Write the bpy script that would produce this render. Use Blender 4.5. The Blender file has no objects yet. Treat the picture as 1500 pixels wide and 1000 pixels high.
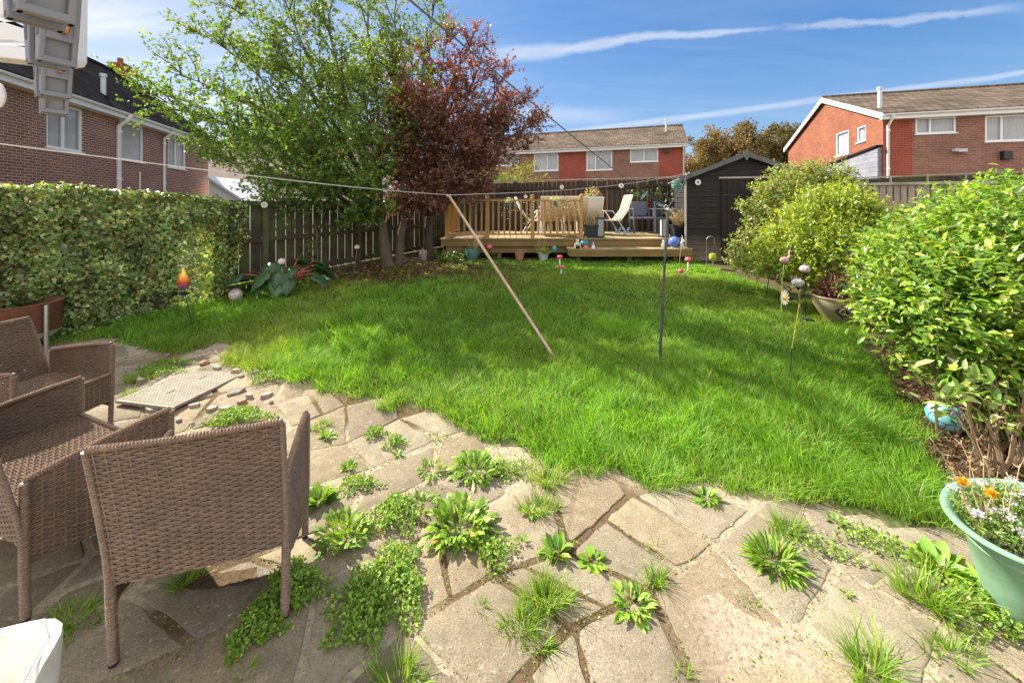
import bpy, math, random
import numpy as np
from mathutils import Vector, Matrix, noise as mnoise
random.seed(7); RNG = np.random.default_rng(11)
S = bpy.context.scene; COL = S.collection
F = 575.0; H = 1.7; HY = 300.0
def V(*a): return Vector(a)
def gz(x, y):
    t = y - 2.6
    if t <= 0: return 0.0
    z = 0.08 * t * t / (t + 0.25)
    return min(z, 0.5)
def P(px, py, Y): return Vector(((px-750)/F*Y, Y, H-(py-HY)/F*Y))
def G(px, py, dz=0.0):
    Y = 3.0
    for _ in range(60):
        Y = 0.5*Y + 0.5*F*(H-gz(0, Y)-dz)/(py-HY)
    return Vector(((px-750)/F*Y, Y, gz(0, Y)+dz))
# ------------------------------------------------------------------ things
WM = {}
def tag(o, label=None, cat=None, group=None, kind=None):
    if label: o['label'] = label
    if cat: o['category'] = cat
    if group: o['group'] = group
    if kind: o['kind'] = kind
    return o
def thing(name, label, cat, loc=(0,0,0), rz=0.0, group=None):
    o = bpy.data.objects.new(name, None); COL.objects.link(o)
    o.empty_display_size = 0.1
    o.location = loc; o.rotation_euler = (0, 0, rz)
    WM[o.name] = Matrix.Translation(Vector(loc)) @ Matrix.Rotation(rz, 4, 'Z')
    return tag(o, label, cat, group)
def link(name, me, parent=None, world=True):
    o = bpy.data.objects.new(name, me); COL.objects.link(o)
    if parent is not None:
        M = WM[parent.name]
        if world: me.transform(M.inverted())
        o.parent = parent; WM[o.name] = M
    else: WM[o.name] = Matrix.Identity(4)
    return o
def copy_tree(o, parent=None, loc=None, rz=None, label=None):
    c = o.copy(); COL.objects.link(c)
    if parent is not None: c.parent = parent
    if loc is not None: c.location = loc
    if rz is not None: c.rotation_euler = (0, 0, rz)
    if label: c['label'] = label
    for ch in list(o.children): copy_tree(ch, c)
    return c
class MB:
    def __init__(s): s.v = []; s.f = []; s.m = []; s.mi = 0
    def add(s, vs, fs, mi=None):
        b = len(s.v); s.v += [tuple(v) for v in vs]
        s.f += [tuple(b+i for i in f) for f in fs]
        s.m += [s.mi if mi is None else mi]*len(fs); return s
    def box(s, c, sz, R=None, mi=None):
        c = Vector(c); x, y, z = [k/2 for k in sz]
        vs = [Vector((a*x, b*y, d*z)) for a in (-1,1) for b in (-1,1) for d in (-1,1)]
        if R is not None: vs = [R @ v for v in vs]
        return s.add([c+v for v in vs], [(0,1,3,2),(4,6,7,5),(0,4,5,1),(2,3,7,6),(0,2,6,4),(1,5,7,3)], mi)
    def beam(s, a, b, w, h, mi=None, up=(0,0,1)):
        a = Vector(a); b = Vector(b); d = (b-a); L = d.length; d.normalize()
        u = Vector(up); x = d.cross(u)
        if x.length < 1e-4: x = d.cross(Vector((0,1,0)))
        x.normalize(); z = x.cross(d)
        R = Matrix((x, d, z)).transposed()
        return s.box((a+b)/2, (w, L, h), R, mi)
    def tube(s, pts, r, n=8, mi=None, cap=True):
        pts = [Vector(p) for p in pts]; k = len(pts)
        rs = r if isinstance(r, (list, tuple)) else [r]*k
        vs = []; fs = []; prev = None
        for i, p in enumerate(pts):
            d = (pts[min(i+1, k-1)]-pts[max(i-1, 0)])
            if d.length < 1e-9: d = Vector((0,0,1))
            d.normalize()
            if prev is None:
                x = d.cross(Vector((0,0,1)) if abs(d.z) < .9 else Vector((0,1,0)))
            else: x = prev - d*prev.dot(d)
            if x.length < 1e-6: x = d.orthogonal()
            x.normalize(); prev = x; y = d.cross(x)
            for j in range(n):
                a = 2*math.pi*j/n
                vs.append(p + (x*math.cos(a)+y*math.sin(a))*rs[i])
        for i in range(k-1):
            for j in range(n):
                j2 = (j+1) % n
                fs.append((i*n+j, i*n+j2, (i+1)*n+j2, (i+1)*n+j))
        if cap: fs.append(tuple(range(n))[::-1]); fs.append(tuple((k-1)*n+j for j in range(n)))
        return s.add(vs, fs, mi)
    def lathe(s, prof, c=(0,0,0), n=24, mi=None, R=None, sx=1, sy=1):
        c = Vector(c); vs = []; fs = []
        for (r, z) in prof:
            for j in range(n):
                a = 2*math.pi*j/n; v = Vector((r*math.cos(a)*sx, r*math.sin(a)*sy, z))
                if R is not None: v = R @ v
                vs.append(c+v)
        for i in range(len(prof)-1):
            for j in range(n):
                j2 = (j+1) % n; fs.append((i*n+j, i*n+j2, (i+1)*n+j2, (i+1)*n+j))
        return s.add(vs, fs, mi)
    def ball(s, c, r, n=14, mi=None, sc=(1,1,1), R=None, jit=0):
        k = max(5, n//2); prof = []
        vs = []; fs = []; c = Vector(c)
        for i in range(k+1):
            t = math.pi*i/k
            for j in range(n):
                a = 2*math.pi*j/n
                v = Vector((math.sin(t)*math.cos(a)*sc[0], math.sin(t)*math.sin(a)*sc[1], -math.cos(t)*sc[2]))*r
                if jit and 0 < i < k: v *= 1+jit*mnoise.noise(v*(1.6/r)+c*7)
                if R is not None: v = R @ v
                vs.append(c+v)
        for i in range(k):
            for j in range(n):
                j2 = (j+1) % n; fs.append((i*n+j, i*n+j2, (i+1)*n+j2, (i+1)*n+j))
        return s.add(vs, fs, mi)
    def prism(s, poly, d, mi=None):
        poly = [Vector(p) for p in poly]; d = Vector(d); n = len(poly)
        fs = [tuple(range(n))[::-1], tuple(range(n, 2*n))]
        for i in range(n): j = (i+1) % n; fs.append((i, j, n+j, n+i))
        return s.add(poly+[p+d for p in poly], fs, mi)
    def build(s, name, mats, parent=None, world=True, smooth=False, bevel=0.0, seg=2):
        me = bpy.data.meshes.new(name); me.from_pydata(s.v, [], s.f)
        if not isinstance(mats, (list, tuple)): mats = [mats]
        for m in mats: me.materials.append(m)
        me.polygons.foreach_set('material_index', s.m)
        import bmesh
        bm = bmesh.new(); bm.from_mesh(me); bmesh.ops.remove_doubles(bm, verts=bm.verts, dist=1e-6) if smooth else None
        bmesh.ops.recalc_face_normals(bm, faces=bm.faces); bm.to_mesh(me); bm.free()
        if smooth: me.polygons.foreach_set('use_smooth', [True]*len(me.polygons))
        me.update(); o = link(name, me, parent, world)
        if smooth:
            try: me.set_sharp_from_angle(angle=math.radians(48))
            except Exception: pass
        if bevel:
            b = o.modifiers.new('bevel', 'BEVEL'); b.width = bevel; b.segments = seg; b.limit_method = 'ANGLE'; b.angle_limit = math.radians(40)
        return o
# ------------------------------------------------------------------ materials
MT = {}
def nodes(name):
    m = bpy.data.materials.new(name); m.use_nodes = True
    nt = m.node_tree; bs = nt.nodes['Principled BSDF']; return m, nt, bs
def N(nt, t, **k):
    n = nt.nodes.new(t)
    for a, b in k.items():
        if a in n.inputs: n.inputs[a].default_value = b
        else: setattr(n, a, b)
    return n
def mixc(nt, fac, a, b, mode='MIX'):
    n = nt.nodes.new('ShaderNodeMix'); n.data_type = 'RGBA'; n.blend_type = mode
    for sock, val in ((n.inputs[0], fac), (n.inputs[6], a), (n.inputs[7], b)):
        if hasattr(val, 'is_linked') or hasattr(val, 'links'): nt.links.new(val, sock)
        elif isinstance(val, (int, float)): sock.default_value = val
        else: sock.default_value = (*val[:3], 1)
    return n.outputs[2]
def ramp(nt, src, stops):
    r = nt.nodes.new('ShaderNodeValToRGB'); e = r.color_ramp.elements
    while len(e) < len(stops): e.new(0.5)
    for i, (p, c) in enumerate(stops):
        e[i].position = p; e[i].color = (*c, 1) if isinstance(c, (tuple, list)) else (c, c, c, 1)
    nt.links.new(src, r.inputs[0]); return r.outputs[0]
def noi(nt, vec, scale, detail=4, rough=.55, w=0):
    n = N(nt, 'ShaderNodeTexNoise'); n.inputs['Scale'].default_value = scale
    n.inputs['Detail'].default_value = detail; n.inputs['Roughness'].default_value = rough
    if vec is not None: nt.links.new(vec, n.inputs['Vector'])
    return n.outputs['Fac']
def ocoord(nt, scale=(1,1,1)):
    t = nt.nodes.new('ShaderNodeTexCoord'); m = nt.nodes.new('ShaderNodeMapping'); m.inputs['Scale'].default_value = scale
    nt.links.new(t.outputs['Object'], m.inputs['Vector']); return m.outputs['Vector']
def bump(nt, bs, h, strength=.3, dist=.01):
    b = nt.nodes.new('ShaderNodeBump'); b.inputs['Strength'].default_value = strength; b.inputs['Distance'].default_value = dist
    nt.links.new(h, b.inputs['Height']); nt.links.new(b.outputs[0], bs.inputs['Normal']); return b
def plain(name, c, rough=.5, var=.25, scale=8, bmp=.15, metal=0, coord=(1,1,1), c2=None, spec=.5, dist=.01, scale2=None):
    m, nt, bs = nodes(name); v = ocoord(nt, coord)
    n1 = noi(nt, v, scale, 5, .6)
    c2 = c2 or tuple(k*(1-var) for k in c)
    hi = tuple(min(1, k*(1+var*.6)) for k in c)
    col = ramp(nt, n1, [(.3, c2), (.52, c), (.75, hi)])
    nt.links.new(col, bs.inputs['Base Color']); bs.inputs['Roughness'].default_value = rough; bs.inputs['Metallic'].default_value = metal
    bs.inputs['Specular IOR Level'].default_value = spec
    if bmp: bump(nt, bs, noi(nt, v, scale2 or scale*5, 4, .6), bmp, dist)
    MT[name] = m; return m
def wood(name, c, c2, moss=None, axis='z', rough=.75, grain=40, sc=1.0, bm_=.4):
    s = {'z': (grain, grain, 2.5), 'x': (2.5, grain, grain), 'y': (grain, 2.5, grain)}[axis]
    m, nt, bs = nodes(name); v = ocoord(nt, s)
    g = noi(nt, v, sc, 5, .65)
    col = ramp(nt, g, [(.28, c2), (.5, c), (.72, tuple(min(1, k*1.3) for k in c))])
    v2 = ocoord(nt); big = noi(nt, v2, 1.7, 5, .65)
    col = mixc(nt, ramp(nt, big, [(.35, 0.0), (.7, .55)]), col, tuple(k*.55 for k in c))
    if moss:
        mk = noi(nt, v2, 3.1, 6, .7); col = mixc(nt, ramp(nt, mk, [(.45, 0.0), (.62, .8)]), col, moss)
    nt.links.new(col, bs.inputs['Base Color']); bs.inputs['Roughness'].default_value = rough
    bs.inputs['Specular IOR Level'].default_value = .25
    bump(nt, bs, g, bm_, .004); MT[name] = m; return m
def brick(name, c1, c2, mortar, scale=1.0, rough=.85, bw=.225, bh=.075):
    m, nt, bs = nodes(name)
    t = nt.nodes.new('ShaderNodeTexCoord'); sep = nt.nodes.new('ShaderNodeSeparateXYZ'); nt.links.new(t.outputs['Object'], sep.inputs[0])
    ad = N(nt, 'ShaderNodeMath', operation='ADD'); nt.links.new(sep.outputs[0], ad.inputs[0]); nt.links.new(sep.outputs[1], ad.inputs[1])
    cb = nt.nodes.new('ShaderNodeCombineXYZ'); nt.links.new(ad.outputs[0], cb.inputs[0]); nt.links.new(sep.outputs[2], cb.inputs[1])
    b = nt.nodes.new('ShaderNodeTexBrick'); nt.links.new(cb.outputs[0], b.inputs['Vector'])
    b.inputs['Color1'].default_value = (*c1, 1); b.inputs['Color2'].default_value = (*c2, 1); b.inputs['Mortar'].default_value = (*mortar, 1)
    b.inputs['Scale'].default_value = 1; b.inputs['Brick Width'].default_value = bw; b.inputs['Row Height'].default_value = bh
    b.inputs['Mortar Size'].default_value = .009; b.inputs['Mortar Smooth'].default_value = .3; b.inputs['Bias'].default_value = -.1
    big = noi(nt, t.outputs['Object'], .9, 5, .6); fine = noi(nt, cb.outputs[0], 14, 3, .7)
    col = mixc(nt, 1.0, b.outputs['Color'], ramp(nt, big, [(.3, (.78,.78,.8)), (.7, (1.12,1.08,1.05))]), 'MULTIPLY')
    col = mixc(nt, .8, col, ramp(nt, fine, [(.25, (.65,.65,.65)), (.5, (1,1,1)), (.75, (1.35,1.3,1.25))]), 'MULTIPLY')
    nt.links.new(col, bs.inputs['Base Color']); bs.inputs['Roughness'].default_value = rough; bs.inputs['Specular IOR Level'].default_value = .2
    bump(nt, bs, b.outputs['Fac'], -.5, .01); MT[name] = m; return m
def tiles(name, c, c2, row=.3, bw=.3):
    m, nt, bs = nodes(name)
    t = nt.nodes.new('ShaderNodeTexCoord'); sep = nt.nodes.new('ShaderNodeSeparateXYZ'); nt.links.new(t.outputs['Object'], sep.inputs[0])
    cb = nt.nodes.new('ShaderNodeCombineXYZ'); nt.links.new(sep.outputs[0], cb.inputs[0])
    mu = N(nt, 'ShaderNodeMath', operation='MULTIPLY'); nt.links.new(sep.outputs[2], mu.inputs[0]); mu.inputs[1].default_value = 1.9
    nt.links.new(mu.outputs[0], cb.inputs[1])
    b = nt.nodes.new('ShaderNodeTexBrick'); nt.links.new(cb.outputs[0], b.inputs['Vector'])
    b.inputs['Color1'].default_value = (*c, 1); b.inputs['Color2'].default_value = (*c2, 1); b.inputs['Mortar'].default_value = (*[k*.3 for k in c], 1)
    b.inputs['Scale'].default_value = 1; b.inputs['Brick Width'].default_value = bw; b.inputs['Row Height'].default_value = row; b.inputs['Mortar Size'].default_value = .018
    big = noi(nt, t.outputs['Object'], .8, 6, .65)
    col = mixc(nt, .85, b.outputs['Color'], ramp(nt, big, [(.3, (.6,.6,.6)), (.55, (1,1,1)), (.75, (1.4,1.35,1.2))]), 'MULTIPLY')
    nt.links.new(col, bs.inputs['Base Color']); bs.inputs['Roughness'].default_value = 1; bs.inputs['Specular IOR Level'].default_value = 0
    bump(nt, bs, b.outputs['Fac'], -.8, .03); MT[name] = m; return m
def leafmat(name, rough=.42, trans=.4, spec=.4, tint=(1.25,1.25,.6)):
    m, nt, bs = nodes(name)
    a = nt.nodes.new('ShaderNodeAttribute'); a.attribute_name = 'Col'
    nt.links.new(a.outputs['Color'], bs.inputs['Base Color']); bs.inputs['Roughness'].default_value = rough; bs.inputs['Specular IOR Level'].default_value = spec
    tr = nt.nodes.new('ShaderNodeBsdfTranslucent')
    c = mixc(nt, 1.0, a.outputs['Color'], tint, 'MULTIPLY'); nt.links.new(c, tr.inputs['Color'])
    mx = nt.nodes.new('ShaderNodeMixShader'); mx.inputs[0].default_value = trans
    nt.links.new(bs.outputs[0], mx.inputs[1]); nt.links.new(tr.outputs[0], mx.inputs[2])
    nt.links.new(mx.outputs[0], nt.nodes['Material Output'].inputs[0]); MT[name] = m; return m
def attrmat(name, rough=.8, scale=60, bmp=.5, dist=.004, spec=.25, lo=.7, hi=1.3, big=None, lichen=None):
    m, nt, bs = nodes(name)
    a = nt.nodes.new('ShaderNodeAttribute'); a.attribute_name = 'Col'; v = ocoord(nt)
    n1 = noi(nt, v, scale, 6, .75)
    col = mixc(nt, 1.0, a.outputs['Color'], ramp(nt, n1, [(.3, (lo,lo,lo)), (.5, (1,1,1)), (.7, (hi,hi,hi))]), 'MULTIPLY')
    if lichen:
        nl = noi(nt, v, 38, 3, .6); col = mixc(nt, ramp(nt, nl, [(.62, 0.0), (.68, .55)]), col, lichen)
        nm = noi(nt, v, 14, 5, .7); col = mixc(nt, 1.0, col, ramp(nt, nm, [(.3, (.72,.72,.70)), (.5, (1,1,1)), (.7, (1.18,1.15,1.1))]), 'MULTIPLY')
    if big:
        nb = noi(nt, v, 2.2, 6, .7); col = mixc(nt, ramp(nt, nb, [(.4, 0.0), (.7, .75)]), col, big)
    nt.links.new(col, bs.inputs['Base Color']); bs.inputs['Roughness'].default_value = rough; bs.inputs['Specular IOR Level'].default_value = spec
    bump(nt, bs, n1, bmp, dist); MT[name] = m; return m
def glass(name, c=(.02,.025,.03)):
    m, nt, bs = nodes(name)
    bs.inputs['Base Color'].default_value = (*c, 1); bs.inputs['Roughness'].default_value = .03; bs.inputs['IOR'].default_value = 2.3
    tr = nt.nodes.new('ShaderNodeBsdfTransparent'); mx = nt.nodes.new('ShaderNodeMixShader'); mx.inputs[0].default_value = .38
    nt.links.new(tr.outputs[0], mx.inputs[1]); nt.links.new(bs.outputs[0], mx.inputs[2])
    nt.links.new(mx.outputs[0], nt.nodes['Material Output'].inputs[0]); MT[name] = m; return m
# templates: verts (t, s, h), faces
TPL = {
 'diamond': ([(0,0,0),(.45,.5,.08),(1,0,-.05),(.45,-.5,.08)], [(0,1,2),(0,2,3)]),
 'leaf': ([(0,0,0),(.28,.42,.05),(.28,0,-.03),(.28,-.42,.05),(.68,.38,.02),(.68,0,-.06),(.68,-.38,.02),(1,0,-.16)],
          [(0,2,1),(0,3,2),(1,2,5,4),(2,3,6,5),(4,5,7),(5,6,7)]),
 'ivy': ([(.4,0,-.04),(0,0,0),(.12,.5,.02),(.5,.32,.04),(1,0,-.05),(.5,-.32,.04),(.12,-.5,.02)],
         [(0,1,2),(0,2,3),(0,3,4),(0,4,5),(0,5,6),(0,6,1)]),
 'lobed': ([(0,.05,0),(0,-.05,0),(.25,.1,.1),(.25,-.1,.1),(.33,.42,.08),(.33,-.42,.08),(.42,.12,.15),(.42,-.12,.15),(.52,.5,.1),(.52,-.5,.1),
            (.6,.15,.16),(.6,-.15,.16),(.75,.45,.08),(.75,-.45,.08),(1,0,-.02)],
           [(0,1,3,2),(2,3,7,6),(2,6,4),(3,5,7),(6,7,11,10),(6,10,8),(7,9,11),(10,11,14),(10,14,12),(11,13,14)]),
 'needle': ([(0,-.5,0),(0,.5,0),(.5,.35,0),(.5,-.35,0),(1,0,-.1)], [(0,1,2,3),(3,2,4)]),
}
def leaves(name, mat, pos, d, n, L, W, col, tpl='diamond', parent=None, world=True, kind=None, extra=None):
    pos = np.asarray(pos, float); d = np.asarray(d, float); n = np.asarray(n, float); k = len(pos)
    L = np.broadcast_to(np.asarray(L, float), (k,)); W = np.broadcast_to(np.asarray(W, float), (k,))
    col = np.broadcast_to(np.asarray(col, float), (k, 3))
    d = d/np.maximum(np.linalg.norm(d, axis=1, keepdims=True), 1e-9)
    s = np.cross(n, d); s /= np.maximum(np.linalg.norm(s, axis=1, keepdims=True), 1e-9)
    n = np.cross(d, s)
    T, Fc = TPL[tpl]; T = np.array(T)
    v = pos[:,None,:] + d[:,None,:]*(T[None,:,0:1]*L[:,None,None]) + s[:,None,:]*(T[None,:,1:2]*W[:,None,None]) + n[:,None,:]*(T[None,:,2:3]*L[:,None,None])
    nv = len(T); v = v.reshape(-1, 3)
    loops1 = np.concatenate([np.array(f) for f in Fc]); lens = np.array([len(f) for f in Fc])
    off = (np.arange(k)*nv)[:,None]; loops = (loops1[None,:]+off).reshape(-1)
    tot = np.tile(lens, k); start = np.concatenate([[0], np.cumsum(tot)[:-1]])
    c = np.repeat(col, nv, axis=0)
    return rawmesh(name, v, loops, start, c, [mat], parent, world, kind)
def rawmesh(name, v, loops, start, c, mats, parent=None, world=True, kind=None, smooth=True):
    me = bpy.data.meshes.new(name)
    me.vertices.add(len(v)); me.vertices.foreach_set('co', np.ascontiguousarray(v, dtype=np.float32).ravel())
    me.loops.add(len(loops)); me.loops.foreach_set('vertex_index', loops.astype(np.int32))
    me.polygons.add(len(start)); me.polygons.foreach_set('loop_start', start.astype(np.int32))
    me.update(calc_edges=True)
    for m in mats: me.materials.append(m)
    if smooth: me.polygons.foreach_set('use_smooth', np.ones(len(start), dtype=bool))
    if c is not None:
        at = me.color_attributes.new('Col', 'FLOAT_COLOR', 'POINT')
        cc = np.concatenate([c, np.ones((len(c), 1))], axis=1).astype(np.float32); at.data.foreach_set('color', cc.ravel())
    me.validate(); o = link(name, me, parent, world)
    if kind: o['kind'] = kind
    return o
def rdir(n, up=0.0):
    v = RNG.normal(size=(n, 3)); v[:,2] += up
    return v/np.linalg.norm(v, axis=1, keepdims=True)
def palette(n, cols, jit=.2, w=None):
    cols = np.array(cols, float); i = RNG.choice(len(cols), n, p=w)
    return np.clip(cols[i]*(1+RNG.uniform(-jit, jit, (n, 1)))*(1+RNG.uniform(-.06, .06, (n, 3))), .002, .9)
def inpoly(x, y, poly):
    x = np.asarray(x); y = np.asarray(y); r = np.zeros(x.shape, bool); n = len(poly); j = n-1
    for i in range(n):
        xi, yi = poly[i]; xj, yj = poly[j]
        c = ((yi > y) != (yj > y)) & (x < (xj-xi)*(y-yi)/(yj-yi+1e-12)+xi)
        r ^= c; j = i
    return r
def gzn(y):
    t = np.maximum(np.asarray(y, float)-2.6, 0); return np.minimum(.08*t*t/(t+.25), .5)
def vnoise(x, y, sc, seed=0):
    # smooth value noise, numpy
    r = np.random.default_rng(seed).random((256, 256)); X = x*sc; Y = y*sc
    xi = np.floor(X).astype(int); yi = np.floor(Y).astype(int); fx = X-xi; fy = Y-yi
    fx = fx*fx*(3-2*fx); fy = fy*fy*(3-2*fy); g = lambda a, b: r[a % 256, b % 256]
    return (g(xi,yi)*(1-fx)+g(xi+1,yi)*fx)*(1-fy)+(g(xi,yi+1)*(1-fx)+g(xi+1,yi+1)*fx)*fy
# ------------------------------------------------------------------ camera, light, sky
SUN = Vector((-.83, .56, 0)).normalized(); EL = math.radians(41)
sund = Vector((SUN.x*math.cos(EL), SUN.y*math.cos(EL), math.sin(EL)))
def setup():
    cam = bpy.data.cameras.new('camera'); co = bpy.data.objects.new('camera', cam); COL.objects.link(co)
    cam.sensor_width = 36; cam.lens = 36*F/1500; cam.shift_y = -(500-HY)/1500; cam.clip_end = 3000; cam.clip_start = .02
    co.location = (0, 0, H); co.rotation_euler = (math.pi/2, 0, 0); S.camera = co
    l = bpy.data.lights.new('sun', 'SUN'); lo = bpy.data.objects.new('sun', l); COL.objects.link(lo)
    l.energy = SUN_E; l.angle = math.radians(.5); l.color = (1, .93, .82)
    lo.rotation_euler = sund.to_track_quat('Z', 'Y').to_euler()
    S.view_settings.view_transform = 'Standard'; S.view_settings.look = 'None'; S.view_settings.exposure = EXPO; S.view_settings.gamma = 1
    w = bpy.data.worlds.new('World'); S.world = w; w.use_nodes = True; nt = w.node_tree
    bg = nt.nodes['Background']; bg.inputs[1].default_value = SKY_S
    sky = nt.nodes.new('ShaderNodeTexSky'); sky.sky_type = 'NISHITA'; sky.sun_disc = False
    sky.sun_elevation = EL; sky.sun_rotation = math.atan2(SUN.x, SUN.y); sky.air_density = 1.0; sky.dust_density = .6; sky.ozone_density = 3.5
    hs = nt.nodes.new('ShaderNodeHueSaturation'); hs.inputs['Hue'].default_value = .512; hs.inputs['Saturation'].default_value = 1.30; hs.inputs['Value'].default_value = .68; nt.links.new(sky.outputs[0], hs.inputs['Color'])
    tc = nt.nodes.new('ShaderNodeTexCoord'); sep = nt.nodes.new('ShaderNodeSeparateXYZ'); nt.links.new(tc.outputs['Generated'], sep.inputs[0])
    def M(op, a, b=None, c=None):
        n = nt.nodes.new('ShaderNodeMath'); n.operation = op
        for i, q in enumerate((a, b, c)):
            if q is None: continue
            if isinstance(q, (int, float)): n.inputs[i].default_value = q
            else: nt.links.new(q, n.inputs[i])
        return n.outputs[0]
    x, y, z = sep.outputs
    yy = M('MAXIMUM', y, .05); U = M('DIVIDE', x, yy); W = M('DIVIDE', z, yy)
    zz = M('ADD', M('MAXIMUM', z, 0.0), .12)
    cb = nt.nodes.new('ShaderNodeCombineXYZ'); nt.links.new(M('DIVIDE', x, zz), cb.inputs[0]); nt.links.new(M('DIVIDE', y, zz), cb.inputs[1])
    mp = nt.nodes.new('ShaderNodeMapping'); mp.inputs['Rotation'].default_value = (0, 0, .55); mp.inputs['Scale'].default_value = (.6, 2.6, 1); nt.links.new(cb.outputs[0], mp.inputs[0])
    n1 = N(nt, 'ShaderNodeTexNoise'); n1.inputs['Scale'].default_value = 1.0; n1.inputs['Detail'].default_value = 8; n1.inputs['Roughness'].default_value = .62; n1.inputs['Distortion'].default_value = .5
    nt.links.new(mp.outputs[0], n1.inputs['Vector'])
    cir = M('SMOOTHSTEP', .45, .72, n1.outputs[0]) if False else None
    mr = nt.nodes.new('ShaderNodeMapRange'); mr.interpolation_type = 'SMOOTHSTEP'; nt.links.new(n1.outputs[0], mr.inputs[0]); mr.inputs[1].default_value = .40; mr.inputs[2].default_value = .66
    lf = nt.nodes.new('ShaderNodeMapRange'); lf.interpolation_type = 'SMOOTHSTEP'; nt.links.new(U, lf.inputs[0]); lf.inputs[1].default_value = .15; lf.inputs[2].default_value = -1.0
    lf2 = M('ADD', M('MULTIPLY', lf.outputs[0], .93), .07)
    cir = M('MULTIPLY', mr.outputs[0], lf2)
    haze = M('MULTIPLY', lf.outputs[0], .04)
    cir = M('MAXIMUM', cir, haze)
    def trail(u0, w0, k, wid0, wid1, ua, ub, sd, amp):
        n2 = N(nt, 'ShaderNodeTexNoise'); n2.inputs['Scale'].default_value = 9; n2.inputs['Detail'].default_value = 6; n2.inputs['Roughness'].default_value = .7
        c3 = nt.nodes.new('ShaderNodeCombineXYZ'); nt.links.new(U, c3.inputs[0]); nt.links.new(W, c3.inputs[1]); c3.inputs[2].default_value = sd; nt.links.new(c3.outputs[0], n2.inputs['Vector'])
        n3 = N(nt, 'ShaderNodeTexNoise'); n3.inputs['Scale'].default_value = 2.2; n3.inputs['Detail'].default_value = 2; nt.links.new(c3.outputs[0], n3.inputs['Vector'])
        line = M('ADD', M('MULTIPLY', M('SUBTRACT', U, u0), k), w0)
        line = M('ADD', line, M('MULTIPLY', M('SUBTRACT', n3.outputs[0], .5), amp*2.2))
        dist = M('ABSOLUTE', M('SUBTRACT', W, line)); dist = M('ADD', dist, M('MULTIPLY', M('SUBTRACT', n2.outputs[0], .5), amp))
        t = M('DIVIDE', M('SUBTRACT', U, ua), ub-ua); wid = M('ADD', M('MULTIPLY', t, wid1-wid0), wid0)
        q = M('SUBTRACT', 1.0, M('DIVIDE', M('MAXIMUM', dist, 0.0), wid)); q = M('MAXIMUM', q, 0.0)
        a = nt.nodes.new('ShaderNodeMapRange'); a.interpolation_type = 'SMOOTHSTEP'; nt.links.new(U, a.inputs[0]); a.inputs[1].default_value = ua-.08; a.inputs[2].default_value = ua+.06
        b = nt.nodes.new('ShaderNodeMapRange'); b.interpolation_type = 'SMOOTHSTEP'; nt.links.new(U, b.inputs[0]); b.inputs[1].default_value = ub+.1; b.inputs[2].default_value = ub-.15
        return M('MULTIPLY', M('MULTIPLY', M('MINIMUM', M('MULTIPLY', q, 1.4), 1.0), M('ADD', M('MULTIPLY', n2.outputs[0], .9), .25)), M('MULTIPLY', a.outputs[0], b.outputs[0]))
    t1 = trail(-.05, .386, .098, .026, .010, -.05, .66, 1.3, .034)
    t1b = trail(.6, .450, .07, .012, .018, .72, 1.3, 5.3, .045)
    t2 = trail(.26, .195, .138, .013, .009, .1, 1.6, 9.1, .010)
    t3 = trail(.0, .225, .03, .03, .03, -.05, .3, 3.1, .03)
    cl = M('MAXIMUM', cir, M('MULTIPLY', t1, .7)); cl = M('MAXIMUM', cl, M('MULTIPLY', t1b, .5)); cl = M('MAXIMUM', cl, M('MULTIPLY', t2, .55)); cl = M('MAXIMUM', cl, M('MULTIPLY', t3, .4))
    cl = M('MINIMUM', cl, .95)
    va = nt.nodes.new('ShaderNodeVectorMath'); va.operation = 'MULTIPLY_ADD'; nt.links.new(hs.outputs[0], va.inputs[0]); va.inputs[1].default_value = (.26,.24,.20); va.inputs[2].default_value = (1,1,1)
    vd = nt.nodes.new('ShaderNodeVectorMath'); vd.operation = 'DIVIDE'; nt.links.new(hs.outputs[0], vd.inputs[0]); nt.links.new(va.outputs[0], vd.inputs[1])
    vm = nt.nodes.new('ShaderNodeVectorMath'); vm.operation = 'SCALE'; nt.links.new(vd.outputs[0], vm.inputs[0]); vm.inputs[3].default_value = 1.52
    out = mixc(nt, cl, vm.outputs[0], CLOUD)
    # unseen bright cloud added behind the camera and overhead to fill the shade
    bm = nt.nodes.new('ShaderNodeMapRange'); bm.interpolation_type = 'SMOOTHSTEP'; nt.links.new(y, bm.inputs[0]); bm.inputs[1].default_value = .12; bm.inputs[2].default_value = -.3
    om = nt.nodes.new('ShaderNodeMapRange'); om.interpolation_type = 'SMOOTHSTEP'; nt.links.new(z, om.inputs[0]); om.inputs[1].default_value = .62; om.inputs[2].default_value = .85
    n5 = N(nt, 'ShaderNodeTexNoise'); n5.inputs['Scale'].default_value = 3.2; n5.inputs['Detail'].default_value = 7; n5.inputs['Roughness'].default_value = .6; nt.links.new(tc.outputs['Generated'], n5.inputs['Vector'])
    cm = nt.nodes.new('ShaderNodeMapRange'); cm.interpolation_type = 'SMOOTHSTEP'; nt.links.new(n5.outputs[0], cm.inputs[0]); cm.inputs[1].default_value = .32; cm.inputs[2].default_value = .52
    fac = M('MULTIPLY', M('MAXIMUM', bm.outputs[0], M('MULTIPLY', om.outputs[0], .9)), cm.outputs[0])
    out = mixc(nt, fac, out, FILL_CLOUD)
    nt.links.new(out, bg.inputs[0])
SUN_E = 4.8; EXPO = 1.42; SKY_S = .10; FILL_CLOUD = (6.2, 6.15, 6.1); CLOUD = (3.7, 3.8, 4.05)
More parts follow.
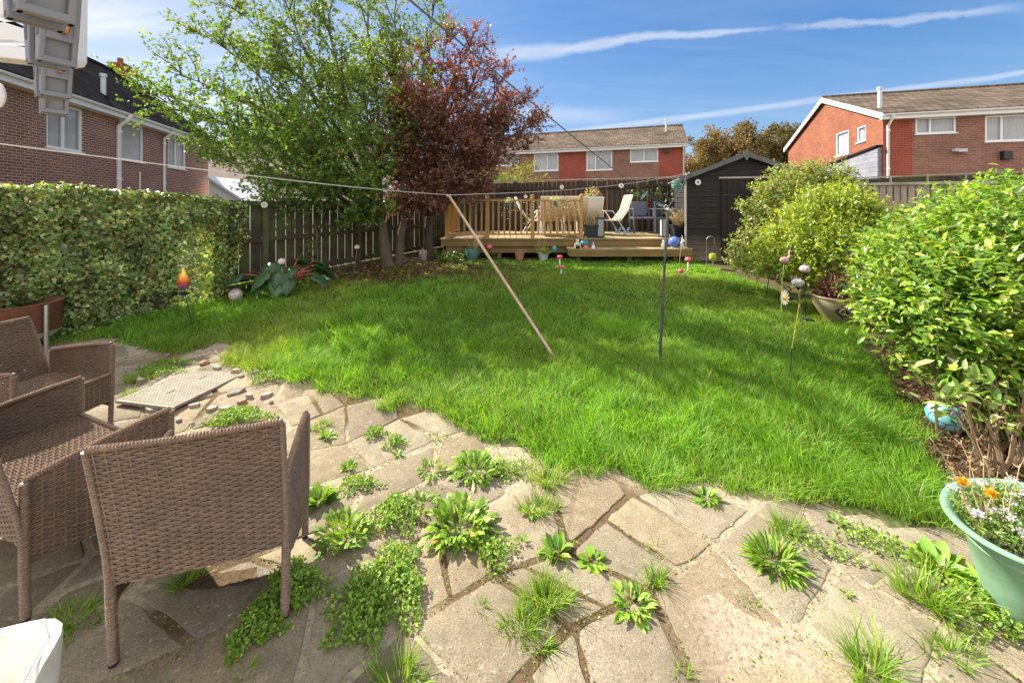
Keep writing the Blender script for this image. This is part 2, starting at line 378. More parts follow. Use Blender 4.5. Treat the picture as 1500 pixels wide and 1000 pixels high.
# ------------------------------------------------------------------ ground, patio, lawn
LAWN_PX = [(60,470),(80,502),(120,500),(158,493),(190,505),(231,520),(270,517),(297,510),(318,500),(345,512),(330,535),(372,546),(400,548),(450,566),(480,580),(520,582),(560,596),(600,597),(640,606),(665,622),
 (700,645),(735,655),(770,660),(800,684),(850,690),(900,693),(950,705),(1000,708),(1050,712),(1100,718),(1150,728),(1200,742),(1260,754),(1310,770),(1360,778),(1410,780),(1400,730),(1360,665),(1330,610),(1305,560),(1280,520),(1262,490),
 (1225,462),(1150,430),(1070,402),(1012,381),(830,381),(640,381),(600,388),(560,396),(470,402),(400,408),(330,414),(240,440),(150,455)]
LAWN = [tuple(G(*p)[:2]) for p in LAWN_PX]
BED_PX = [(1225,455),(1262,490),(1280,520),(1305,560),(1330,610),(1360,665),(1400,730),(1410,780),(1700,790),(1900,640),(1700,470),(1500,400),(1200,385),(1100,395),(1150,430)]
BED = [tuple(G(*p)[:2]) for p in BED_PX]
def ground():
    xs = np.concatenate([[-900,-300,-120,-60,-35,-22,-15,-11], np.arange(-8.5, 7.01, .09), [9,12,17,25,40,70,150,400,900]])
    ys = np.concatenate([[-60,-20,-8,-3,-.5], np.arange(.3, 9.9, .09), [11,13,17,23,32,50,90,200,500,1400]])
    X, Y = np.meshgrid(xs, ys); Z = gzn(Y) - .03
    inl = inpoly(X, Y, LAWN) | inpoly(X, Y, BED)
    Z = Z + np.where(inl, .035, 0) + np.where(inl, (vnoise(X, Y, 3, 5)-.5)*.03 + (vnoise(X, Y, 1.1, 6)-.5)*.03, 0)
    nx, ny = len(xs), len(ys); v = np.stack([X, Y, Z], -1).reshape(-1, 3)
    i = (np.arange(ny-1)[:,None]*nx+np.arange(nx-1)[None,:]).reshape(-1)
    loops = np.stack([i, i+1, i+1+nx, i+nx], -1).reshape(-1); start = np.arange(len(i))*4
    dirt = np.array([.085,.075,.035]); green = np.array([.06,.085,.02]); sand = np.array([.26,.2,.14])
    c = np.where(inpoly(X, Y, LAWN)[...,None], green, np.where(((Y < 6) & (X > -8) & (~inpoly(X, Y, BED)))[...,None], sand, dirt)).reshape(-1, 3)
    o = rawmesh('ground', v, loops, start, c, [attrmat('soil', .95, 45, .8, .01, .1, .5, 1.6)], kind='structure')
SLABS = []
def joint_moss():
    n = 130000; X = RNG.uniform(-5.5, 3.6, n); Y = RNG.uniform(.9, 5.2, n); k = (vnoise(X, Y, 1.7, 101) > .42) & ~inpoly(X, Y, LAWN) & ~inpoly(X, Y, BED); X = X[k]; Y = Y[k]; ins = np.zeros(len(X), bool)
    for s in SLABS:
        A = np.array(s); m = (X > A[:,0].min()) & (X < A[:,0].max()) & (Y > A[:,1].min()) & (Y < A[:,1].max()); ins[m] |= inpoly(X[m], Y[m], s)
    X = X[~ins]; Y = Y[~ins]; n = len(X); print('moss', n)
    leaves('joint_moss', MT['weed_leaf'], np.stack([X, Y, gzn(Y)-.004+RNG.uniform(0, .014, n)], -1), rdir(n, .5), rdir(n, 1), RNG.uniform(.005, .016, n), RNG.uniform(.003, .009, n), palette(n, WG+[(.3,.25,.12),(.16,.18,.05)], .3), 'leaf', kind='stuff')
def patio():
    rg = random.Random(5); a = math.radians(32); ca, sa = math.cos(a), math.sin(a); st = .415
    gv = {}
    def gp(i, j):
        if (i, j) not in gv:
            x = (i+(.28 if j % 2 else 0))*st*1.06+rg.uniform(-.08, .08); y = j*st*.92+rg.uniform(-.075, .075)
            gv[(i, j)] = (x*ca-y*sa, x*sa+y*ca)
        return gv[(i, j)]
    cells = []
    def ok(q, lim=.038):
        n = len(q); a_ = abs(sum(q[i][0]*q[(i+1) % n][1]-q[(i+1) % n][0]*q[i][1] for i in range(n)))/2; p_ = sum(math.hypot(q[i][0]-q[(i+1) % n][0], q[i][1]-q[(i+1) % n][1]) for i in range(n)); return a_ > .024 and a_/p_**2 > lim
    for i in range(-28, 30):
        for j in range(-28, 30):
            q = [gp(i, j), gp(i+1, j), gp(i+1, j+1), gp(i, j+1)]
            cx = sum(p[0] for p in q)/4; cy = sum(p[1] for p in q)/4
            if not (-7.5 < cx < 4.3 and .2 < cy < 6.2): continue
            r = rg.random()
            if r < .40:
                k = rg.randrange(2); t1 = rg.uniform(.36, .64); t2 = min(.72, max(.28, t1+rg.uniform(-.2, .2)))
                q = q[k:]+q[:k]; l = lambda A, B, t: (A[0]+(B[0]-A[0])*t, A[1]+(B[1]-A[1])*t)
                m1 = l(q[0], q[1], t1); m2 = l(q[3], q[2], t2)
                A_, B_ = [q[0], m1, m2, q[3]], [m1, q[1], q[2], m2]; cells += [A_, B_] if ok(A_) and ok(B_) else [q]
            elif r < .47:
                A_, B_ = [q[0], q[1], q[2]], [q[0], q[2], q[3]]; cells += [A_, B_] if ok(A_) and ok(B_) else [q]
            else: cells.append(q)
    V_, L_, St, Cc, MI = [], [], [], [], []
    pal = [(.35,.30,.21),(.30,.26,.195),(.33,.285,.20),(.27,.24,.19),(.34,.285,.20),(.31,.28,.215),(.24,.205,.155),(.31,.255,.18)]
    def poly(vs, c, mi):
        b = len(V_); V_.extend(vs); Cc.extend([c]*len(vs)); return b
    for q in cells:
        n = len(q); cx = sum(p[0] for p in q)/n; cy = sum(p[1] for p in q)/n
        if inpoly([cx], [cy], LAWN)[0] or inpoly([cx], [cy], BED)[0]: continue
        ar = abs(sum(q[i][0]*q[(i+1) % n][1]-q[(i+1) % n][0]*q[i][1] for i in range(n)))/2
        pr = sum(math.hypot(q[i][0]-q[(i+1) % n][0], q[i][1]-q[(i+1) % n][1]) for i in range(n))
        if ar < .02 or ar/pr**2 < .033: continue
        wmax = .22*ar/pr
        gap = rg.uniform(.008, .024); c = rg.choice(pal); k = rg.uniform(.66, 1.0); c = (c[0]*k*1.04, c[1]*k*.985, c[2]*k*.90)
        # subdivided wobbly outline
        out = []
        for i in range(n):
            A, B = q[i], q[(i+1) % n]; L = math.hypot(B[0]-A[0], B[1]-A[1]); m = max(2, int(L/.05))
            for s in range(m):
                t = s/m; out.append((A[0]+(B[0]-A[0])*t, A[1]+(B[1]-A[1])*t, s == 0, abs((B[0]-A[0])*(cy-A[1])-(B[1]-A[1])*(cx-A[0]))/L))
        ring0 = []; m = len(out)
        for i, (x, y, corner, hh) in enumerate(out):
            if corner: hh = max(hh, out[i-1][3])
            dl = math.hypot(cx-x, cy-y); inx, iny = (cx-x)/dl, (cy-y)/dl; f = min(dl/hh, 2.6)
            w = gap+.016*mnoise.noise(Vector((x*9, y*9, cx)))+.008*mnoise.noise(Vector((x*34, y*30, 3)))
            w = min(.034, wmax, max(.003, w))*(1.25 if corner else 1)
            w = min(w*f, dl*.5); ring0.append((x+inx*w, y+iny*w, inx, iny))
        tilt = (rg.uniform(-.006, .006), rg.uniform(-.006, .006)); hz = rg.uniform(-.002, .002)
        def zz(x, y): return gz(x, y)+hz+tilt[0]*(x-cx)+tilt[1]*(y-cy)
        r1 = [(x, y, zz(x, y)-.05) for x, y, _, _ in ring0]
        r2 = [(x, y, zz(x, y)-.005) for x, y, _, _ in ring0]
        r3 = [(x+a*.003, y+b*.003, zz(x, y)-.0015) for x, y, a, b in ring0]
        r4 = [(x+a*.009, y+b*.009, zz(x, y)) for x, y, a, b in ring0]
        SLABS.append([(p[0], p[1]) for p in r2])
        b = len(V_); V_.extend(r1+r2+r3+r4); Cc.extend([tuple(x*.85 for x in c)]*(2*m)+[tuple(x*.97 for x in c)]*m+[c]*m)
        for r in range(3):
            for i in range(m):
                j = (i+1) % m; St.append(len(L_)); L_.extend([b+r*m+i, b+r*m+j, b+(r+1)*m+j, b+(r+1)*m+i]); MI.append(0)
        St.append(len(L_)); L_.extend([b+3*m+i for i in range(m)]); MI.append(0)
    print("cells", len(SLABS))
    # mortar sheet
    xs = np.arange(-7.5, 4.4, .07); ys = np.arange(.1, 6.2, .07); X, Y = np.meshgrid(xs, ys)
    Z = gzn(Y)-.0042+(vnoise(X, Y, 9, 3)-.5)*.007+(vnoise(X, Y, 2.5, 4)-.5)*.006
    nx, ny = len(xs), len(ys); b = len(V_); V_.extend(map(tuple, np.stack([X, Y, Z], -1).reshape(-1, 3)))
    mm = vnoise(X, Y, 2.2, 8).reshape(-1); sand = np.array([.36,.295,.21]); soil = np.array([.12,.08,.045])
    t = np.clip((mm-.53)*5, 0, 1)[:,None]; Cc.extend(map(tuple, sand*(1-t)+soil*t))
    for j in range(ny-1):
        for i in range(nx-1):
            if inpoly([xs[i]], [ys[j]], LAWN)[0] or inpoly([xs[i]], [ys[j]], BED)[0]: continue
            k = b+j*nx+i; St.append(len(L_)); L_.extend([k, k+1, k+1+nx, k+nx]); MI.append(1)
    m1 = attrmat('slab', .92, 110, .9, .006, .15, .5, 1.55, big=(.17,.14,.10), lichen=(.50,.48,.40)); m2 = attrmat('mortar', .95, 40, 1.0, .012, .1, .5, 1.4)
    o = rawmesh('patio', np.array(V_), np.array(L_), np.array(St), np.array(Cc), [m1, m2], kind='structure', smooth=False)
    o.data.polygons.foreach_set('material_index', np.array(MI, dtype=np.int32))
GR = [(.13,.30,.022),(.18,.39,.028),(.23,.46,.035),(.32,.51,.06),(.08,.20,.02)]
def blades(name, x, y, z, h, w, bend, ang, col, mat, seg=3, parent=None, world=True, kind=None):
    n = len(x); t = np.linspace(0, 1, seg+1)
    dx = np.cos(ang); dy = np.sin(ang); sx = -dy; sy = dx
    # twist: face direction random
    fa = RNG.uniform(0, 2*np.pi, n); sx = np.cos(fa); sy = np.sin(fa)
    vs = []
    for i, ti in enumerate(t):
        off = bend*h*ti**1.8; zz = z+h*ti*(1-.25*bend*ti); ww = w*(1-ti**1.6)*.5 if i < seg else None
        cx = x+dx*off; cy = y+dy*off
        if i < seg:
            vs.append(np.stack([cx-sx*ww, cy-sy*ww, zz], -1)); vs.append(np.stack([cx+sx*ww, cy+sy*ww, zz], -1))
        else: vs.append(np.stack([cx, cy, zz], -1))
    nv = len(vs); v = np.stack(vs, 1).reshape(-1, 3)
    fc = [(2*i, 2*i+1, 2*i+3, 2*i+2) for i in range(seg-1)]+[(2*seg-2, 2*seg-1, 2*seg)]
    l1 = np.concatenate([np.array(f) for f in fc]); lens = np.array([len(f) for f in fc]); off = (np.arange(n)*nv)[:,None]
    loops = (l1[None]+off).reshape(-1); tot = np.tile(lens, n); start = np.concatenate([[0], np.cumsum(tot)[:-1]])
    c = np.repeat(col, nv, axis=0)
    return rawmesh(name, v, loops, start, c, [mat], parent, world, kind)
def lawn():
    gm = leafmat('grass_blade', .5, .45, .35, (1.3,1.25,.5))
    A = np.array(LAWN); x0, y0 = A.min(0)-.1; x1, y1 = A.max(0)+.05
    X, Y = [], []
    for (ya, yb, dens) in ((1.5, 3.2, 8500), (3.2, 4.4, 6500), (4.4, 5.8, 4200), (5.8, 9.6, 2600)):
        n = int((x1-x0)*(yb-ya)*dens); X.append(RNG.uniform(x0, x1, n)); Y.append(RNG.uniform(ya, yb, n))
    X = np.concatenate(X); Y = np.concatenate(Y)
    # wobble the border so that the edge is ragged
    jx = X+(vnoise(X, Y, 6, 21)-.5)*.22+RNG.normal(0, .02, len(X)); jy = Y+(vnoise(X, Y, 6, 22)-.5)*.22+RNG.normal(0, .02, len(X))
    k = inpoly(jx, jy, LAWN) & (np.abs(X/np.maximum(Y, .1)) < 1.45)
    # thin, leaf strewn grass near the tree
    d = np.hypot((X+2.2)/2.6, (Y-7.75)/1.15); thin = np.clip(1.25-d, 0, 1)
    k &= RNG.random(len(X)) > thin*1.1*(.45+vnoise(X, Y, 3, 9))
    X = X[k]; Y = Y[k]; n = len(X)
    clump = vnoise(X, Y, 5.5, 1); cl2 = vnoise(X, Y, 1.6, 2); cl3 = vnoise(X, Y, 14, 12)
    h = (.035+.105*clump**1.4*(.35+cl2)+.035*cl3)*RNG.uniform(.55, 1.25, n)
    short = np.clip((Y-5)/3, 0, 1); h *= 1-.35*short; h *= 1+.45*np.clip((3.9-Y)/1.2, 0, 1)*vnoise(X, Y, 2.6, 77)*1.5
    ang = vnoise(X, Y, 2.3, 3)*4*np.pi+RNG.normal(0, 1.3, n)
    bend = np.clip(RNG.normal(.55, .3, n)+.3*clump, .05, 1.4)
    w = RNG.uniform(.0035, .006, n)*(1+np.clip((Y-4)/4, 0, 1)*1.1)
    t = np.clip(vnoise(X, Y, .9, 31)*.6+vnoise(X, Y, 4, 32)*.4, 0, 1)
    col = palette(n, GR, .25); col = col*(.68+.7*t[:,None]); yl = np.clip(vnoise(X, Y, .7, 66)*1.6-.75, 0, .6)[:,None]; col = col*(1-yl)+np.array([.36,.42,.07])*yl; straw = RNG.random(n) < .03+.16*np.clip(vnoise(X, Y, 1.3, 91)-.6, 0, 1)*2; col[straw] = (.40,.33,.14)
    z = gzn(Y)+.0+(vnoise(X, Y, 3, 5)-.5)*.03+(vnoise(X, Y, 1.1, 6)-.5)*.03
    blades('lawn_grass', X, Y, z, h, w, bend, ang, col, gm, 3, kind='stuff')
    print('grass blades', n)
    # clover and small broad leaves in the turf
    n = 9000; X = RNG.uniform(x0, x1, n); Y = RNG.uniform(2, 8.5, n); k = inpoly(X, Y, LAWN) & (vnoise(X, Y, 2.2, 41) > .55); X = X[k]; Y = Y[k]; n = len(X)
    leaves('clover_in_the_turf', MT['grass_blade'], np.stack([X, Y, gzn(Y)+RNG.uniform(.02, .06, n)], -1), rdir(n, .2), rdir(n, 2), RNG.uniform(.012, .022, n), RNG.uniform(.012, .02, n), palette(n, [(.09,.2,.04),(.14,.25,.05)]), 'leaf', kind='stuff')
def litter():
    lm = leafmat('dry_leaf', .7, .2, .2, (1.2,1,.7))
    n = 5200; X = RNG.normal(-2.0, 1.3, n); Y = 7.7+RNG.normal(0, .55, n)
    k = (Y < 8.85) & (Y > 6) & (X < 1.2) & (X > -4.2); X = X[k]; Y = Y[k]; n = len(X)
    leaves('fallen_leaves', lm, np.stack([X, Y, gzn(Y)+RNG.uniform(.005, .05, n)], -1), rdir(n, 0)*[1,1,.2], rdir(n, 2.5), RNG.uniform(.03, .06, n), RNG.uniform(.02, .035, n),
           palette(n, [(.16,.07,.035),(.24,.12,.05),(.09,.04,.03),(.35,.24,.07),(.12,.05,.05)]), 'leaf', kind='stuff')
    # bark mulch in the border
    A = np.array(BED); n = 30000; X = RNG.uniform(2.2, 5.6, n); Y = RNG.uniform(1.6, 4.6, n); k = inpoly(X, Y, BED); X = X[k]; Y = Y[k]; n = len(X)
    mm = attrmat('bark', .95, 80, .5, .003, .1)
    leaves('bark_mulch', mm, np.stack([X, Y, gzn(Y)+RNG.uniform(.0, .03, n)], -1), rdir(n, 0)*[1,1,.3], rdir(n, 2), RNG.uniform(.015, .05, n), RNG.uniform(.008, .022, n),
           palette(n, [(.10,.05,.03),(.17,.09,.05),(.06,.035,.025),(.24,.15,.09),(.13,.06,.04)]), 'diamond', kind='stuff')
    # grit and crumbs on the patio
    n = 5000; X = RNG.uniform(-3, 3, n); Y = RNG.uniform(.9, 4, n); k = ~inpoly(X, Y, LAWN) & ((vnoise(X, Y, 2.2, 8) > .5) | (RNG.random(n) < .25)); X = X[k]; Y = Y[k]; n = len(X)
    leaves('grit', mm, np.stack([X, Y, gzn(Y)+.002], -1), rdir(n, 0)*[1,1,.4], rdir(n, 1), RNG.uniform(.002, .009, n), RNG.uniform(.002, .008, n),
           palette(n, [(.16,.10,.06),(.4,.33,.26),(.08,.05,.03),(.3,.2,.1)]), 'diamond', kind='stuff')
# ------------------------------------------------------------------ weeds in the joints
WG = [(.19,.33,.04),(.25,.42,.045),(.15,.27,.04),(.33,.45,.07)]
def weed_grass(p, r, label, n=None, h=.11):
    n = n or int(260*(r/.1)**1.3); o = thing('grass_tuft', label, 'weed', p, 0, 'weeds growing in the patio joints')
    a = RNG.uniform(0, 2*np.pi, n); q = r*np.sqrt(RNG.random(n))*.7; k = 1+.6*np.sin(a*2+p[0]*9)
    X = np.cos(a)*q*k; Y = np.sin(a)*q*.8; ang = a+RNG.normal(0, .7, n)
    blades('blade_cluster', X, Y, np.full(n, -.015), h*RNG.uniform(.4, 1.25, n), RNG.uniform(.004, .0065, n), np.clip(RNG.normal(.75, .35, n), .1, 1.6), ang, palette(n, WG+[(.3,.27,.1)], .25, [.25,.25,.25,.17,.08]), MT['grass_blade'], 4, o, False)
def weed_rosette(p, r, label, n=34, tpl='lobed', wd=.3, up=.75, layers=1.0):
    o = thing('broadleaf_weed', label, 'weed', p, 0, 'weeds growing in the patio joints')
    if tpl == 'lobed' or wd < .45: n = int(n*1.9); r_ = r*.72
    else: r_ = r*.9
    a = RNG.uniform(0, 2*np.pi, n); el = np.clip(RNG.normal(up*.55, .35, n), .02, 1.35)
    d = np.stack([np.cos(a)*np.cos(el), np.sin(a)*np.cos(el), np.sin(el)], -1)
    q = r*(.55 if n > 60 else .25)*np.sqrt(RNG.random(n)); pos = np.stack([np.cos(a)*q, np.sin(a)*q, np.full(n, .003)], -1)+d*(r*.08)
    nn = np.stack([-np.cos(a)*.4, -np.sin(a)*.4, np.ones(n)], -1)+RNG.normal(0, .3, (n, 3))
    L = r_*RNG.uniform(.45, 1.0, n)*.85
    leaves('leaf_rosette', MT['weed_leaf'], pos, d, nn, L, L*wd*RNG.uniform(.8, 1.3, n), palette(n, WG+[(.34,.24,.09)], .25, [.3,.26,.24,.14,.06]), tpl, o, False)
    if n >= 100:
        mb = MB()
        for i in range(0, n, 3): mb.tube([(0,0,-.01), tuple(pos[i])], .0016, 4)
        mb.build('stalks', MT['stem_green'], o, False)
def weed_mat(p, r, label, n=900, ls=.013, hgt=.05, el=1.0, rot=0.0):
    o = thing('creeping_weed', label, 'weed', p, rot, 'weeds growing in the patio joints')
    a = RNG.uniform(0, 2*np.pi, n); rr = r*np.sqrt(RNG.random(n))*(1+.35*np.sin(3*a+p[0]*5)+.2*np.sin(7*a+1))
    X = np.cos(a)*rr*el; Y = np.sin(a)*rr/el; Z = hgt*(1-(rr/(r*1.5))**2)*RNG.uniform(.15, 1.1, n)+.004
    d = rdir(n, .25); leaves('leaf_mat', MT['weed_leaf'], np.stack([X, Y, Z], -1), d, rdir(n, 1.6), RNG.uniform(.7, 1.5, n)*ls, RNG.uniform(.55, 1.0, n)*ls, palette(n, WG+[(.22,.33,.06)], .25), 'leaf', o, False)
    if n >= 900:
        mb = MB()
        for i in range(0, n, 14): mb.tube([(X[i]*.6, Y[i]*.6, .0), (X[i], Y[i], Z[i])], .0012, 3)
        mb.build('stalks', MT['stem_green'], o, False)
def weeds():
    leafmat('weed_leaf', .45, .35, .4, (1.3,1.25,.5)); plain('stem_green', (.16,.2,.05), .6)
    R = weed_rosette; T = weed_grass; Mt = weed_mat
    R(G(675,775), .19, 'largest leafy weed clump, dark green, in the middle of the patio', 110, 'lobed', .32, 1.1)
    R(G(697,690), .17, 'leafy weed clump with pale withered leaves nearest the lawn edge', 85, 'lobed', .32, .8)
    R(G(632,690), .10, 'small leafy clump just left of the withered leafy clump', 40, 'lobed', .3, .9)
    R(G(505,785), .15, 'tall bright green leafy clump right of the near rattan chair', 75, 'lobed', .34, 1.2)
    R(G(468,735), .13, 'leafy clump touching the front leg of the near rattan chair', 55, 'leaf', .5, 1.2)
    Mt(G(575,760), .13, 'small leaved creeping weed beside the tall bright green clump', 900, .016, .07)
    R(G(620,738), .10, 'flat leafy weed above the largest clump', 45, 'lobed', .32, .5)
    Mt(G(565,860), .17, 'wide mound of small round leaves in the sun near the bottom of the patio', 2600, .014, .07, 1.0)
    Mt(G(530,912), .11, 'darker low creeping weed half in the chair shadow', 1300, .013, .05, .9)
    Mt(G(425,870), .13, 'dense creeping weed under the near rattan chair, by its back leg', 2200, .013, .06, 1.0)
    Mt(G(375,925), .09, 'creeping weed in the shade below the near rattan chair', 1100, .013, .045, 1.0)
    T(G(270,852), .09, 'thin grass tuft in the shade behind the near rattan chair', 160, .07)
    T(G(110,905), .12, 'mossy grass patch beside the white plastic tub', 300, .06)
    T(G(80,935), .08, 'small grass tuft closest to the white plastic tub', 150, .05)
    T(G(585,1003), .12, 'grass tuft cut by the bottom edge of the photo', 260, .10)
    T(G(360,985), .05, 'tiny grass tuft in deep shade at the bottom of the patio', 60, .05)
    T(G(800,880), .10, 'bright tall grass tuft in the lower middle of the patio', 420, .11)
    T(G(765,915), .09, 'spreading grass tuft left of the bright tall tuft', 260, .08)
    T(G(790,945), .06, 'lowest grass tuft of the middle group', 120, .06)
    T(G(705,890), .035, 'tiny isolated sprig left of the middle grass tufts', 40, .05)
    R(G(815,810), .10, 'low leafy weed right of the largest clump', 60, 'leaf', .5, .6)
    R(G(868,822), .09, 'flat broad leaved plantain in a curved joint', 26, 'leaf', .6, .35)
    R(G(765,795), .055, 'tiny upright leafy weed between two slabs', 12, 'leaf', .45, 1.2)
    Mt(G(725,815), .09, 'sparse creeping weed hanging off the largest clump', 420, .014, .05)
    T(G(790,745), .11, 'feathery grass tuft in the joint right of the withered clump', 300, .09)
    R(G(775,752), .07, 'small plantain in front of the feathery grass tuft', 18, 'leaf', .55, .5)
    T(G(800,705), .12, 'tall pale grass by the lawn edge, middle of the patio', 260, .13)
    Mt(G(745,690), .10, 'low green weed patch right at the lawn edge', 500, .014, .04, 1.3)
    R(G(925,885), .10, 'dark plantain rosette with upright seed leaves', 44, 'leaf', .42, .8)
    T(G(960,850), .06, 'thin grass tuft behind the dark plantain rosette', 130, .09)
    T(G(960,800), .03, 'single thin sprig in a long joint', 22, .06)
    R(G(1035,730), .10, 'flat dark leaved weed at the sunny lawn edge', 34, 'leaf', .5, .4)
    T(G(1150,775), .10, 'grass tuft with yellow stalks behind the twisted weed', 240, .10)
    R(G(1135,822), .14, 'twisted weed clump with many narrow fleshy leaves', 150, 'leaf', .2, 1.0)
    Mt(G(1195,800), .11, 'trailing weed to the right of the twisted clump', 330, .014, .03, 1.5, -.6)
    R(G(1225,765), .07, 'small pale leafed seedling beside the lawn', 22, 'leaf', .6, 1.0)
    Mt(G(1290,800), .12, 'sparse trailing weed left of the mint green planter', 420, .015, .04, 1.5, -.5)
    R(G(1375,835), .15, 'large grey green leaved weed beside the mint green planter', 60, 'leaf', .55, 1.0)
    T(G(1360,880), .14, 'long bladed grass below the mint green planter', 320, .16)
    Mt(G(1440,900), .15, 'leafy ground weed under the rim of the mint green planter', 600, .02, .06)
    R(G(1440,860), .10, 'broad leafed weed touching the mint green planter', 34, 'leaf', .6, .9)
    T(G(1275,985), .13, 'long bladed grass clump at the bottom right of the patio', 260, .15)
    T(G(1395,960), .10, 'low grass near the bottom right corner', 160, .08)
    R(G(1480,905), .10, 'round leaved weed in the bottom right corner', 30, 'leaf', .7, .9)
    T(G(1000,985), .05, 'tiny grass sprig at the bottom middle', 45, .05)
    T(G(1095,885), .035, 'short grass sprig on the wide right slab', 30, .05)
    R(G(1240,870), .04, 'tiny seedling on the slab right of the twisted clump', 12, 'leaf', .4, .8)
    T(G(470,625), .09, 'grass tuft above the near rattan chair, towards the lawn', 190, .07)
    R(G(480,640), .08, 'flat leafy weed in front of that upper grass tuft', 50, 'leaf', .45, .7)
    Mt(G(550,637), .07, 'small green weed in the joint below the lawn bulge', 350, .014, .05)
    Mt(G(578,650), .07, 'small green weed right of its twin below the lawn bulge', 350, .014, .05)
    R(G(582,666), .06, 'dark small weed below the twin green weeds', 26, 'leaf', .45, .7)
    R(G(512,685), .07, 'little round weed on a slab right of the near rattan chair', 50, 'leaf', .45, .8)
    Mt(G(525,712), .09, 'trailing weed between little round weed and leafy clumps', 450, .015, .04, 1.3)
    T(G(640,640), .08, 'moss and short grass line in a joint by the lawn', 120, .04)
    T(G(460,588), .04, 'tiny green tuft near the lawn corner', 40, .04)
    Mt(G(350,612), .16, 'pale green weed mat behind the near rattan chair', 1500, .015, .05, 1.3)
    T(G(330,618), .10, 'grass growing through the pale green weed mat', 160, .06)
    T(G(205,556), .13, 'grass tuft beside the far rattan chair', 380, .08)
    Mt(G(225,545), .16, 'flat weed patch beyond the far rattan chair', 800, .016, .04, 1.4)
    Mt(G(250,533), .13, 'low weed strip nearest the shaded lawn', 500, .016, .04, 1.5)
    T(G(192,578), .07, 'bright yellow green sprig beside the far chair leg', 80, .08)
    Mt(G(395,555), .14, 'yellowish moss and weed cushion at the lawn corner', 1100, .012, .06, 1.2)
    R(G(170,492), .09, 'pale broad leaved seedling in the shaded lawn', 14, 'leaf', .7, 1.2)
# ------------------------------------------------------------------ houses
def frame_pts(O, ang):
    ex = Vector((math.cos(ang), math.sin(ang), 0)); ey = Vector((-math.sin(ang), math.cos(ang), 0)); return ex, ey
def on_facade(px, py, O, ang, side=False):
    """local (u, z) where the ray of a photo pixel meets the facade plane (or the side plane x=0)"""
    ex, ey = frame_pts(O, ang); d = Vector(((px-750)/F, 1, -(py-HY)/F)); C = Vector((0, 0, H)); O = Vector(O)
    n = ex if side else ey; t = (O-C).dot(n)/d.dot(n); q = C+d*t-O
    return (q.dot(ey) if side else q.dot(ex)), q.z
def wall(mb, x0, x1, z0, z1, holes, mi, T, reveal=.09, ri=None):
    """wall with true openings; T maps (u, depth, z) to local coordinates"""
    xs = sorted({x0, x1, *[h[0] for h in holes], *[h[1] for h in holes], *mi[1]}); zs = sorted({z0, z1, *[h[2] for h in holes], *[h[3] for h in holes]})
    xs = [x for x in xs if x0 <= x <= x1]
    for i in range(len(xs)-1):
        for j in range(len(zs)-1):
            cx, cz = (xs[i]+xs[i+1])/2, (zs[j]+zs[j+1])/2
            if any(h[0] < cx < h[1] and h[2] < cz < h[3] for h in holes): continue
            mb.add([T(xs[i],0,zs[j]), T(xs[i+1],0,zs[j]), T(xs[i+1],0,zs[j+1]), T(xs[i],0,zs[j+1])], [(0,1,2,3)], mi[0](cx))
    for a, b, c, d in [h[:4] for h in holes]:
        for (p, q) in (((a,c),(b,c)),((b,c),(b,d)),((b,d),(a,d)),((a,d),(a,c))):
            mb.add([T(p[0],0,p[1]), T(q[0],0,q[1]), T(q[0],reveal,q[1]), T(p[0],reveal,p[1])], [(0,1,2,3)], mi[0]((a+b)/2))
def window(root, a, b, c, d, T, bars, sill=True, curtain=True, lab=None):
    """bars: list of fractions of vertical mullions"""
    w = .07; D = .05; mb = MB()
    def bx(u0, u1, z0, z1, y0=.02, y1=.075):
        vs = [T(u, y, z) for u in (u0, u1) for y in (y0, y1) for z in (z0, z1)]
        mb.add(vs, [(0,1,3,2),(4,6,7,5),(0,4,5,1),(2,3,7,6),(0,2,6,4),(1,5,7,3)])
    bx(a, b, c, c+w); bx(a, b, d-w, d); bx(a, a+w, c+w, d-w); bx(b-w, b, c+w, d-w)
    for f in bars: u = a+(b-a)*f; bx(u-.035, u+.035, c+w, d-w)
    win = mb.build('window', MT['upvc'], root, True)
    if lab: win['label'] = lab
    mb = MB(); mb.add([T(a+w,.055,c+w), T(b-w,.055,c+w), T(b-w,.055,d-w), T(a+w,.055,d-w)], [(0,1,2,3)]); mb.build('pane', MT['glass'], win, True)
    if curtain:
        mb = MB(); k = 40; vs = []
        for i in range(k+1):
            u = a+(b-a)*i/k; y = .11+.02*math.sin(i*1.9+a)+.01*math.sin(i*4.1)
            vs += [T(u, y, c), T(u, y, d)]
        mb.add(vs, [(2*i, 2*i+2, 2*i+3, 2*i+1) for i in range(k)]); mb.build('curtain', MT['net'], win, True)
    if sill:
        mb = MB(); vs = [T(u, y, z) for u in (a-.04, b+.04) for y in (-.05, .03) for z in (c-.035, c+.004)]
        mb.add(vs, [(0,1,3,2),(4,6,7,5),(0,4,5,1),(2,3,7,6),(0,2,6,4),(1,5,7,3)]); mb.build('sill', MT['upvc'], win, True)
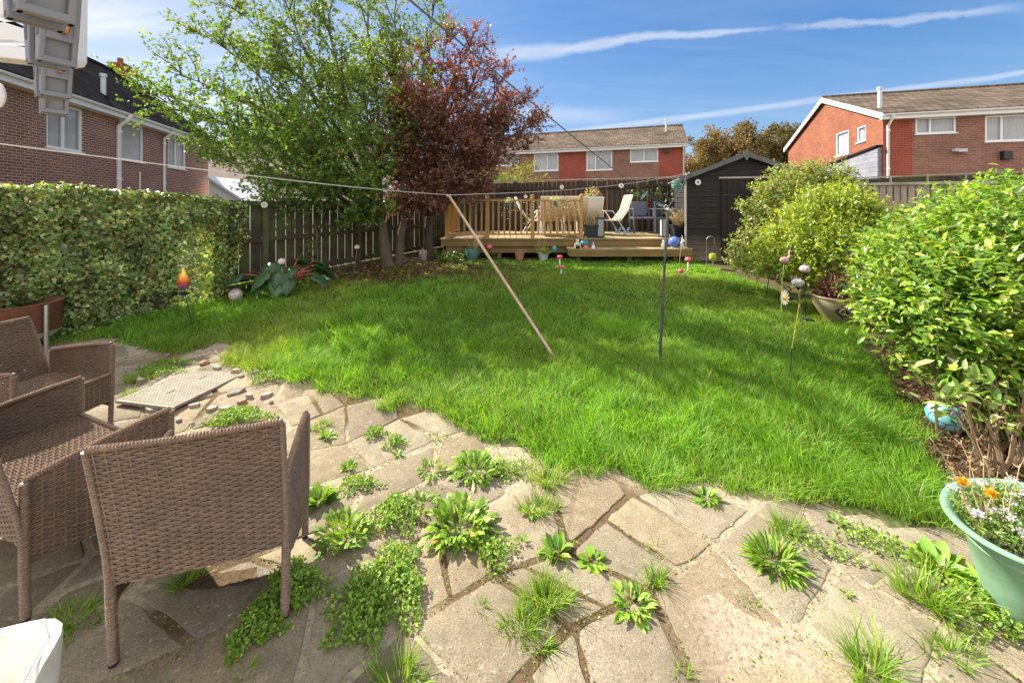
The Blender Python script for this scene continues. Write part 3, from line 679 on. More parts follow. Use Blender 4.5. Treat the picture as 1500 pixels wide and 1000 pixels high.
def house(name, label, O, ang, L, D, ze, zr, holes, side_holes, mifn, mats, roofm, barge=True, over=.3, gutter=True, zb=-.3, side_mi=0, oh_end=.15, right_side=True):
    root = thing(name, label, 'house', O, ang); ex, ey = frame_pts(O, ang); O = Vector(O)
    Tf = lambda u, y, z: O+ex*u+ey*y+Vector((0,0,z)); Ts = lambda u, y, z: O+ey*u+ex*y+Vector((0,0,z))
    mb = MB(); wall(mb, 0, L, zb, ze, [h[:4] for h in holes], mifn, Tf)
    wall(mb, 0, D, zb, ze, [h[:4] for h in side_holes], (lambda c: side_mi, []), Ts)
    mb.add([Ts(0,0,ze), Ts(D,0,ze), Ts(D/2,0,zr-.06)], [(0,1,2)], side_mi)
    for u in (L,):
        mb.add([Tf(u,0,zb), Tf(u,D,zb), Tf(u,D,ze), Tf(u,0,ze)], [(0,1,2,3)], side_mi); mb.add([Tf(u,0,ze), Tf(u,D,ze), Tf(u,D/2,zr-.06)], [(0,1,2)], side_mi)
    mb.add([Tf(0,D,zb), Tf(L,D,zb), Tf(L,D,ze), Tf(0,D,ze)], [(0,1,2,3)], side_mi)
    # dark inside
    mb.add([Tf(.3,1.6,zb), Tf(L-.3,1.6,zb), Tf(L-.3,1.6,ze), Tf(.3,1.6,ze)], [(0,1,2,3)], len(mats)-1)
    mb.build('wall', mats, root, True)
    for h in holes: window(root, *h[:4], Tf, h[4] if len(h) > 4 else [.5], True, True)
    for h in side_holes: window(root, *h[:4], Ts, h[4] if len(h) > 4 else [], True, True)
    # roof: two sloping slabs
    mb = MB(); s = (zr-ze)/(D/2); e0 = -oh_end; e1 = L+oh_end; zo = ze-over*s+.10
    for sgn in (0, 1):
        y0 = -over if not sgn else D+over
        A, B, Cc, Dd = Tf(e0, y0, zo), Tf(e1, y0, zo), Tf(e1, D/2, zr+.10), Tf(e0, D/2, zr+.10)
        mb.prism([A, B, Cc, Dd], (0, 0, -.09))
    rf = mb.build('roof', roofm, root, True)
    # ridge tiles
    mb = MB(); k = int((e1-e0)/.45)
    for i in range(k):
        u0 = e0+(e1-e0)*i/k; u1 = e0+(e1-e0)*(i+1)/k-.02; mb.tube([Tf(u0, D/2, zr+.09), Tf(u1, D/2, zr+.085)], .11, 8)
    mb.build('ridge_tiles', roofm, rf, True, True)
    mb = MB()
    mb.prism([Tf(e0,-over,zo-.09), Tf(e1,-over,zo-.09), Tf(e1,-over,zo-.27), Tf(e0,-over,zo-.27)], ey*.025)
    mb.prism([Tf(e0,-over+.03,zo-.25), Tf(e1,-over+.03,zo-.25), Tf(e1,0.01,zo-.25), Tf(e0,0.01,zo-.25)], (0,0,-.015))
    mb.build('fascia', MT['upvc'], root, True)
    if gutter:
        mb = MB(); g = []
        prof = [(-.055,.0),(-.052,-.03),(-.035,-.055),(0,-.062),(.035,-.055),(.052,-.03),(.055,0)]
        vs = []; nP = len(prof)
        for u in (e0, e1):
            for (y, z) in prof: vs.append(Tf(u, -over-.06+y, zo-.07+z))
        mb.add(vs, [(i, i+1, nP+i+1, nP+i) for i in range(nP-1)]); mb.build('gutter', MT['upvc'], root, True)
    if barge:
        for xx in (e0,):
            mb = MB()
            for (ya, yb) in ((-over, D/2), (D+over, D/2)):
                z0, z1 = zo-.02, zr+.08
                mb.prism([Tf(xx-.02, ya, z0), Tf(xx-.02, yb, z1), Tf(xx-.02, yb, z1-.25), Tf(xx-.02, ya, z0-.25)], ex*.05)
            mb.build('barge_board', MT['upvc'], root, True)
    return root, Tf, Ts, zo
def pipe(root, T, u, z0, z1, over, r=.045, name='downpipe', m='upvc'):
    mb = MB(); mb.tube([T(u, -over-.06, z1), T(u, -over-.06, z1-.12), T(u, -.06, z1-.4), T(u, -.06, z0)], r, 8)
    z = z1-.6
    while z > z0: mb.tube([T(u, -.06, z-.03), T(u, -.06, z+.03)], r*1.3, 8); z -= 1.6
    mb.build(name, MT[m], root, True, True)
def flue(root, T, u, y, z0, z1, r=.1):
    mb = MB(); mb.tube([T(u, y, z0), T(u, y, z1)], r, 10); mb.tube([T(u, y, z1-.06), T(u, y, z1+.04)], r*1.35, 10); mb.build('flue', MT['upvc_grey'], root, True, True)
def houses():
    plain('upvc', (.78,.78,.78), .35, .05, 5, .03); plain('upvc_grey', (.55,.56,.58), .5, .1, 5, .05); glass('glass'); plain('net', (.86,.88,.90), .8, .12, 3, .1)
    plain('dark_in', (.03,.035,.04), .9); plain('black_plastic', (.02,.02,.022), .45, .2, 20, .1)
    br_l = brick('brick_brown', (.27,.12,.08), (.17,.085,.065), (.50,.42,.36)); br_red = brick('brick_red', (.34,.072,.045), (.27,.058,.04), (.33,.15,.11))
    br_or = brick('brick_orange', (.32,.118,.064), (.23,.08,.045), (.14,.075,.05)); br_mix = brick('brick_mixed', (.30,.14,.10), (.20,.10,.08), (.33,.22,.17))
    t_dark = tiles('tiles_dark', (.028,.027,.03), (.018,.018,.02)); t_br = tiles('tiles_brown', (.16,.125,.098), (.105,.085,.068), .32, .32)
    # left house (seen along its garden wall)
    ang = math.atan2(.961, -.276); O = Vector((-11.35, 6.4, .3))
    ex, ey = frame_pts(O, ang); L = (Vector((-15.1, 19.55, .3))-O).length; ze = 4.7
    def W(x0, x1, yt, yb, bars=(.5,)):
        a, z1 = on_facade(x0, yt, O, ang); b, _ = on_facade(x1, yt, O, ang); _, z0 = on_facade(x0, yb, O, ang); return (a, b, z0, z1, list(bars))
    hol = [W(68,121,145,204,(.47,)), W(175,210,175,226,(1.5,)), W(246,272,200,240,(.45,))]
    hol = [(a, b, 2.95, 4.25, c) for (a, b, _, _, c) in hol]; hol[1] = (hol[1][0], hol[1][1], 2.95, 4.3, [])
    root, T, Ts, zo = house('brick_house', 'brown brick house with dark tiled roof and chimney beyond the clipped hedge', O, ang, L, 6.2, ze, 7.25, hol, [], (lambda c: 0, []), [br_l, MT['dark_in']], t_dark, barge=True)
    for px in (171, 238): u, _ = on_facade(px, 240, O, ang); pipe(root, T, u, 0, zo-.1, .3, .07 if px == 171 else .05)
    u0, z0 = on_facade(203, 243, O, ang); u1, z1 = on_facade(238, 275, O, ang)
    mb = MB(); mb.tube([T(u0, -.04, 2.6), T(u0, -.04, 1.95), T(u1, -.04, 1.75)], .025, 6); mb.build('waste_pipe', MT['upvc'], root, True)
    mb = MB(); uc = L-.8; mb.box(T(uc, 3.1, 7.0), (.5, .5, 1.5), Matrix.Rotation(ang, 3, 'Z')); mb.box(T(uc, 3.1, 7.75), (.6, .6, .1), Matrix.Rotation(ang, 3, 'Z')); rf = [c for c in root.children if c.name.startswith('roof')][0]
    ch = mb.build('chimney', MT['brick_red'], rf, True); mb = MB(); mb.lathe([(.12,0),(.1,.28),(.08,.28),(.08,0)], T(uc, 3.1, 7.8), 10)
    mb.v = mb.v; pot = mb.build('chimney_pot', MT['brick_orange'], rf, True, True)
    u, _ = on_facade(173, 140, O, ang); flue(root, T, u, .4, 4.7, 5.75, .07)
    # cream rendered house beyond the tree, with a low lean-to in front
    plain('render_cream', (.62,.57,.52), .9, .06, 2, .1); plain('render_white', (.72,.72,.72), .8, .05, 2, .1)
    O = Vector(((303-750)/F*24, 24, .3)); ang = 0
    w = on_facade(317, 262, O, ang); w2 = on_facade(341, 280, O, ang)
    root, T, Ts, zo = house('rendered_house', 'pale rendered house with one small window behind the green tree', O, 0, 13, 7, 5.0, 6.2, [(w[0], w2[0], w2[1], w[1], [.5])], [], (lambda c: 0, []), [MT['render_cream'], MT['dark_in']], t_dark, barge=False, gutter=True)
    root = thing('lean_to', 'white wedge shaped lean-to roof end beside the brown brick house', 'outbuilding', P(305, 300, 19)*Vector((1,1,0)).x if False else (P(300,300,18.6).x, 18.6, .3))
    mb = MB(); a, b = P(306, 262, 18.6), P(352, 294, 18.6); mb.prism([(a.x,18.6,.3), (b.x+.3,18.6,.3), (b.x+.3,18.6,b.z-.12), (a.x,18.6,a.z)], (0, 2.5, 0)); mb.build('wall', MT['render_white'], root)
    mb = MB(); mb.prism([(a.x,18.45,a.z), (b.x+.4,18.45,b.z-.17), (b.x+.4,18.45,b.z-.05), (a.x,18.45,a.z+.12)], (0, 2.8, 0)); mb.build('roof', MT['upvc_grey'], root)
    # terrace straight ahead
    ang = math.atan2(-.332, .943); R = Vector((10.55, 23.9, .5)); ex, ey = frame_pts(R, ang); L = 14.5; O = R-ex*L
    def W2(x0, x1, yt, yb, bars):
        a, z1 = on_facade(x0, yt, O, ang); b, _ = on_facade(x1, yt, O, ang); _, z0 = on_facade(x0, yb, O, ang); return (a, b, z0, z1, bars)
    hol = [W2(722,760,227,244,[.5]), W2(782,818,225,251,[.55]), W2(859,897,221,250,[.35]), W2(923,964,219,238,[.5])]
    u = [on_facade(x, 230, O, ang)[0] for x in (819, 858, 965)]
    fn = (lambda c: 0 if (u[0] < c < u[1] or c > u[2]) else 1, u)
    root, T, Ts, zo = house('terrace_house', 'long red and brown brick house straight ahead behind the deck fence', O, ang, L, 8.0, 5.0, 6.7, hol, [], fn, [br_red, br_mix, MT['dark_in']], t_br, barge=False)
    uu, _ = on_facade(1001, 230, O, ang); pipe(root, T, L-.1, 0, zo-.1, .3, .04)
    flue(root, T, L-1.0, 2.6, 6.0, 7.0, .06)
    mb = MB(); q = on_facade(976, 222, O, ang); mb.box(T(q[0], -.06, q[1]), (.3, .12, .2), Matrix.Rotation(ang, 3, 'Z')); mb.build('alarm_box', MT['black_plastic'], root)
    # right hand house with gable
    ang = math.atan2(-.28, .96); O = Vector((15.5, 16.4, .5)); L = 15; D = 10.0
    def W3(x0, x1, yt, yb, bars, side=False):
        a, z1 = on_facade(x0, yt, O, ang, side); b, _ = on_facade(x1, yt, O, ang, side); _, z0 = on_facade(x0, yb, O, ang, side); return (min(a,b), max(a,b), z0-O.z*0, z1, bars)
    f = [W3(1341,1401,173,197,[.37]), W3(1443,1520,170,208,[.33])]
    s = [W3(1224,1243,196,230,[],True), W3(1255,1268,187,210,[],True)]
    u = [on_facade(1341, 230, O, ang)[0]]
    root, T, Ts, zo = house('gable_house', 'orange brick gabled house with white barge boards at the upper right', O, ang, L, D, 5.0, 6.9, f, s, (lambda c: 0 if c < u[0]-.1 else 1, [u[0]-.1]), [br_red, br_mix, br_or, MT['dark_in']], t_br, barge=True, side_mi=2)
    pipe(root, T, .15, 0, zo-.1, .3, .05); flue(root, T, .35, .9, 5.2, 6.3, .075)
    q = on_facade(1405, 221, O, ang); mb = MB(); mb.box(T(q[0], -.1, q[1]), (.28, .2, .12), Matrix.Rotation(ang, 3, 'Z')); mb.box(T(q[0]-.2, -.14, q[1]+.02), (.16,.12,.1), Matrix.Rotation(ang+.4, 3, 'Z')); mb.build('security_light', MT['upvc_grey'], root)
    q = on_facade(1471, 228, O, ang); mb = MB(); mb.box(T(q[0], -.1, q[1]), (.28, .2, .34), Matrix.Rotation(ang, 3, 'Z')); mb.build('vent_box', MT['black_plastic'], root, bevel=.02)
    # grey clad lean-to on the gable
    m = brick('slate_cladding', (.24,.25,.29), (.20,.21,.25), (.12,.12,.14), bw=.5, bh=.2)
    root2 = thing('lean_to', 'grey clad lean-to against the orange brick gable', 'outbuilding', O, ang)
    mb = MB(); A = [(-.02, .3), (-.02, 9.6)]
    za, zb = 3.62, 3.05
    mb.prism([Ts(.05,-.16,0), Ts(6.5,-.16,0), Ts(6.5,-.16,zb), Ts(.05,-.16,za)], frame_pts(O, ang)[0]*.15); mb.build('wall', m, root2)
    mb = MB(); mb.prism([Ts(.0,-.24,za+.01), Ts(6.6,-.24,zb-.01), Ts(6.6,-.24,zb+.07), Ts(.0,-.24,za+.09)], frame_pts(O, ang)[0]*.23); mb.build('roof', t_dark, root2)
# ------------------------------------------------------------------ fences
def fence_run(root, A, B, zb, zt, post_at, bw=.14, gap=.018, rails=(.12, .5, .93), face=-1, gravel=None, mats=('fence_dark','fence_dark'), nm='panel', cap=False, seed=1, pw=.09, board_top=0.0):
    """boards from A to B (xy), zb/zt lists at both ends"""
    rg = random.Random(seed); A = Vector((*A, 0)); B = Vector((*B, 0)); L = (B-A).length; d = (B-A)/L; n = Vector((d.y, -d.x, 0))*(-face)
    zbot = lambda s: zb[0]+(zb[1]-zb[0])*s/L; ztop = lambda s: zt[0]+(zt[1]-zt[0])*s/L
    edges = [0]+[p for p in post_at if 0 < p < L]+[L]
    for i in range(len(edges)-1):
        s0, s1 = edges[i]+.03, edges[i+1]-.03
        if s1-s0 < .1: continue
        mb = MB(); s = s0+.01
        while s < s1-.03:
            w = min(bw*rg.uniform(.94, 1.04), s1-s); m = s+w/2
            c = A+d*m; z0 = zbot(m); z1 = ztop(m)+rg.uniform(-.012, .004)+board_top
            t = rg.uniform(-.003, .003)
            R = Matrix((d, n, Vector((0,0,1)))).transposed() @ Matrix.Rotation(rg.uniform(-.006, .006), 3, 'Y')
            mb.box(c+n*t+Vector((0,0,(z0+z1)/2)), (w, .018, z1-z0), R); s += w+gap*rg.uniform(.75, 1.4)
        for r in rails:
            z0_, z1_ = [zbot(q)+(ztop(q)-zbot(q))*r for q in (s0, s1)]
            mb.beam(A+d*s0-n*.033+Vector((0,0,z0_)), A+d*s1-n*.033+Vector((0,0,z1_)), .042, .075)
        if cap: mb.beam(A+d*s0-n*.01+Vector((0,0,ztop(s0)+.022)), A+d*s1-n*.01+Vector((0,0,ztop(s1)+.022)), .075, .035)
        mb.build(nm, MT[mats[0]], root, True, bevel=.002, seg=1)
        if gravel:
            mb = MB(); mb.beam(A+d*s0-n*.03+Vector((0,0,zbot(s0)-gravel/2-.015)), A+d*s1-n*.03+Vector((0,0,zbot(s1)-gravel/2-.015)), .05, gravel); mb.build('gravel_board', MT['gravel_board'], root, True)
    for p in post_at:
        c = A+d*p-n*.02; mb = MB(); z0 = gz(c.x, c.y)-.2; z1 = ztop(p)+.03
        mb.box(c+Vector((0,0,(z0+z1)/2)), (pw, pw, z1-z0), Matrix((d, n, Vector((0,0,1)))).transposed()); mb.build('post', MT[mats[1]], root, True, bevel=.006)
    return d, n
def fences():
    wood('fence_dark', (.06,.042,.034), (.03,.023,.02), (.07,.10,.025)); wood('fence_post', (.09,.08,.045), (.05,.045,.03), (.09,.14,.03))
    wood('gravel_board', (.09,.09,.05), (.05,.05,.03), (.09,.13,.03), 'y'); wood('fence_black', (.055,.043,.037), (.022,.018,.016), None); wood('fence_grey', (.36,.29,.245), (.24,.19,.16), None)
    wood('cap_pale', (.42,.38,.32), (.3,.27,.22), (.2,.2,.12), 'x'); wood('fence_sunlit', (.60,.36,.14), (.42,.25,.1), None)
    # left fence
    p1 = Vector((-4.23, 6.7, 0)); p3 = Vector((-2.25, 9.8, 0)); d = (p3-p1).normalized(); A = p1-d*.75; B = p3+d*2.2
    root = thing('close_board_fence', 'dark weathered slatted fence with sunlit gaps on the left boundary', 'fence', (A.x, A.y, gz(0, A.y)))
    zt = (1.775, 1.80); L = (B-A).length
    fence_run(root, A[:2], B[:2], (.42, .66), zt, [.75, .75+1.84, .75+3.68, .75+5.5], .15, .02, (.06, .5, .96), 1, .22, ('fence_dark','fence_post'))
    # back fence behind the deck
    A = P(640, 300, 12.7); B = P(1240, 300, 10.4)
    root = thing('close_board_fence', 'tall black stained fence with gaps, behind the deck', 'fence', (A.x, A.y, .5))
    Lb = (B-A).length
    fence_run(root, A[:2], B[:2], (.55, .55), (2.35, 2.5), [.6, 2.6, 4.6, 6.6, 8.6, 10.6][:int(Lb//2)+1], .115, .028, (.1, .48, .9), 1, None, ('fence_black','fence_black'), cap=False, seed=4)
    # neighbour's rear boards behind the gaps, sunlight put into their bright colour
    dd = (B-A).normalized(); nn = Vector((-dd.y, dd.x, 0)); mb = MB(); s = .1; rg = random.Random(8)
    while s < Lb-.1: mb.box(A+dd*s+nn*.05+Vector((0,0,1.5-A.z+.0)), (.11, .016, 1.75), Matrix.Rotation(math.atan2(dd.y, dd.x), 3, 'Z')); s += .142*1.0
    mb.build('rear_boards', MT['fence_sunlit'], root, True)
    mb = MB(); mb.beam(A+Vector((0,0,2.40-A.z)), B+Vector((0,0,2.55-B.z)), .06, .035); mb.build('capping_rail', MT['cap_pale'], root, True)
    # right boundary fences
    A = P(1215, 300, 9.6); B = P(1560, 300, 7.9)
    root = thing('board_fence', 'grey brown board fence with pale top rail behind the right shrubs', 'fence', (A.x, A.y, .5))
    fence_run(root, A[:2], B[:2], (.5, .5), (2.16, 2.16), [.4, 2.3, 4.2], .105, .022, (.15, .6), 1, None, ('fence_grey','fence_grey'), seed=9)
    mb = MB(); mb.beam(Vector((A.x,A.y,2.18)), Vector((B.x,B.y,2.18)), .11, .06); mb.build('capping_rail', MT['cap_pale'], root, True, bevel=.006)
    A = P(1225, 300, 12.6); B = P(1500, 300, 11.3)
    root = thing('board_fence', 'dark fence with pale posts just behind the grey brown fence', 'fence', (A.x, A.y, .5))
    fence_run(root, A[:2], B[:2], (.5, .5), (2.5, 2.62), [.5, 1.4, 2.3, 3.2, 4.1, 5.0], .14, .01, (.15, .6), 1, None, ('fence_dark','cap_pale'), seed=12, pw=.05)
    mb = MB(); mb.beam(Vector((A.x,A.y,2.53)), Vector((B.x,B.y,2.66)), .08, .04); mb.build('capping_rail', MT['cap_pale'], root, True)
# ------------------------------------------------------------------ shed
def shed():
    m, nt, bs = nodes('shed_black'); v = ocoord(nt); sep = nt.nodes.new('ShaderNodeSeparateXYZ'); nt.links.new(v, sep.inputs[0])
    g = noi(nt, ocoord(nt, (3, 3, 60)), 1, 5, .65); lowz = ramp(nt, sep.outputs[2], [(.0, 1.6), (.6, .0)])
    col = ramp(nt, g, [(.3, (.010,.009,.009)), (.55, (.026,.021,.018)), (.75, (.085,.068,.056))])
    col = mixc(nt, N1(nt, lowz, g), col, (.26,.20,.155)); nt.links.new(col, bs.inputs['Base Color']); bs.inputs['Roughness'].default_value = .7; bs.inputs['Specular IOR Level'].default_value = .3
    bump(nt, bs, g, .4, .004); MT['shed_black'] = m
    wood('door_black', (.032,.025,.021), (.013,.011,.01), None); plain('felt', (.13,.13,.13), .95, .3, 6, .6); wood('trim_pale', (.5,.42,.36), (.33,.27,.22), None); plain('galv', (.45,.46,.48), .35, .2, 10, .1, .8)
    O = Vector((3.92, 8.82, .46)); ang = math.atan2(-.26, .966); ex, ey = frame_pts(O, ang); W = 2.32; D = 1.9; he = 1.88; hr = 2.33
    root = thing('garden_shed', 'black stained timber shed with a felted apex roof beside the deck', 'shed', O, ang)
    mb = MB(); z = 0; i = 0
    def top(x): return he+(hr-he)*(1-abs(x-W/2)/(W/2))
    while z < hr-.02:
        z1 = z+.118; zz1 = min(z1, hr)
        def span(zv):
            if zv <= he: return 0, W
            f = (zv-he)/(hr-he); return W/2*f, W-W/2*f
        a0, b0 = span(z); a1, b1 = span(min(z1, hr-.001))
        for (y0, y1, sg) in ((0, .016, 1), (D, D-.016, -1)):
            q = [(a0, -.011*sg+y0, z), (b0, -.011*sg+y0, z), (b1, y0, zz1), (a1, y0, zz1)]
            mb.prism([Vector(p) for p in q], (0, y1-y0+.004*sg, 0))
        if z < he:
            for x in (0, W):
                sg = 1 if x == 0 else -1
                mb.prism([(x-.011*sg, 0, z), (x-.011*sg, D, z), (x, D, min(z1, he)), (x, 0, min(z1, he))], (.016*sg, 0, 0))
        z = z1
    mb.build('wall', MT['shed_black'], root, False)
    mb = MB()
    for (xa, za, xb, zb) in ((-.16, he-.07, W/2, hr+.01), (W+.16, he-.07, W/2, hr+.01)):
        mb.prism([(xa, -.14, za), (xb, -.14, zb), (xb, D+.14, zb), (xa, D+.14, za)], (0, 0, .03))
    mb.build('roof', MT['felt'], root, False)
    mb = MB()
    for (xa, za, xb, zb) in ((-.17, he-.07, W/2, hr+.01), (W+.17, he-.07, W/2, hr+.01)):
        mb.prism([(xa, -.165, za-.07), (xb, -.165, zb-.07), (xb, -.165, zb+.035), (xa, -.165, za+.035)], (0, .02, 0))
    mb.prism([(W/2-.07,-.185,hr+.06), (W/2+.07,-.185,hr+.06), (W/2+.05,-.185,hr-.08), (W/2,-.185,hr-.15), (W/2-.05,-.185,hr-.08)], (0, .018, 0))
    mb.build('barge_board', MT['felt'], root, False)
    dx0, dx1, dt = .70, 1.62, 1.80; mb = MB(); x = dx0
    while x < dx1-.02: mb.box(((x+.058), -.028, .06+(dt-.06)/2), (.11, .022, dt-.06)); x += .116
    door = mb.build('door', MT['door_black'], root, False, bevel=.003)
    mb = MB(); mb.beam((dx0-.05,-.05,dt+.03), (dx1+.08,-.05,dt+.03), .03, .035); mb.build('door_drip_bar', MT['trim_pale'], root, False)
    mb = MB()
    for zz in (.35, 1.45): mb.beam((dx0+.02, -.046, zz), (dx0+.42, -.046, zz), .008, .035)
    mb.build('hinge', MT['black_plastic'], door, False)
    mb = MB(); mb.box((dx1-.06, -.05, .95), (.03, .02, .14)); mb.tube([(dx1-.06,-.055,.98),(dx1-.06,-.09,.98),(dx1-.06,-.09,.9),(dx1-.06,-.055,.9)], .007, 6); mb.build('handle', MT['galv'], door, False)
    mb = MB(); mb.box((-.018, -.02, he/2-.02), (.036, .05, he-.06)); mb.build('corner_post', MT['trim_pale'], root, False)
    mb = MB(); mb.box((W+.01, -.02, he/2-.02), (.045, .05, he-.06)); mb.build('corner_post', MT['shed_black'], root, False)
def N1(nt, a, b):
    m = nt.nodes.new('ShaderNodeMath'); m.operation = 'MULTIPLY'; nt.links.new(a, m.inputs[0]); nt.links.new(b, m.inputs[1]); return m.outputs[0]
# ------------------------------------------------------------------ deck
DZ = .94
def deck():
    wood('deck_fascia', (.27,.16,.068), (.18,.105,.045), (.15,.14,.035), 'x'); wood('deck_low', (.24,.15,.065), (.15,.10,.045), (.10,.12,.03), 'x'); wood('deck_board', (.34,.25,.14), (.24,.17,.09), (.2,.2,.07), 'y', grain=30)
    wood('rail_wood', (.44,.25,.085), (.31,.17,.06), None, 'z')
    x0, x1, y0, y1 = -1.61, 3.98, 8.9, 11.35
    root = thing('timber_deck', 'raised timber deck with a lower front step across the back of the lawn', 'deck', (x0, y0, .48))
    mb = MB(); x = x0-.02
    while x < x1: mb.box((x+.07, (y0+y1)/2-.01, DZ-.014), (.138, y1-y0+.05, .028)); x += .145
    mb.build('decking', MT['deck_board'], root, bevel=.003, seg=1)
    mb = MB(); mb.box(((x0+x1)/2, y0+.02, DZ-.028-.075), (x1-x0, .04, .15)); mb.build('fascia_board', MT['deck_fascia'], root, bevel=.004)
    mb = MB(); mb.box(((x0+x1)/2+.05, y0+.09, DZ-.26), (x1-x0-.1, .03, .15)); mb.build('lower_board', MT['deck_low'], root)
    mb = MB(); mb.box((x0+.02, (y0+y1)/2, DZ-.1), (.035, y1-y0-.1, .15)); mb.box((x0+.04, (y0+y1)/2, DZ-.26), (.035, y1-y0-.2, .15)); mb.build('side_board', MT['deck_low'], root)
    for x in np.linspace(x0+.3, x1-.2, 6): mb = MB(); mb.box((x, y0+.2, .6), (.09, .09, .36)); mb.build('deck_post', MT['deck_low'], root)
    sx0, sx1, sy0, sy1 = 1.24, 3.86, 8.42, 8.89; SZ = .755
    mb = MB()
    for k in range(3): mb.box(((sx0+sx1)/2, sy0+.075+k*.157, SZ-.014), (sx1-sx0+.03, .15, .028))
    st = mb.build('step_boards', MT['deck_board'], root, bevel=.003, seg=1)
    mb = MB(); mb.box(((sx0+sx1)/2, sy0+.02, SZ-.028-.07), (sx1-sx0, .04, .14)); mb.box((sx0+.02, sy0+.25, SZ-.1), (.035, .4, .14)); mb.box((sx1-.02, sy0+.25, SZ-.1), (.035, .4, .14)); mb.build('step_fascia', MT['deck_fascia'], root, bevel=.004)
    for x in (sx0+.2, (sx0+sx1)/2, sx1-.3): mb = MB(); mb.box((x, sy0+.16, .56), (.09, .09, .24)); mb.build('step_post', MT['deck_low'], root)
    # railing
    rr = thing('deck_railing', 'golden brown timber balustrade along the left front of the deck', 'railing', (x0, y0+.06, DZ))
    Y = y0+.07; px = [655, 714, 780, 851]; X = [(p-750)/F*Y for p in px]; hr = .86
    for x in X:
        mb = MB(); mb.box((x, Y, DZ+.45-.02), (.085, .085, .94)); mb.lathe([(.02,0),(.05,.0),(.055,.02),(.035,.035),(.045,.055),(.04,.085),(.0,.1)], (x, Y, DZ+.90), 12); mb.build('post', MT['rail_wood'], rr, bevel=.004)
    def run(a, b, n):
        a = Vector(a); b = Vector(b); d = (b-a).normalized()
        mb = MB(); mb.beam(a+d*.045+Vector((0,0,hr)), b-d*.045+Vector((0,0,hr)), .07, .045); mb.build('top_rail', MT['rail_wood'], rr, bevel=.006)
        mb = MB(); mb.beam(a+d*.045+Vector((0,0,.09)), b-d*.045+Vector((0,0,.09)), .06, .04); mb.build('bottom_rail', MT['rail_wood'], rr, bevel=.004)
        for i in range(n):
            p = a.lerp(b, (i+1)/(n+1)); mb = MB(); mb.box(p+Vector((0,0,.09+(hr-.09)/2)), (.038, .038, hr-.13)); mb.build('baluster', MT['rail_wood'], rr)
    for i in range(3): run((X[i], Y, DZ), (X[i+1], Y, DZ), 7 if i else 6)
    run((X[0], Y, DZ), (X[0], y1-.1, DZ), 13)
    mb = MB(); mb.box((X[0], y1-.06, DZ+.45), (.085, .085, .94)); mb.build('post', MT['rail_wood'], rr, bevel=.004)
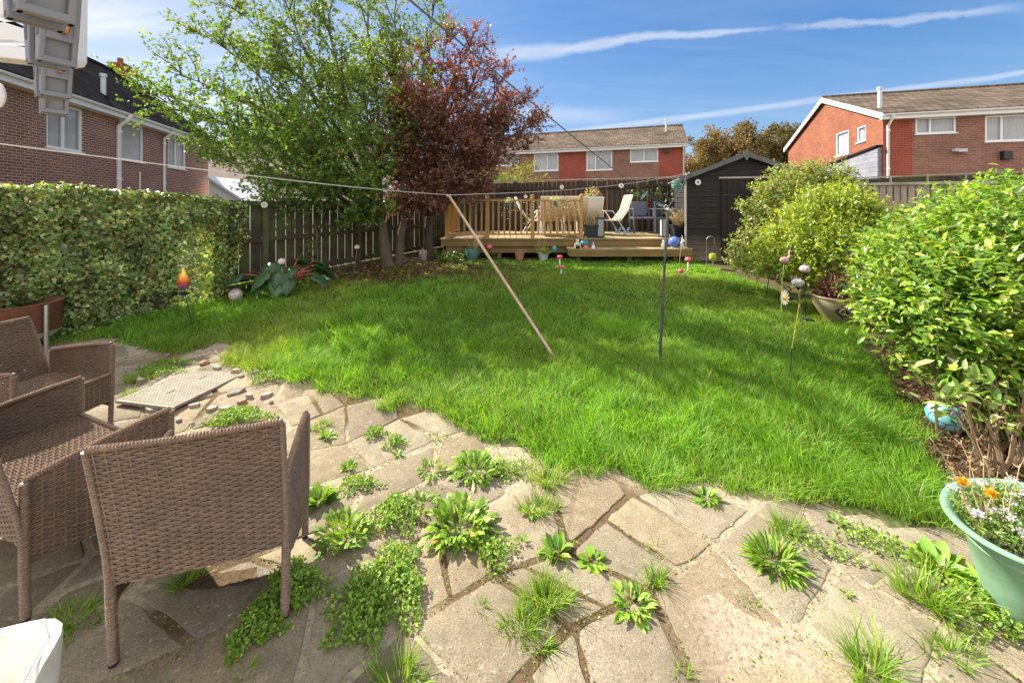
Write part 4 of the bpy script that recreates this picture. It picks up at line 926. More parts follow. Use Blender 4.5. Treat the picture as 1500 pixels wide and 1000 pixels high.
# ------------------------------------------------------------------ trees and shrubs
def limb(a, b, sag=.0, k=7, wob=.06, rg=random):
    a = Vector(a); b = Vector(b); L = (b-a).length; o1 = Vector((rg.uniform(-1,1), rg.uniform(-1,1), rg.uniform(-.3,1)))*wob*L
    pts = []
    for i in range(k):
        t = i/(k-1); p = a.lerp(b, t)+o1*math.sin(math.pi*t)*.8+Vector((rg.uniform(-1,1), rg.uniform(-1,1), rg.uniform(-1,1)))*wob*.18*L*(0 if i in (0, k-1) else 1)
        p.z += sag*L*math.sin(math.pi*t*.9); pts.append(p)
    return pts
def tree(name, label, cat, base, trunk_top, targets, colfn, bark, seed, r0=.11, nsec=11, ntwig=9, twl=.55, leaf=.045, lpt=26, up=.35, sec_len=1.0, group=None, aspect=.62, extra_trunks=(), start=.3, lmat='tree_leaf', droop=.0, zlo=.06):
    rg = random.Random(seed); root = thing(name, label, cat, base, 0, group); base = Vector(base); tt = Vector(trunk_top)
    mb = MB(); TP, TD, TN = [], [], []
    tr = limb(base-Vector((0,0,.1)), tt, 0, 7, .05, rg); mb.tube(tr, [r0*(1.45-.55*i/6 if i else 1.9) for i in range(7)], 10)
    forks = [tt]
    for e in extra_trunks:
        q = limb(e[0]-Vector((0,0,.1)), e[1], 0, 7, .06, rg); mb.tube(q, [r0*.75*(1.4-.6*i/6) for i in range(7)], 8); forks.append(Vector(e[1]))
    for tg in targets:
        tg = Vector(tg); fk = min(forks, key=lambda f: (f-tg).length); a = fk
        L = (tg-a).length; pts = limb(a, tg, .07, 9, .05, rg); r = r0*.25*(L/3.5)**.5
        mb.tube(pts, [r*(1-i/8.6)+.006 for i in range(9)], 6)
        for j in range(nsec):
            t = start+(1-start)*(j+rg.random())/nsec; f = t*8; i = min(7, int(f)); p = pts[i].lerp(pts[i+1], f-i)
            d = (pts[i+1]-pts[i]).normalized(); o = Vector((rg.gauss(0,1), rg.gauss(0,1), rg.gauss(up,.8))).normalized()
            sl = sec_len*(1.15-t*.75)*rg.uniform(.6, 1.2)*min(1.2, L/2.5); dd = (d*.75+o*.8).normalized(); q = limb(p, p+dd*sl, .05, 5, .07, rg)
            mb.tube(q, [.012*(1-m/5)+.003 for m in range(5)], 4)
            for m in range(ntwig):
                s = .15+.85*(m+rg.random())/ntwig; f2 = s*4; i2 = min(3, int(f2)); p2 = q[i2].lerp(q[i2+1], f2-i2)
                o = Vector((rg.gauss(0,1), rg.gauss(0,1), rg.gauss(up*.8,.7))).normalized(); d2 = (dd*.7+o*.8).normalized(); e2 = p2+d2*twl*rg.uniform(.45, 1.15)-Vector((0,0,droop*twl))
                TP.append(p2); TD.append(e2-p2)
                if m % 2 == 0: mb.tube([p2, e2], [.004, .0015], 3, cap=False)
        # leaves on the limb tip
        for m in range(4): TP.append(pts[-2]); TD.append((pts[-1]-pts[-2])*1.0+Vector((rg.gauss(0,.12), rg.gauss(0,.12), rg.gauss(.1,.12))))
    mb.build('branches' if False else 'trunk', bark, root, True, True)
    kk = [i for i, (a_, b_) in enumerate(zip(TP, TD)) if (a_.z+b_.z) > 1.72-zlo*(a_.y+b_.y) and a_.z > 1.72-zlo*a_.y]; TP = [TP[i] for i in kk]; TD = [TD[i] for i in kk]
    TP = np.array([tuple(p) for p in TP]); TD = np.array([tuple(p) for p in TD]); n = len(TP)
    s = RNG.uniform(.1, 1.05, (n, lpt)); pos = TP[:,None,:]+TD[:,None,:]*s[...,None]; pos = pos.reshape(-1, 3)+RNG.normal(0, .014, (n*lpt, 3))
    dd = np.repeat(TD, lpt, 0); dd = dd/np.linalg.norm(dd, axis=1, keepdims=True); k = len(pos)
    d = dd*.6+rdir(k, -.1)*.9; nn = rdir(k, .7); L = leaf*RNG.uniform(.65, 1.25, k)
    tw = np.repeat(RNG.random(n), lpt)
    leaves('crown', MT[lmat], pos, d, nn, L, L*aspect, colfn(pos, tw), 'diamond', root, True); print(name, 'leaves', k)
    return root
def trees():
    leafmat('tree_leaf', .45, .42, .35, (1.4,1.35,.5)); leafmat('plum_leaf', .38, .3, .4, (1.8,.85,.5)); leafmat('far_leaf', .6, .3, .2, (1.2,1.1,.6))
    plain('bark', (.11,.085,.06), .9, .4, 9, .9, coord=(1,1,.25), dist=.02); plain('bark_dark', (.07,.05,.045), .9, .4, 12, .8, coord=(1,1,.3))
    b = G(570, 391); top = Vector(P(560, 325, 8.0))
    tg = [(205,150,7.0),(245,112,7.3),(300,60,7.2),(330,12,7.6),(285,205,7.0),(320,240,6.9),(375,262,6.7),(420,300,7.0),(360,150,6.6),(400,80,6.9),(410,-10,7.4),(455,-50,7.6),(520,-60,8.0),(480,40,7.0),
          (585,-40,8.0),(640,-10,8.4),(572,60,7.8),(535,140,7.2),(520,210,6.9),(440,200,6.6),(530,270,7.1),(480,120,8.8),(420,170,8.9),(380,230,8.6),(340,190,8.2),(530,60,9.0),(450,270,8.4),(520,325,7.6),(260,165,7.8),(350,70,8.2)]
    def cg(pos, tw):
        k = len(pos); c = palette(k, [(.15,.27,.05),(.11,.22,.04),(.21,.32,.055),(.10,.20,.06),(.30,.36,.06)], .25, [.3,.3,.2,.12,.08])
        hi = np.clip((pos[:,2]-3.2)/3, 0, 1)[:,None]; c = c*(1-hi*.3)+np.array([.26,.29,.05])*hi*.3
        m = RNG.random(k) < .02; c[m] = (.35,.13,.03); return np.clip(c*(.8+.4*tw[:,None]), 0, .6)
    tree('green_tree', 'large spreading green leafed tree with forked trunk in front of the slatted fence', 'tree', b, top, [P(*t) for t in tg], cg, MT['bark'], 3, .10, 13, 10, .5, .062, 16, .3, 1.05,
         extra_trunks=[(Vector(G(585, 389)), Vector(P(592, 322, 8.1)))], start=.28)
    b = G(628, 381)+Vector((-.05, .25, 0)); top = Vector(P(628, 318, 8.9))
    tg = [(775,215,8.6),(792,182,8.8),(765,150,8.6),(742,112,8.8),(708,78,8.7),(695,55,8.9),(655,45,9.0),(625,70,9.0),(590,95,9.0),(570,140,8.7),(725,245,8.3),(715,275,8.4),(675,290,8.2),(640,280,8.0),(600,255,8.2),(650,200,8.0),(700,180,8.1),(740,195,8.3),(610,180,8.0),(660,130,8.4),(690,130,9.2),(640,240,9.3),(700,230,9.3),(620,130,9.4),(740,150,9.4),(575,300,8.3),(690,215,7.8),(650,160,7.9),(600,215,7.9),(665,255,7.8),(572,115,8.0),(578,185,7.7),(592,150,7.6),(566,255,7.7),(590,300,7.7),(625,150,7.4),(640,300,7.8),(735,170,8.4),(560,215,7.6)]
    def cp(pos, tw):
        k = len(pos); c = palette(k, [(.17,.085,.08),(.22,.105,.075),(.14,.075,.08),(.30,.145,.07),(.17,.115,.06)], .25)
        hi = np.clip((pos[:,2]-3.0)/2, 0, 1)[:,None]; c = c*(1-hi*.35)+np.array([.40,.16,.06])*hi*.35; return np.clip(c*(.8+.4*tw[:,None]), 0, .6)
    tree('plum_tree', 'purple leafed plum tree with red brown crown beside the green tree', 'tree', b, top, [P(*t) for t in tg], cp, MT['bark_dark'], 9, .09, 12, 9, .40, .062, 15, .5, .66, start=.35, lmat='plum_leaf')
    # autumn tree far behind the shed
    for nm, lab, px, py, Y, R, zb, seed, cols in (('autumn_tree', 'rusty green autumn tree far behind the shed, nearer the terrace', 1062, 232, 40, 4.3, 1, 5, [(.17,.16,.05),(.25,.14,.06),(.12,.13,.04),(.30,.17,.08)]),
                          ('autumn_tree', 'darker green autumn tree far behind the shed, touching the gabled house', 1130, 232, 42, 4.6, 1, 6, [(.11,.13,.04),(.18,.13,.05),(.09,.11,.03),(.24,.15,.06)])):
        rg = random.Random(seed); c = P(px, py, Y); root = thing(nm, lab, 'tree', (c.x, c.y, .5), 0, 'autumn trees behind the shed')
        mb = MB(); mb.tube([(c.x,c.y,.3),(c.x,c.y,c.z)], [.35,.2], 8); cl = []
        for i in range(170):
            v = Vector((rg.gauss(0,1), rg.gauss(0,1), rg.gauss(0,1))).normalized()*R*rg.random()**.45; v.z *= .82; q = c+v
            cl.append((q, rg.uniform(.45, .95))); mb.tube([c-Vector((0,0,1.5)), q], [.06,.015], 3)
        mb.build('trunk', MT['bark_dark'], root, True, True); pos = []
        for q, r in cl: k = 130; pos.append(np.array(q)+rdir(k)*r*RNG.random((k, 1))**.4)
        pos = np.concatenate(pos); k = len(pos); tw = np.repeat(RNG.uniform(.65, 1.35, len(cl)), 130)[:,None]
        leaves('crown', MT['far_leaf'], pos, rdir(k), rdir(k, .6), RNG.uniform(.16, .3, k), RNG.uniform(.11, .2, k), palette(k, cols, .25)*tw, 'diamond', root)
    # small garden tree and shrub behind the deck
    for nm, lab, pts, cols, seed in (('yellow_shrub', 'yellow green feathery shrub standing up behind the black deck fence', [(755,262,14.2,.55),(768,255,14.2,.5),(778,247,14.3,.42),(745,275,14.2,.6),(700,275,14.4,.7),(718,262,14.4,.6),(790,268,14.3,.4)], [(.30,.34,.05),(.24,.3,.05),(.36,.34,.08)], 3),
                                     ('green_shrub', 'small green shrub left of the yellow shrub, beyond the deck railing', [(735,278,13.4,.55),(715,280,13.5,.5),(695,282,13.4,.45)], [(.10,.2,.04),(.15,.26,.05)], 4)):
        shrub(nm, lab, (P(pts[0][0],300,pts[0][2]).x, pts[0][2], .5), [(P(a,b,c), r) for a,b,c,r in pts], cols, .09, 2200, seed, 'far_leaf', .5, stems=14)
def shrub(name, label, base, blobs, cols, leaf, nleaf, seed, mat='shrub_leaf', aspect=.5, tpl='diamond', stems=40, shell=.55, upd=.3, cat='shrub', bark='bark', sun=.25, sz=(1,1,.9), core=False, group=None, horiz=.0):
    rg = random.Random(seed); root = thing(name, label, cat, base, 0, group); base = Vector(base); mb = MB(); ends = []
    wts = np.array([b[1]**2 for b in blobs]); wts = wts/wts.sum()
    for i in range(stems):
        c, r = blobs[RNG.choice(len(blobs), p=wts)]; v = Vector((rg.gauss(0,1), rg.gauss(0,1), rg.gauss(0,.8))).normalized()*r*rg.uniform(.5, .95)
        b0 = base+Vector((rg.gauss(0,.12), rg.gauss(0,.12), -.05)); q = limb(b0, c+v, .12, 7, .09, rg); r0 = rg.uniform(.006, .016)
        mb.tube(q, [r0*(1-k/7.5) for k in range(7)], 5)
        for k in range(4): s = q[rg.randint(2, 5)]; e = s+Vector((rg.gauss(0,1), rg.gauss(0,1), rg.gauss(.3,.8))).normalized()*r*.45; mb.tube([s, e], [r0*.4, r0*.15], 3)
    mb.build('stems', MT[bark], root, True, True)
    n = nleaf; idx = RNG.choice(len(blobs), n, p=wts); C = np.array([tuple(b[0]) for b in blobs])[idx]; Rr = np.array([b[1] for b in blobs])[idx]
    # sprigs: clusters of leaves sharing a direction
    ns = n//9; ii = RNG.choice(len(blobs), ns, p=wts); C = np.array([tuple(b[0]) for b in blobs])[ii]; Rr = np.array([b[1] for b in blobs])[ii]
    o = rdir(ns, .15); rad = (shell+(1.06-shell)*RNG.random(ns)**.6); sp = C+o*(Rr*rad)[:,None]*np.array(sz)
    keep = sp[:,2] > gzn(sp[:,1])+.04; sp = sp[keep]; o = o[keep]; rad = rad[keep]; ns = len(sp)
    sd = o*.8+rdir(ns, upd)*.55+np.array([0,0,upd]); sd /= np.linalg.norm(sd, axis=1, keepdims=True)
    m = 9; t = np.tile(np.linspace(-.5, .5, m), ns); pos = np.repeat(sp, m, 0)+np.repeat(sd, m, 0)*t[:,None]*leaf*3.2+RNG.normal(0, leaf*.25, (ns*m, 3)); k = len(pos)
    d = np.repeat(sd, m, 0)*.5+rdir(k, 0)*.85*np.array([1,1,1-horiz]); nn = rdir(k, .0)*.55+np.array([0,0,1.0])+np.repeat(o, m, 0)*.35
    L = leaf*RNG.uniform(.55, 1.25, k); c = palette(k, cols, .22)*np.repeat(RNG.uniform(.8, 1.25, ns), m)[:,None]
    leaves('foliage', MT[mat], pos, d, nn, L, L*aspect*RNG.uniform(.8, 1.15, k), np.clip(c, 0, .8), tpl, root); print(name, k)
    return root
def hedge():
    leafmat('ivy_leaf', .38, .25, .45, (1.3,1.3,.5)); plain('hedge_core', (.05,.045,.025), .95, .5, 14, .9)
    A = Vector((-4.43, 6.00, 0)); B = Vector((-6.60, 2.60, 0)); d = (B-A).normalized(); L = (B-A).length; n = Vector((-d.y, d.x, 0))
    if n.dot(Vector((0,0,0))-A) < 0: n = -n     # towards the camera
    root = thing('ivy_hedge', 'clipped variegated ivy hedge running along the left boundary', 'hedge', (A.x, A.y, gz(0, A.y)))
    ht = lambda s: 1.79+(s/L)*.22
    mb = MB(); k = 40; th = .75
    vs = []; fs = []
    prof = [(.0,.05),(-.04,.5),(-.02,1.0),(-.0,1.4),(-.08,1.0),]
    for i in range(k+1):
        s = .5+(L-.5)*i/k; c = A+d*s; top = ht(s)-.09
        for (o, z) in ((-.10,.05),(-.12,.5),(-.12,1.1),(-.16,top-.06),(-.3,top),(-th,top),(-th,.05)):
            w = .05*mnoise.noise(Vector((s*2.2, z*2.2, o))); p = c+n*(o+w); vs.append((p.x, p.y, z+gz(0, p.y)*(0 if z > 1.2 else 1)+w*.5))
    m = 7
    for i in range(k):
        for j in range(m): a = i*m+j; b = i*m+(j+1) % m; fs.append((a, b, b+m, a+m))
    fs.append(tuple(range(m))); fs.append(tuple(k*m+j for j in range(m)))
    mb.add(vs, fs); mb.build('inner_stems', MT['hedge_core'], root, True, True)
    def surf(nf, nt, ne):
        s = RNG.uniform(-.05, L, nf); z = RNG.uniform(.03, 1, nf); H_ = 1.79+(s/L)*.22; zz = gzn(5)*0+.05+z*(H_-.05)
        bul = (vnoise(s, zz, 2.4, 51)-.5)*.26+(vnoise(s, zz, 7, 52)-.5)*.15; dr = RNG.random(nf) < np.clip(1-s/.7, 0, 1)*.75*(zz < 1.35); s = np.where(dr, RNG.uniform(.8, L, nf), s)
        # the end near the fence thins out and lets light through
        o = bul-RNG.random(nf)**2*.12; P1 = np.array(A)[None]+np.outer(s, np.array(d))+np.outer(o, np.array(n)); P1[:,2] = zz; N1_ = np.tile(np.array(n), (nf, 1))
        s2 = RNG.uniform(-.1, L, nt); q = RNG.uniform(-.75, .06, nt); P2 = np.array(A)[None]+np.outer(s2, np.array(d))+np.outer(q, np.array(n)); P2[:,2] = 1.79+(s2/L)*.22+(vnoise(s2, q, 4, 53)-.5)*.12+RNG.normal(0, .02, nt); N2 = np.tile([0,0,1.], (nt, 1))
        q = RNG.uniform(-.75, .06, ne); z = RNG.uniform(.05, 1.76, ne); P3 = np.array(A)[None]-np.outer(RNG.random(ne)**1.5*.4*np.clip(z/1.2, .3, 1)-.05, np.array(d))+np.outer(q, np.array(n)); P3[:,2] = z; N3 = np.tile(-np.array(d), (ne, 1))
        return np.concatenate([P1, P2, P3]), np.concatenate([N1_, N2, N3])
    pos, nr = surf(34000, 9000, 6500); k = len(pos)
    nn = nr+rdir(k)*.75+[0,0,.25]; dd = rdir(k)*[1,1,.8]-[0,0,.55]
    c = palette(k, [(.17,.26,.07),(.12,.20,.07),(.25,.33,.10),(.42,.44,.16),(.34,.40,.08),(.60,.57,.28)], .22, [.26,.20,.2,.16,.1,.08])
    br = RNG.random(k) < .04; c[br] = (.22,.12,.05); v = vnoise(pos[:,0]*1.3+pos[:,1], pos[:,2], 2.5, 61)[:,None]; v2 = vnoise(pos[:,0]*1.3+pos[:,1], pos[:,2], 8, 62)[:,None]; c = np.clip(c*(.7+.6*v)*(.6+.85*v2), 0, .8)
    Lf = RNG.uniform(.024, .058, k); leaves('foliage', MT['ivy_leaf'], pos, dd, nn, Lf, Lf*1.05, c, 'ivy', root); print('hedge', k)
    # stray shoots above the clipped top
    mb = MB(); rg = random.Random(2)
    for i in range(60):
        s = rg.uniform(0, L); p = A+d*s-n*rg.uniform(0, .7)+Vector((0,0,ht(s))); mb.tube([p, p+Vector((rg.gauss(0,.02), rg.gauss(0,.02), rg.uniform(.03, .09)))], .002, 3)
    None
def shrubs():
    leafmat('shrub_leaf', .33, .38, .5, (1.4,1.35,.5)); leafmat('laurel_leaf', .28, .36, .55, (1.45,1.4,.45)); plain('twig', (.24,.16,.09), .85, .3, 20, .5); plain('dry_stalk', (.42,.31,.15), .8, .25, 20, .3)
    lime = [(.16,.30,.04),(.22,.38,.045),(.12,.23,.04),(.30,.43,.07),(.10,.18,.045),(.27,.42,.05),(.16,.29,.04),(.38,.40,.08)]
    # big shrub in the right foreground
    bl = [(P(1450,330,3.25),.36),(P(1400,350,3.2),.33),(P(1345,380,3.2),.30),(P(1310,420,3.2),.27),(P(1360,450,2.95),.32),(P(1420,420,2.8),.36),(P(1490,400,2.8),.40),(P(1530,320,3.2),.42),(P(1590,350,3.2),.5),(P(1530,460,2.7),.36),(P(1440,490,2.75),.30),(P(1370,500,3.0),.22),(P(1310,370,3.5),.26),(P(1330,345,3.7),.28),(P(1400,315,3.8),.34),(P(1500,300,3.7),.40),(P(1600,500,2.7),.4),(P(1500,520,2.7),.26),(P(1290,440,3.3),.18),(P(1450,555,2.75),.2),(P(1500,590,2.62),.2),(P(1540,560,2.7),.24)]
    bl = [(p-Vector((0,0,.075)), r) for p, r in bl]; b = G(1450, 652); shrub('laurel_bush', 'tall lime green broad leafed bush filling the right edge', b, bl, lime, .071, 27000, 21, 'laurel_leaf', .46, 'leaf', 46, .62, .35, bark='twig', horiz=.35)
    # spotted laurel shoots low in front
    bl = [(P(1420,570,2.55),.12),(P(1400,590,2.5),.07),(P(1370,560,2.6),.07),(P(1460,600,2.4),.10),(P(1480,560,2.5),.14),(P(1440,540,2.6),.11),(P(1495,640,2.3),.08)]
    shrub('spotted_laurel', 'low spotted laurel shoots with large glossy pale leaves under the tall lime green bush', G(1455, 690), bl, [(.2,.32,.06),(.3,.38,.14),(.14,.25,.05),(.42,.46,.25)], .12, 130, 22, 'laurel_leaf', .4, 'leaf', 16, .3, .4, bark='twig', horiz=.3)
    # mid shrubs
    bl = [(P(1210,320,5.9),.50),(P(1245,320,5.8),.42),(P(1180,345,5.8),.48),(P(1150,370,5.7),.36),(P(1215,370,5.5),.45),(P(1255,365,5.5),.42),(P(1185,395,5.5),.3),(P(1230,300,6.0),.36),(P(1265,330,5.8),.34),(P(1120,380,5.8),.26)]
    shrub('rounded_shrub', 'rounded yellow green shrub between the shed and the tall lime green bush', G(1205, 420)*1, bl, [(.32,.40,.04),(.24,.34,.04),(.40,.44,.06),(.16,.23,.05)], .062, 21000, 23, 'shrub_leaf', .5, 'diamond', 40, .6, .35, bark='twig')
    bl = [(P(1150,270,6.9),.34),(P(1120,285,6.9),.26),(P(1185,262,6.9),.34),(P(1220,262,6.8),.32),(P(1105,310,6.9),.22),(P(1140,320,6.7),.36),(P(1100,350,6.6),.24),(P(1085,365,6.6),.20),(P(1110,385,6.4),.26),(P(1075,385,6.6),.14),(P(1170,300,6.6),.3),(P(1090,300,7.0),.12)]
    shrub('climbing_shrub', 'loose arching light leaved shrub in front of the black shed', G(1140, 408), bl, [(.27,.36,.09),(.18,.28,.07),(.36,.41,.13),(.3,.23,.10)], .058, 10500, 24, 'shrub_leaf', .6, 'diamond', 60, .25, .3, bark='twig')
    # thin climber on the back fence and fuchsia like twigs by the grey fence
    bl = [(P(930,285,11.1),.2),(P(960,287,11.1),.26),(P(985,285,11.0),.22),(P(940,300,11.1),.14),(P(990,270,11.0),.18)]
    shrub('ivy_climber', 'sparse climber trailing over the black fence behind the grey garden chair', P(965,343,11.0), bl, [(.05,.10,.03),(.09,.15,.04)], .07, 330, 25, 'shrub_leaf', .7, 'ivy', 12, .2, .1, bark='twig')
    bl = [(P(1300,310,7.6),.28),(P(1310,330,7.4),.25),(P(1290,340,7.4),.22)]
    shrub('twiggy_shrub', 'thin twiggy rusty shrub against the grey brown fence', (P(1300,300,7.5).x, 7.5, .42), bl, [(.28,.2,.08),(.2,.2,.06),(.3,.12,.08)], .05, 700, 26, 'shrub_leaf', .5, 'diamond', 34, .2, .3, bark='twig')
    bl = [(P(430,330,7.2),.22),(P(455,360,7.1),.2),(P(470,330,7.3),.16),(P(545,372,8.0),.12),(P(690,376,8.2),.14)]
    shrub('bramble', 'thin bramble shoots growing up the slatted fence', G(450, 405), bl[:3], [(.07,.14,.04),(.12,.2,.05)], .05, 260, 27, 'shrub_leaf', .7, 'ivy', 10, .1, .2, bark='twig')
    bl = [(G(655,386)+Vector((0,.1,.08)),.14),(G(675,385)+Vector((0,.1,.06)),.12),(G(720,384)+Vector((0,.1,.05)),.10),(G(640,382)+Vector((0,.1,.1)),.10)]
    shrub('ground_weed', 'bushy ground weeds beside the left corner of the deck', G(665,385), bl, [(.12,.22,.04),(.18,.3,.05)], .05, 900, 28, 'shrub_leaf', .6, 'leaf', 8, .3, .5)
    # rhubarb
    c = G(422, 428); root = thing('rhubarb_plant', 'rhubarb with big drooping dark leaves in front of the slatted fence', 'plant', c); rg = random.Random(5)
    mb = MB(); pp, d_, nn, LL, WW = [], [], [], [], []
    for i in range(22):
        a = rg.uniform(0, 2*math.pi); r = rg.uniform(.18, .62)*(1.25 if abs(math.cos(a)) > .6 else .8); z = rg.uniform(.18, .48)*(1.2-r*.5)
        e = Vector((math.cos(a)*r, math.sin(a)*r, z)); mb.tube([(0,0,0), e*.5+Vector((0,0,.12)), e], [.018,.014,.008], 6)
        pp.append(tuple(c+e)); d_.append((math.cos(a), math.sin(a), -.45+rg.uniform(-.2,.2))); nn.append((math.cos(a)*.3+rg.gauss(0,.2), math.sin(a)*.3+rg.gauss(0,.2), 1)); l = rg.uniform(.24, .42); LL.append(l); WW.append(l*.85)
    plain('rhubarb_stalk', (.35,.08,.06), .5); mb.build('stalk_bunch', MT['rhubarb_stalk'], root, False, True)
    lf = big_leaf('leaf_bunch', pp, d_, nn, LL, WW, palette(22, [(.045,.10,.04),(.06,.13,.045),(.08,.16,.06)]), root)
def big_leaf(name, pp, d_, nn, LL, WW, col, root, mat='laurel_leaf'):
    V_, L_, S_, C_ = [], [], [], []; b = 0
    for q in range(len(pp)):
        d = Vector(d_[q]).normalized(); n = Vector(nn[q]); s = n.cross(d).normalized(); n = d.cross(s); K, M_ = 8, 6
        for i in range(K+1):
            t = i/K; w = math.sin(math.pi*min(1, t*.96+.05)**.75)*(.5+.05*math.sin(i*2.6))
            for j in range(M_+1):
                u = j/M_*2-1; h = .07*math.cos(u*9)*.4-.10*u*u-.35*t*t+.03*math.sin(t*16)
                V_.append(tuple(Vector(pp[q])+d*(t*LL[q]-.06*abs(u)*LL[q]*(1-t))+s*(u*w*WW[q])+n*(h*LL[q]))); C_.append(tuple(col[q]*(1.5 if j == M_//2 else 1)))
        for i in range(K):
            for j in range(M_): a = b+i*(M_+1)+j; S_.append(len(L_)); L_ += [a, a+1, a+M_+2, a+M_+1]
        b += (K+1)*(M_+1)
    return rawmesh(name, np.array(V_), np.array(L_), np.array(S_), np.array(C_), [MT[mat]], root, True)
# ------------------------------------------------------------------ rattan furniture
def weave(f, nu, nv, A=.0022, samp=4, wire=True, th=.41, double=True):
    """f(u,v)->(point, normal); woven strands along u, stakes along v; returns MB"""
    mb = MB(); vs = []; fs = []
    f0 = f
    for j in list(range(nv))+([-1-j for j in range(nv)] if double else []):
        if j < 0:
            j = -1-j; f = lambda u, v: (f0(u, v)[0]-f0(u, v)[1]*.009, -f0(u, v)[1])
        else: f = f0
        k = nu*samp; b = len(vs)
        for i in range(k+1):
            u = i/k; sn = math.sin(math.pi*(u*nu+j)); off = A*math.copysign(abs(sn)**.6, sn)
            for (dv, h) in ((-th, -.0008), (-th*.55, .0030), (0, .0004), (th*.55, .0030), (th, -.0008)):
                v = (j+.5+dv)/nv; p, n = f(u, v); vs.append(p+n*(off+h))
        for i in range(k):
            for m in range(4): a = b+i*5+m; fs.append((a, a+5, a+6, a+1))
    mb.add(vs, fs); f = f0
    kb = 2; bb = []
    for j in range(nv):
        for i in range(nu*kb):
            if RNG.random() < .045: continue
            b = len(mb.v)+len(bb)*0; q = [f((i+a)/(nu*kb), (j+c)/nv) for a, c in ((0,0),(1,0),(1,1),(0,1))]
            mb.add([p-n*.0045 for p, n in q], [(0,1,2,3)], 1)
    if wire:
        for i in range(nu):
            pts = [f((i+.5)/nu, t)[0] for t in (0, .33, .66, 1)]; mb.tube(pts, .0032, 5)
    return mb
def wrapped(mb, pts, r, ring=.0105):
    """rail wrapped with strand: a tube whose radius ripples"""
    pts = [Vector(p) for p in pts]; out = []; rs = []; i = 0
    for a, b in zip(pts[:-1], pts[1:]):
        n = max(1, int((b-a).length/ring))
        for k in range(n): out.append(a.lerp(b, k/n)); out.append(a.lerp(b, (k+.5)/n)); rs += [r*.80, r*1.12]
    out.append(pts[-1]); rs.append(r); return mb.tube(out, rs, 8)
def rattan_chair(W, label, rz, loc, group, D=.50, ha=.625, hb=.86, lean=.11):
    root = thing('rattan_chair', label, 'chair', loc, rz, group); m = MT['rattan']; mm = [m, MT['weave_shadow']]; w = W/2; d = D/2; sz = .40
    nu = int(W/.033); 
    def back(u, v):
        z = .30+(hb-.30)*v; x = (-w-.005+(W+.01)*u)*(1+.05*max(0, z-.4)); y = -d-lean*max(0, (z-.30)/(hb-.30))**1.2+.018*math.cos((u-.5)*math.pi)*-1
        return Vector((x, y, z-.012*math.cos(math.pi*(u-.5)*2)*0)), Vector((0,-1,-.15)).normalized()
    def topy(y): t = (y+d)/D; return ha-.055*(1-t)**1.5
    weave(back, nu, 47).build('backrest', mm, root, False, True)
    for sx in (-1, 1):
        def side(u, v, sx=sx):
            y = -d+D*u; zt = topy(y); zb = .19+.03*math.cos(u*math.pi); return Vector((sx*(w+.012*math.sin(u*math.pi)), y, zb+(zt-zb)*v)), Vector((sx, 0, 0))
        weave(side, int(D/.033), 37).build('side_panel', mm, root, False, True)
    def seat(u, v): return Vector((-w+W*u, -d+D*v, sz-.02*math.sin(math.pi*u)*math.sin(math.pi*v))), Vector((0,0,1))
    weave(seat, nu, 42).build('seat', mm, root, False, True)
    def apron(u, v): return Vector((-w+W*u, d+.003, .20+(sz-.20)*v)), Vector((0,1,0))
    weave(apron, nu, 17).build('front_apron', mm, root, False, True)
    def bot(u, v): return Vector((-w+W*u, -d, .30+.1*v)), Vector((0,-1,0))
    mb = MB()
    for sx in (-1, 1):
        pts = [(sx*w, -d+D*t, topy(-d+D*t)+.006) for t in (0,.25,.5,.75,1)]; wrapped(mb, pts, .0135)
    p = [back(u, 1)[0] for u in (0,.15,.3,.5,.7,.85,1)]; wrapped(mb, [Vector((q.x, q.y, q.z+.004)) for q in p], .0125)
    for u in (0, 1): wrapped(mb, [back(u, v)[0] for v in (0,.25,.5,.75,1)], .0115)
    wrapped(mb, [(-w, d, sz+.004), (w, d, sz+.004)], .012)
    mb.build('rail_binding', m, root, False, True)
    for sx in (-1, 1):
        for sy in (-1, 1):
            mb = MB(); top = topy(sy*d); wrapped(mb, [(sx*(w+.004), sy*d, top), (sx*(w+.002), sy*d, .3), (sx*(w-.004), sy*(d-.006), .012)], .0165)
            lg = mb.build('leg', m, root, False, True)
            mb = MB(); mb.tube([(sx*(w-.004), sy*(d-.006), .014), (sx*(w-.004), sy*(d-.006), 0)], .015, 8); mb.build('foot_cap', MT['black_plastic'], lg, False)
    return root
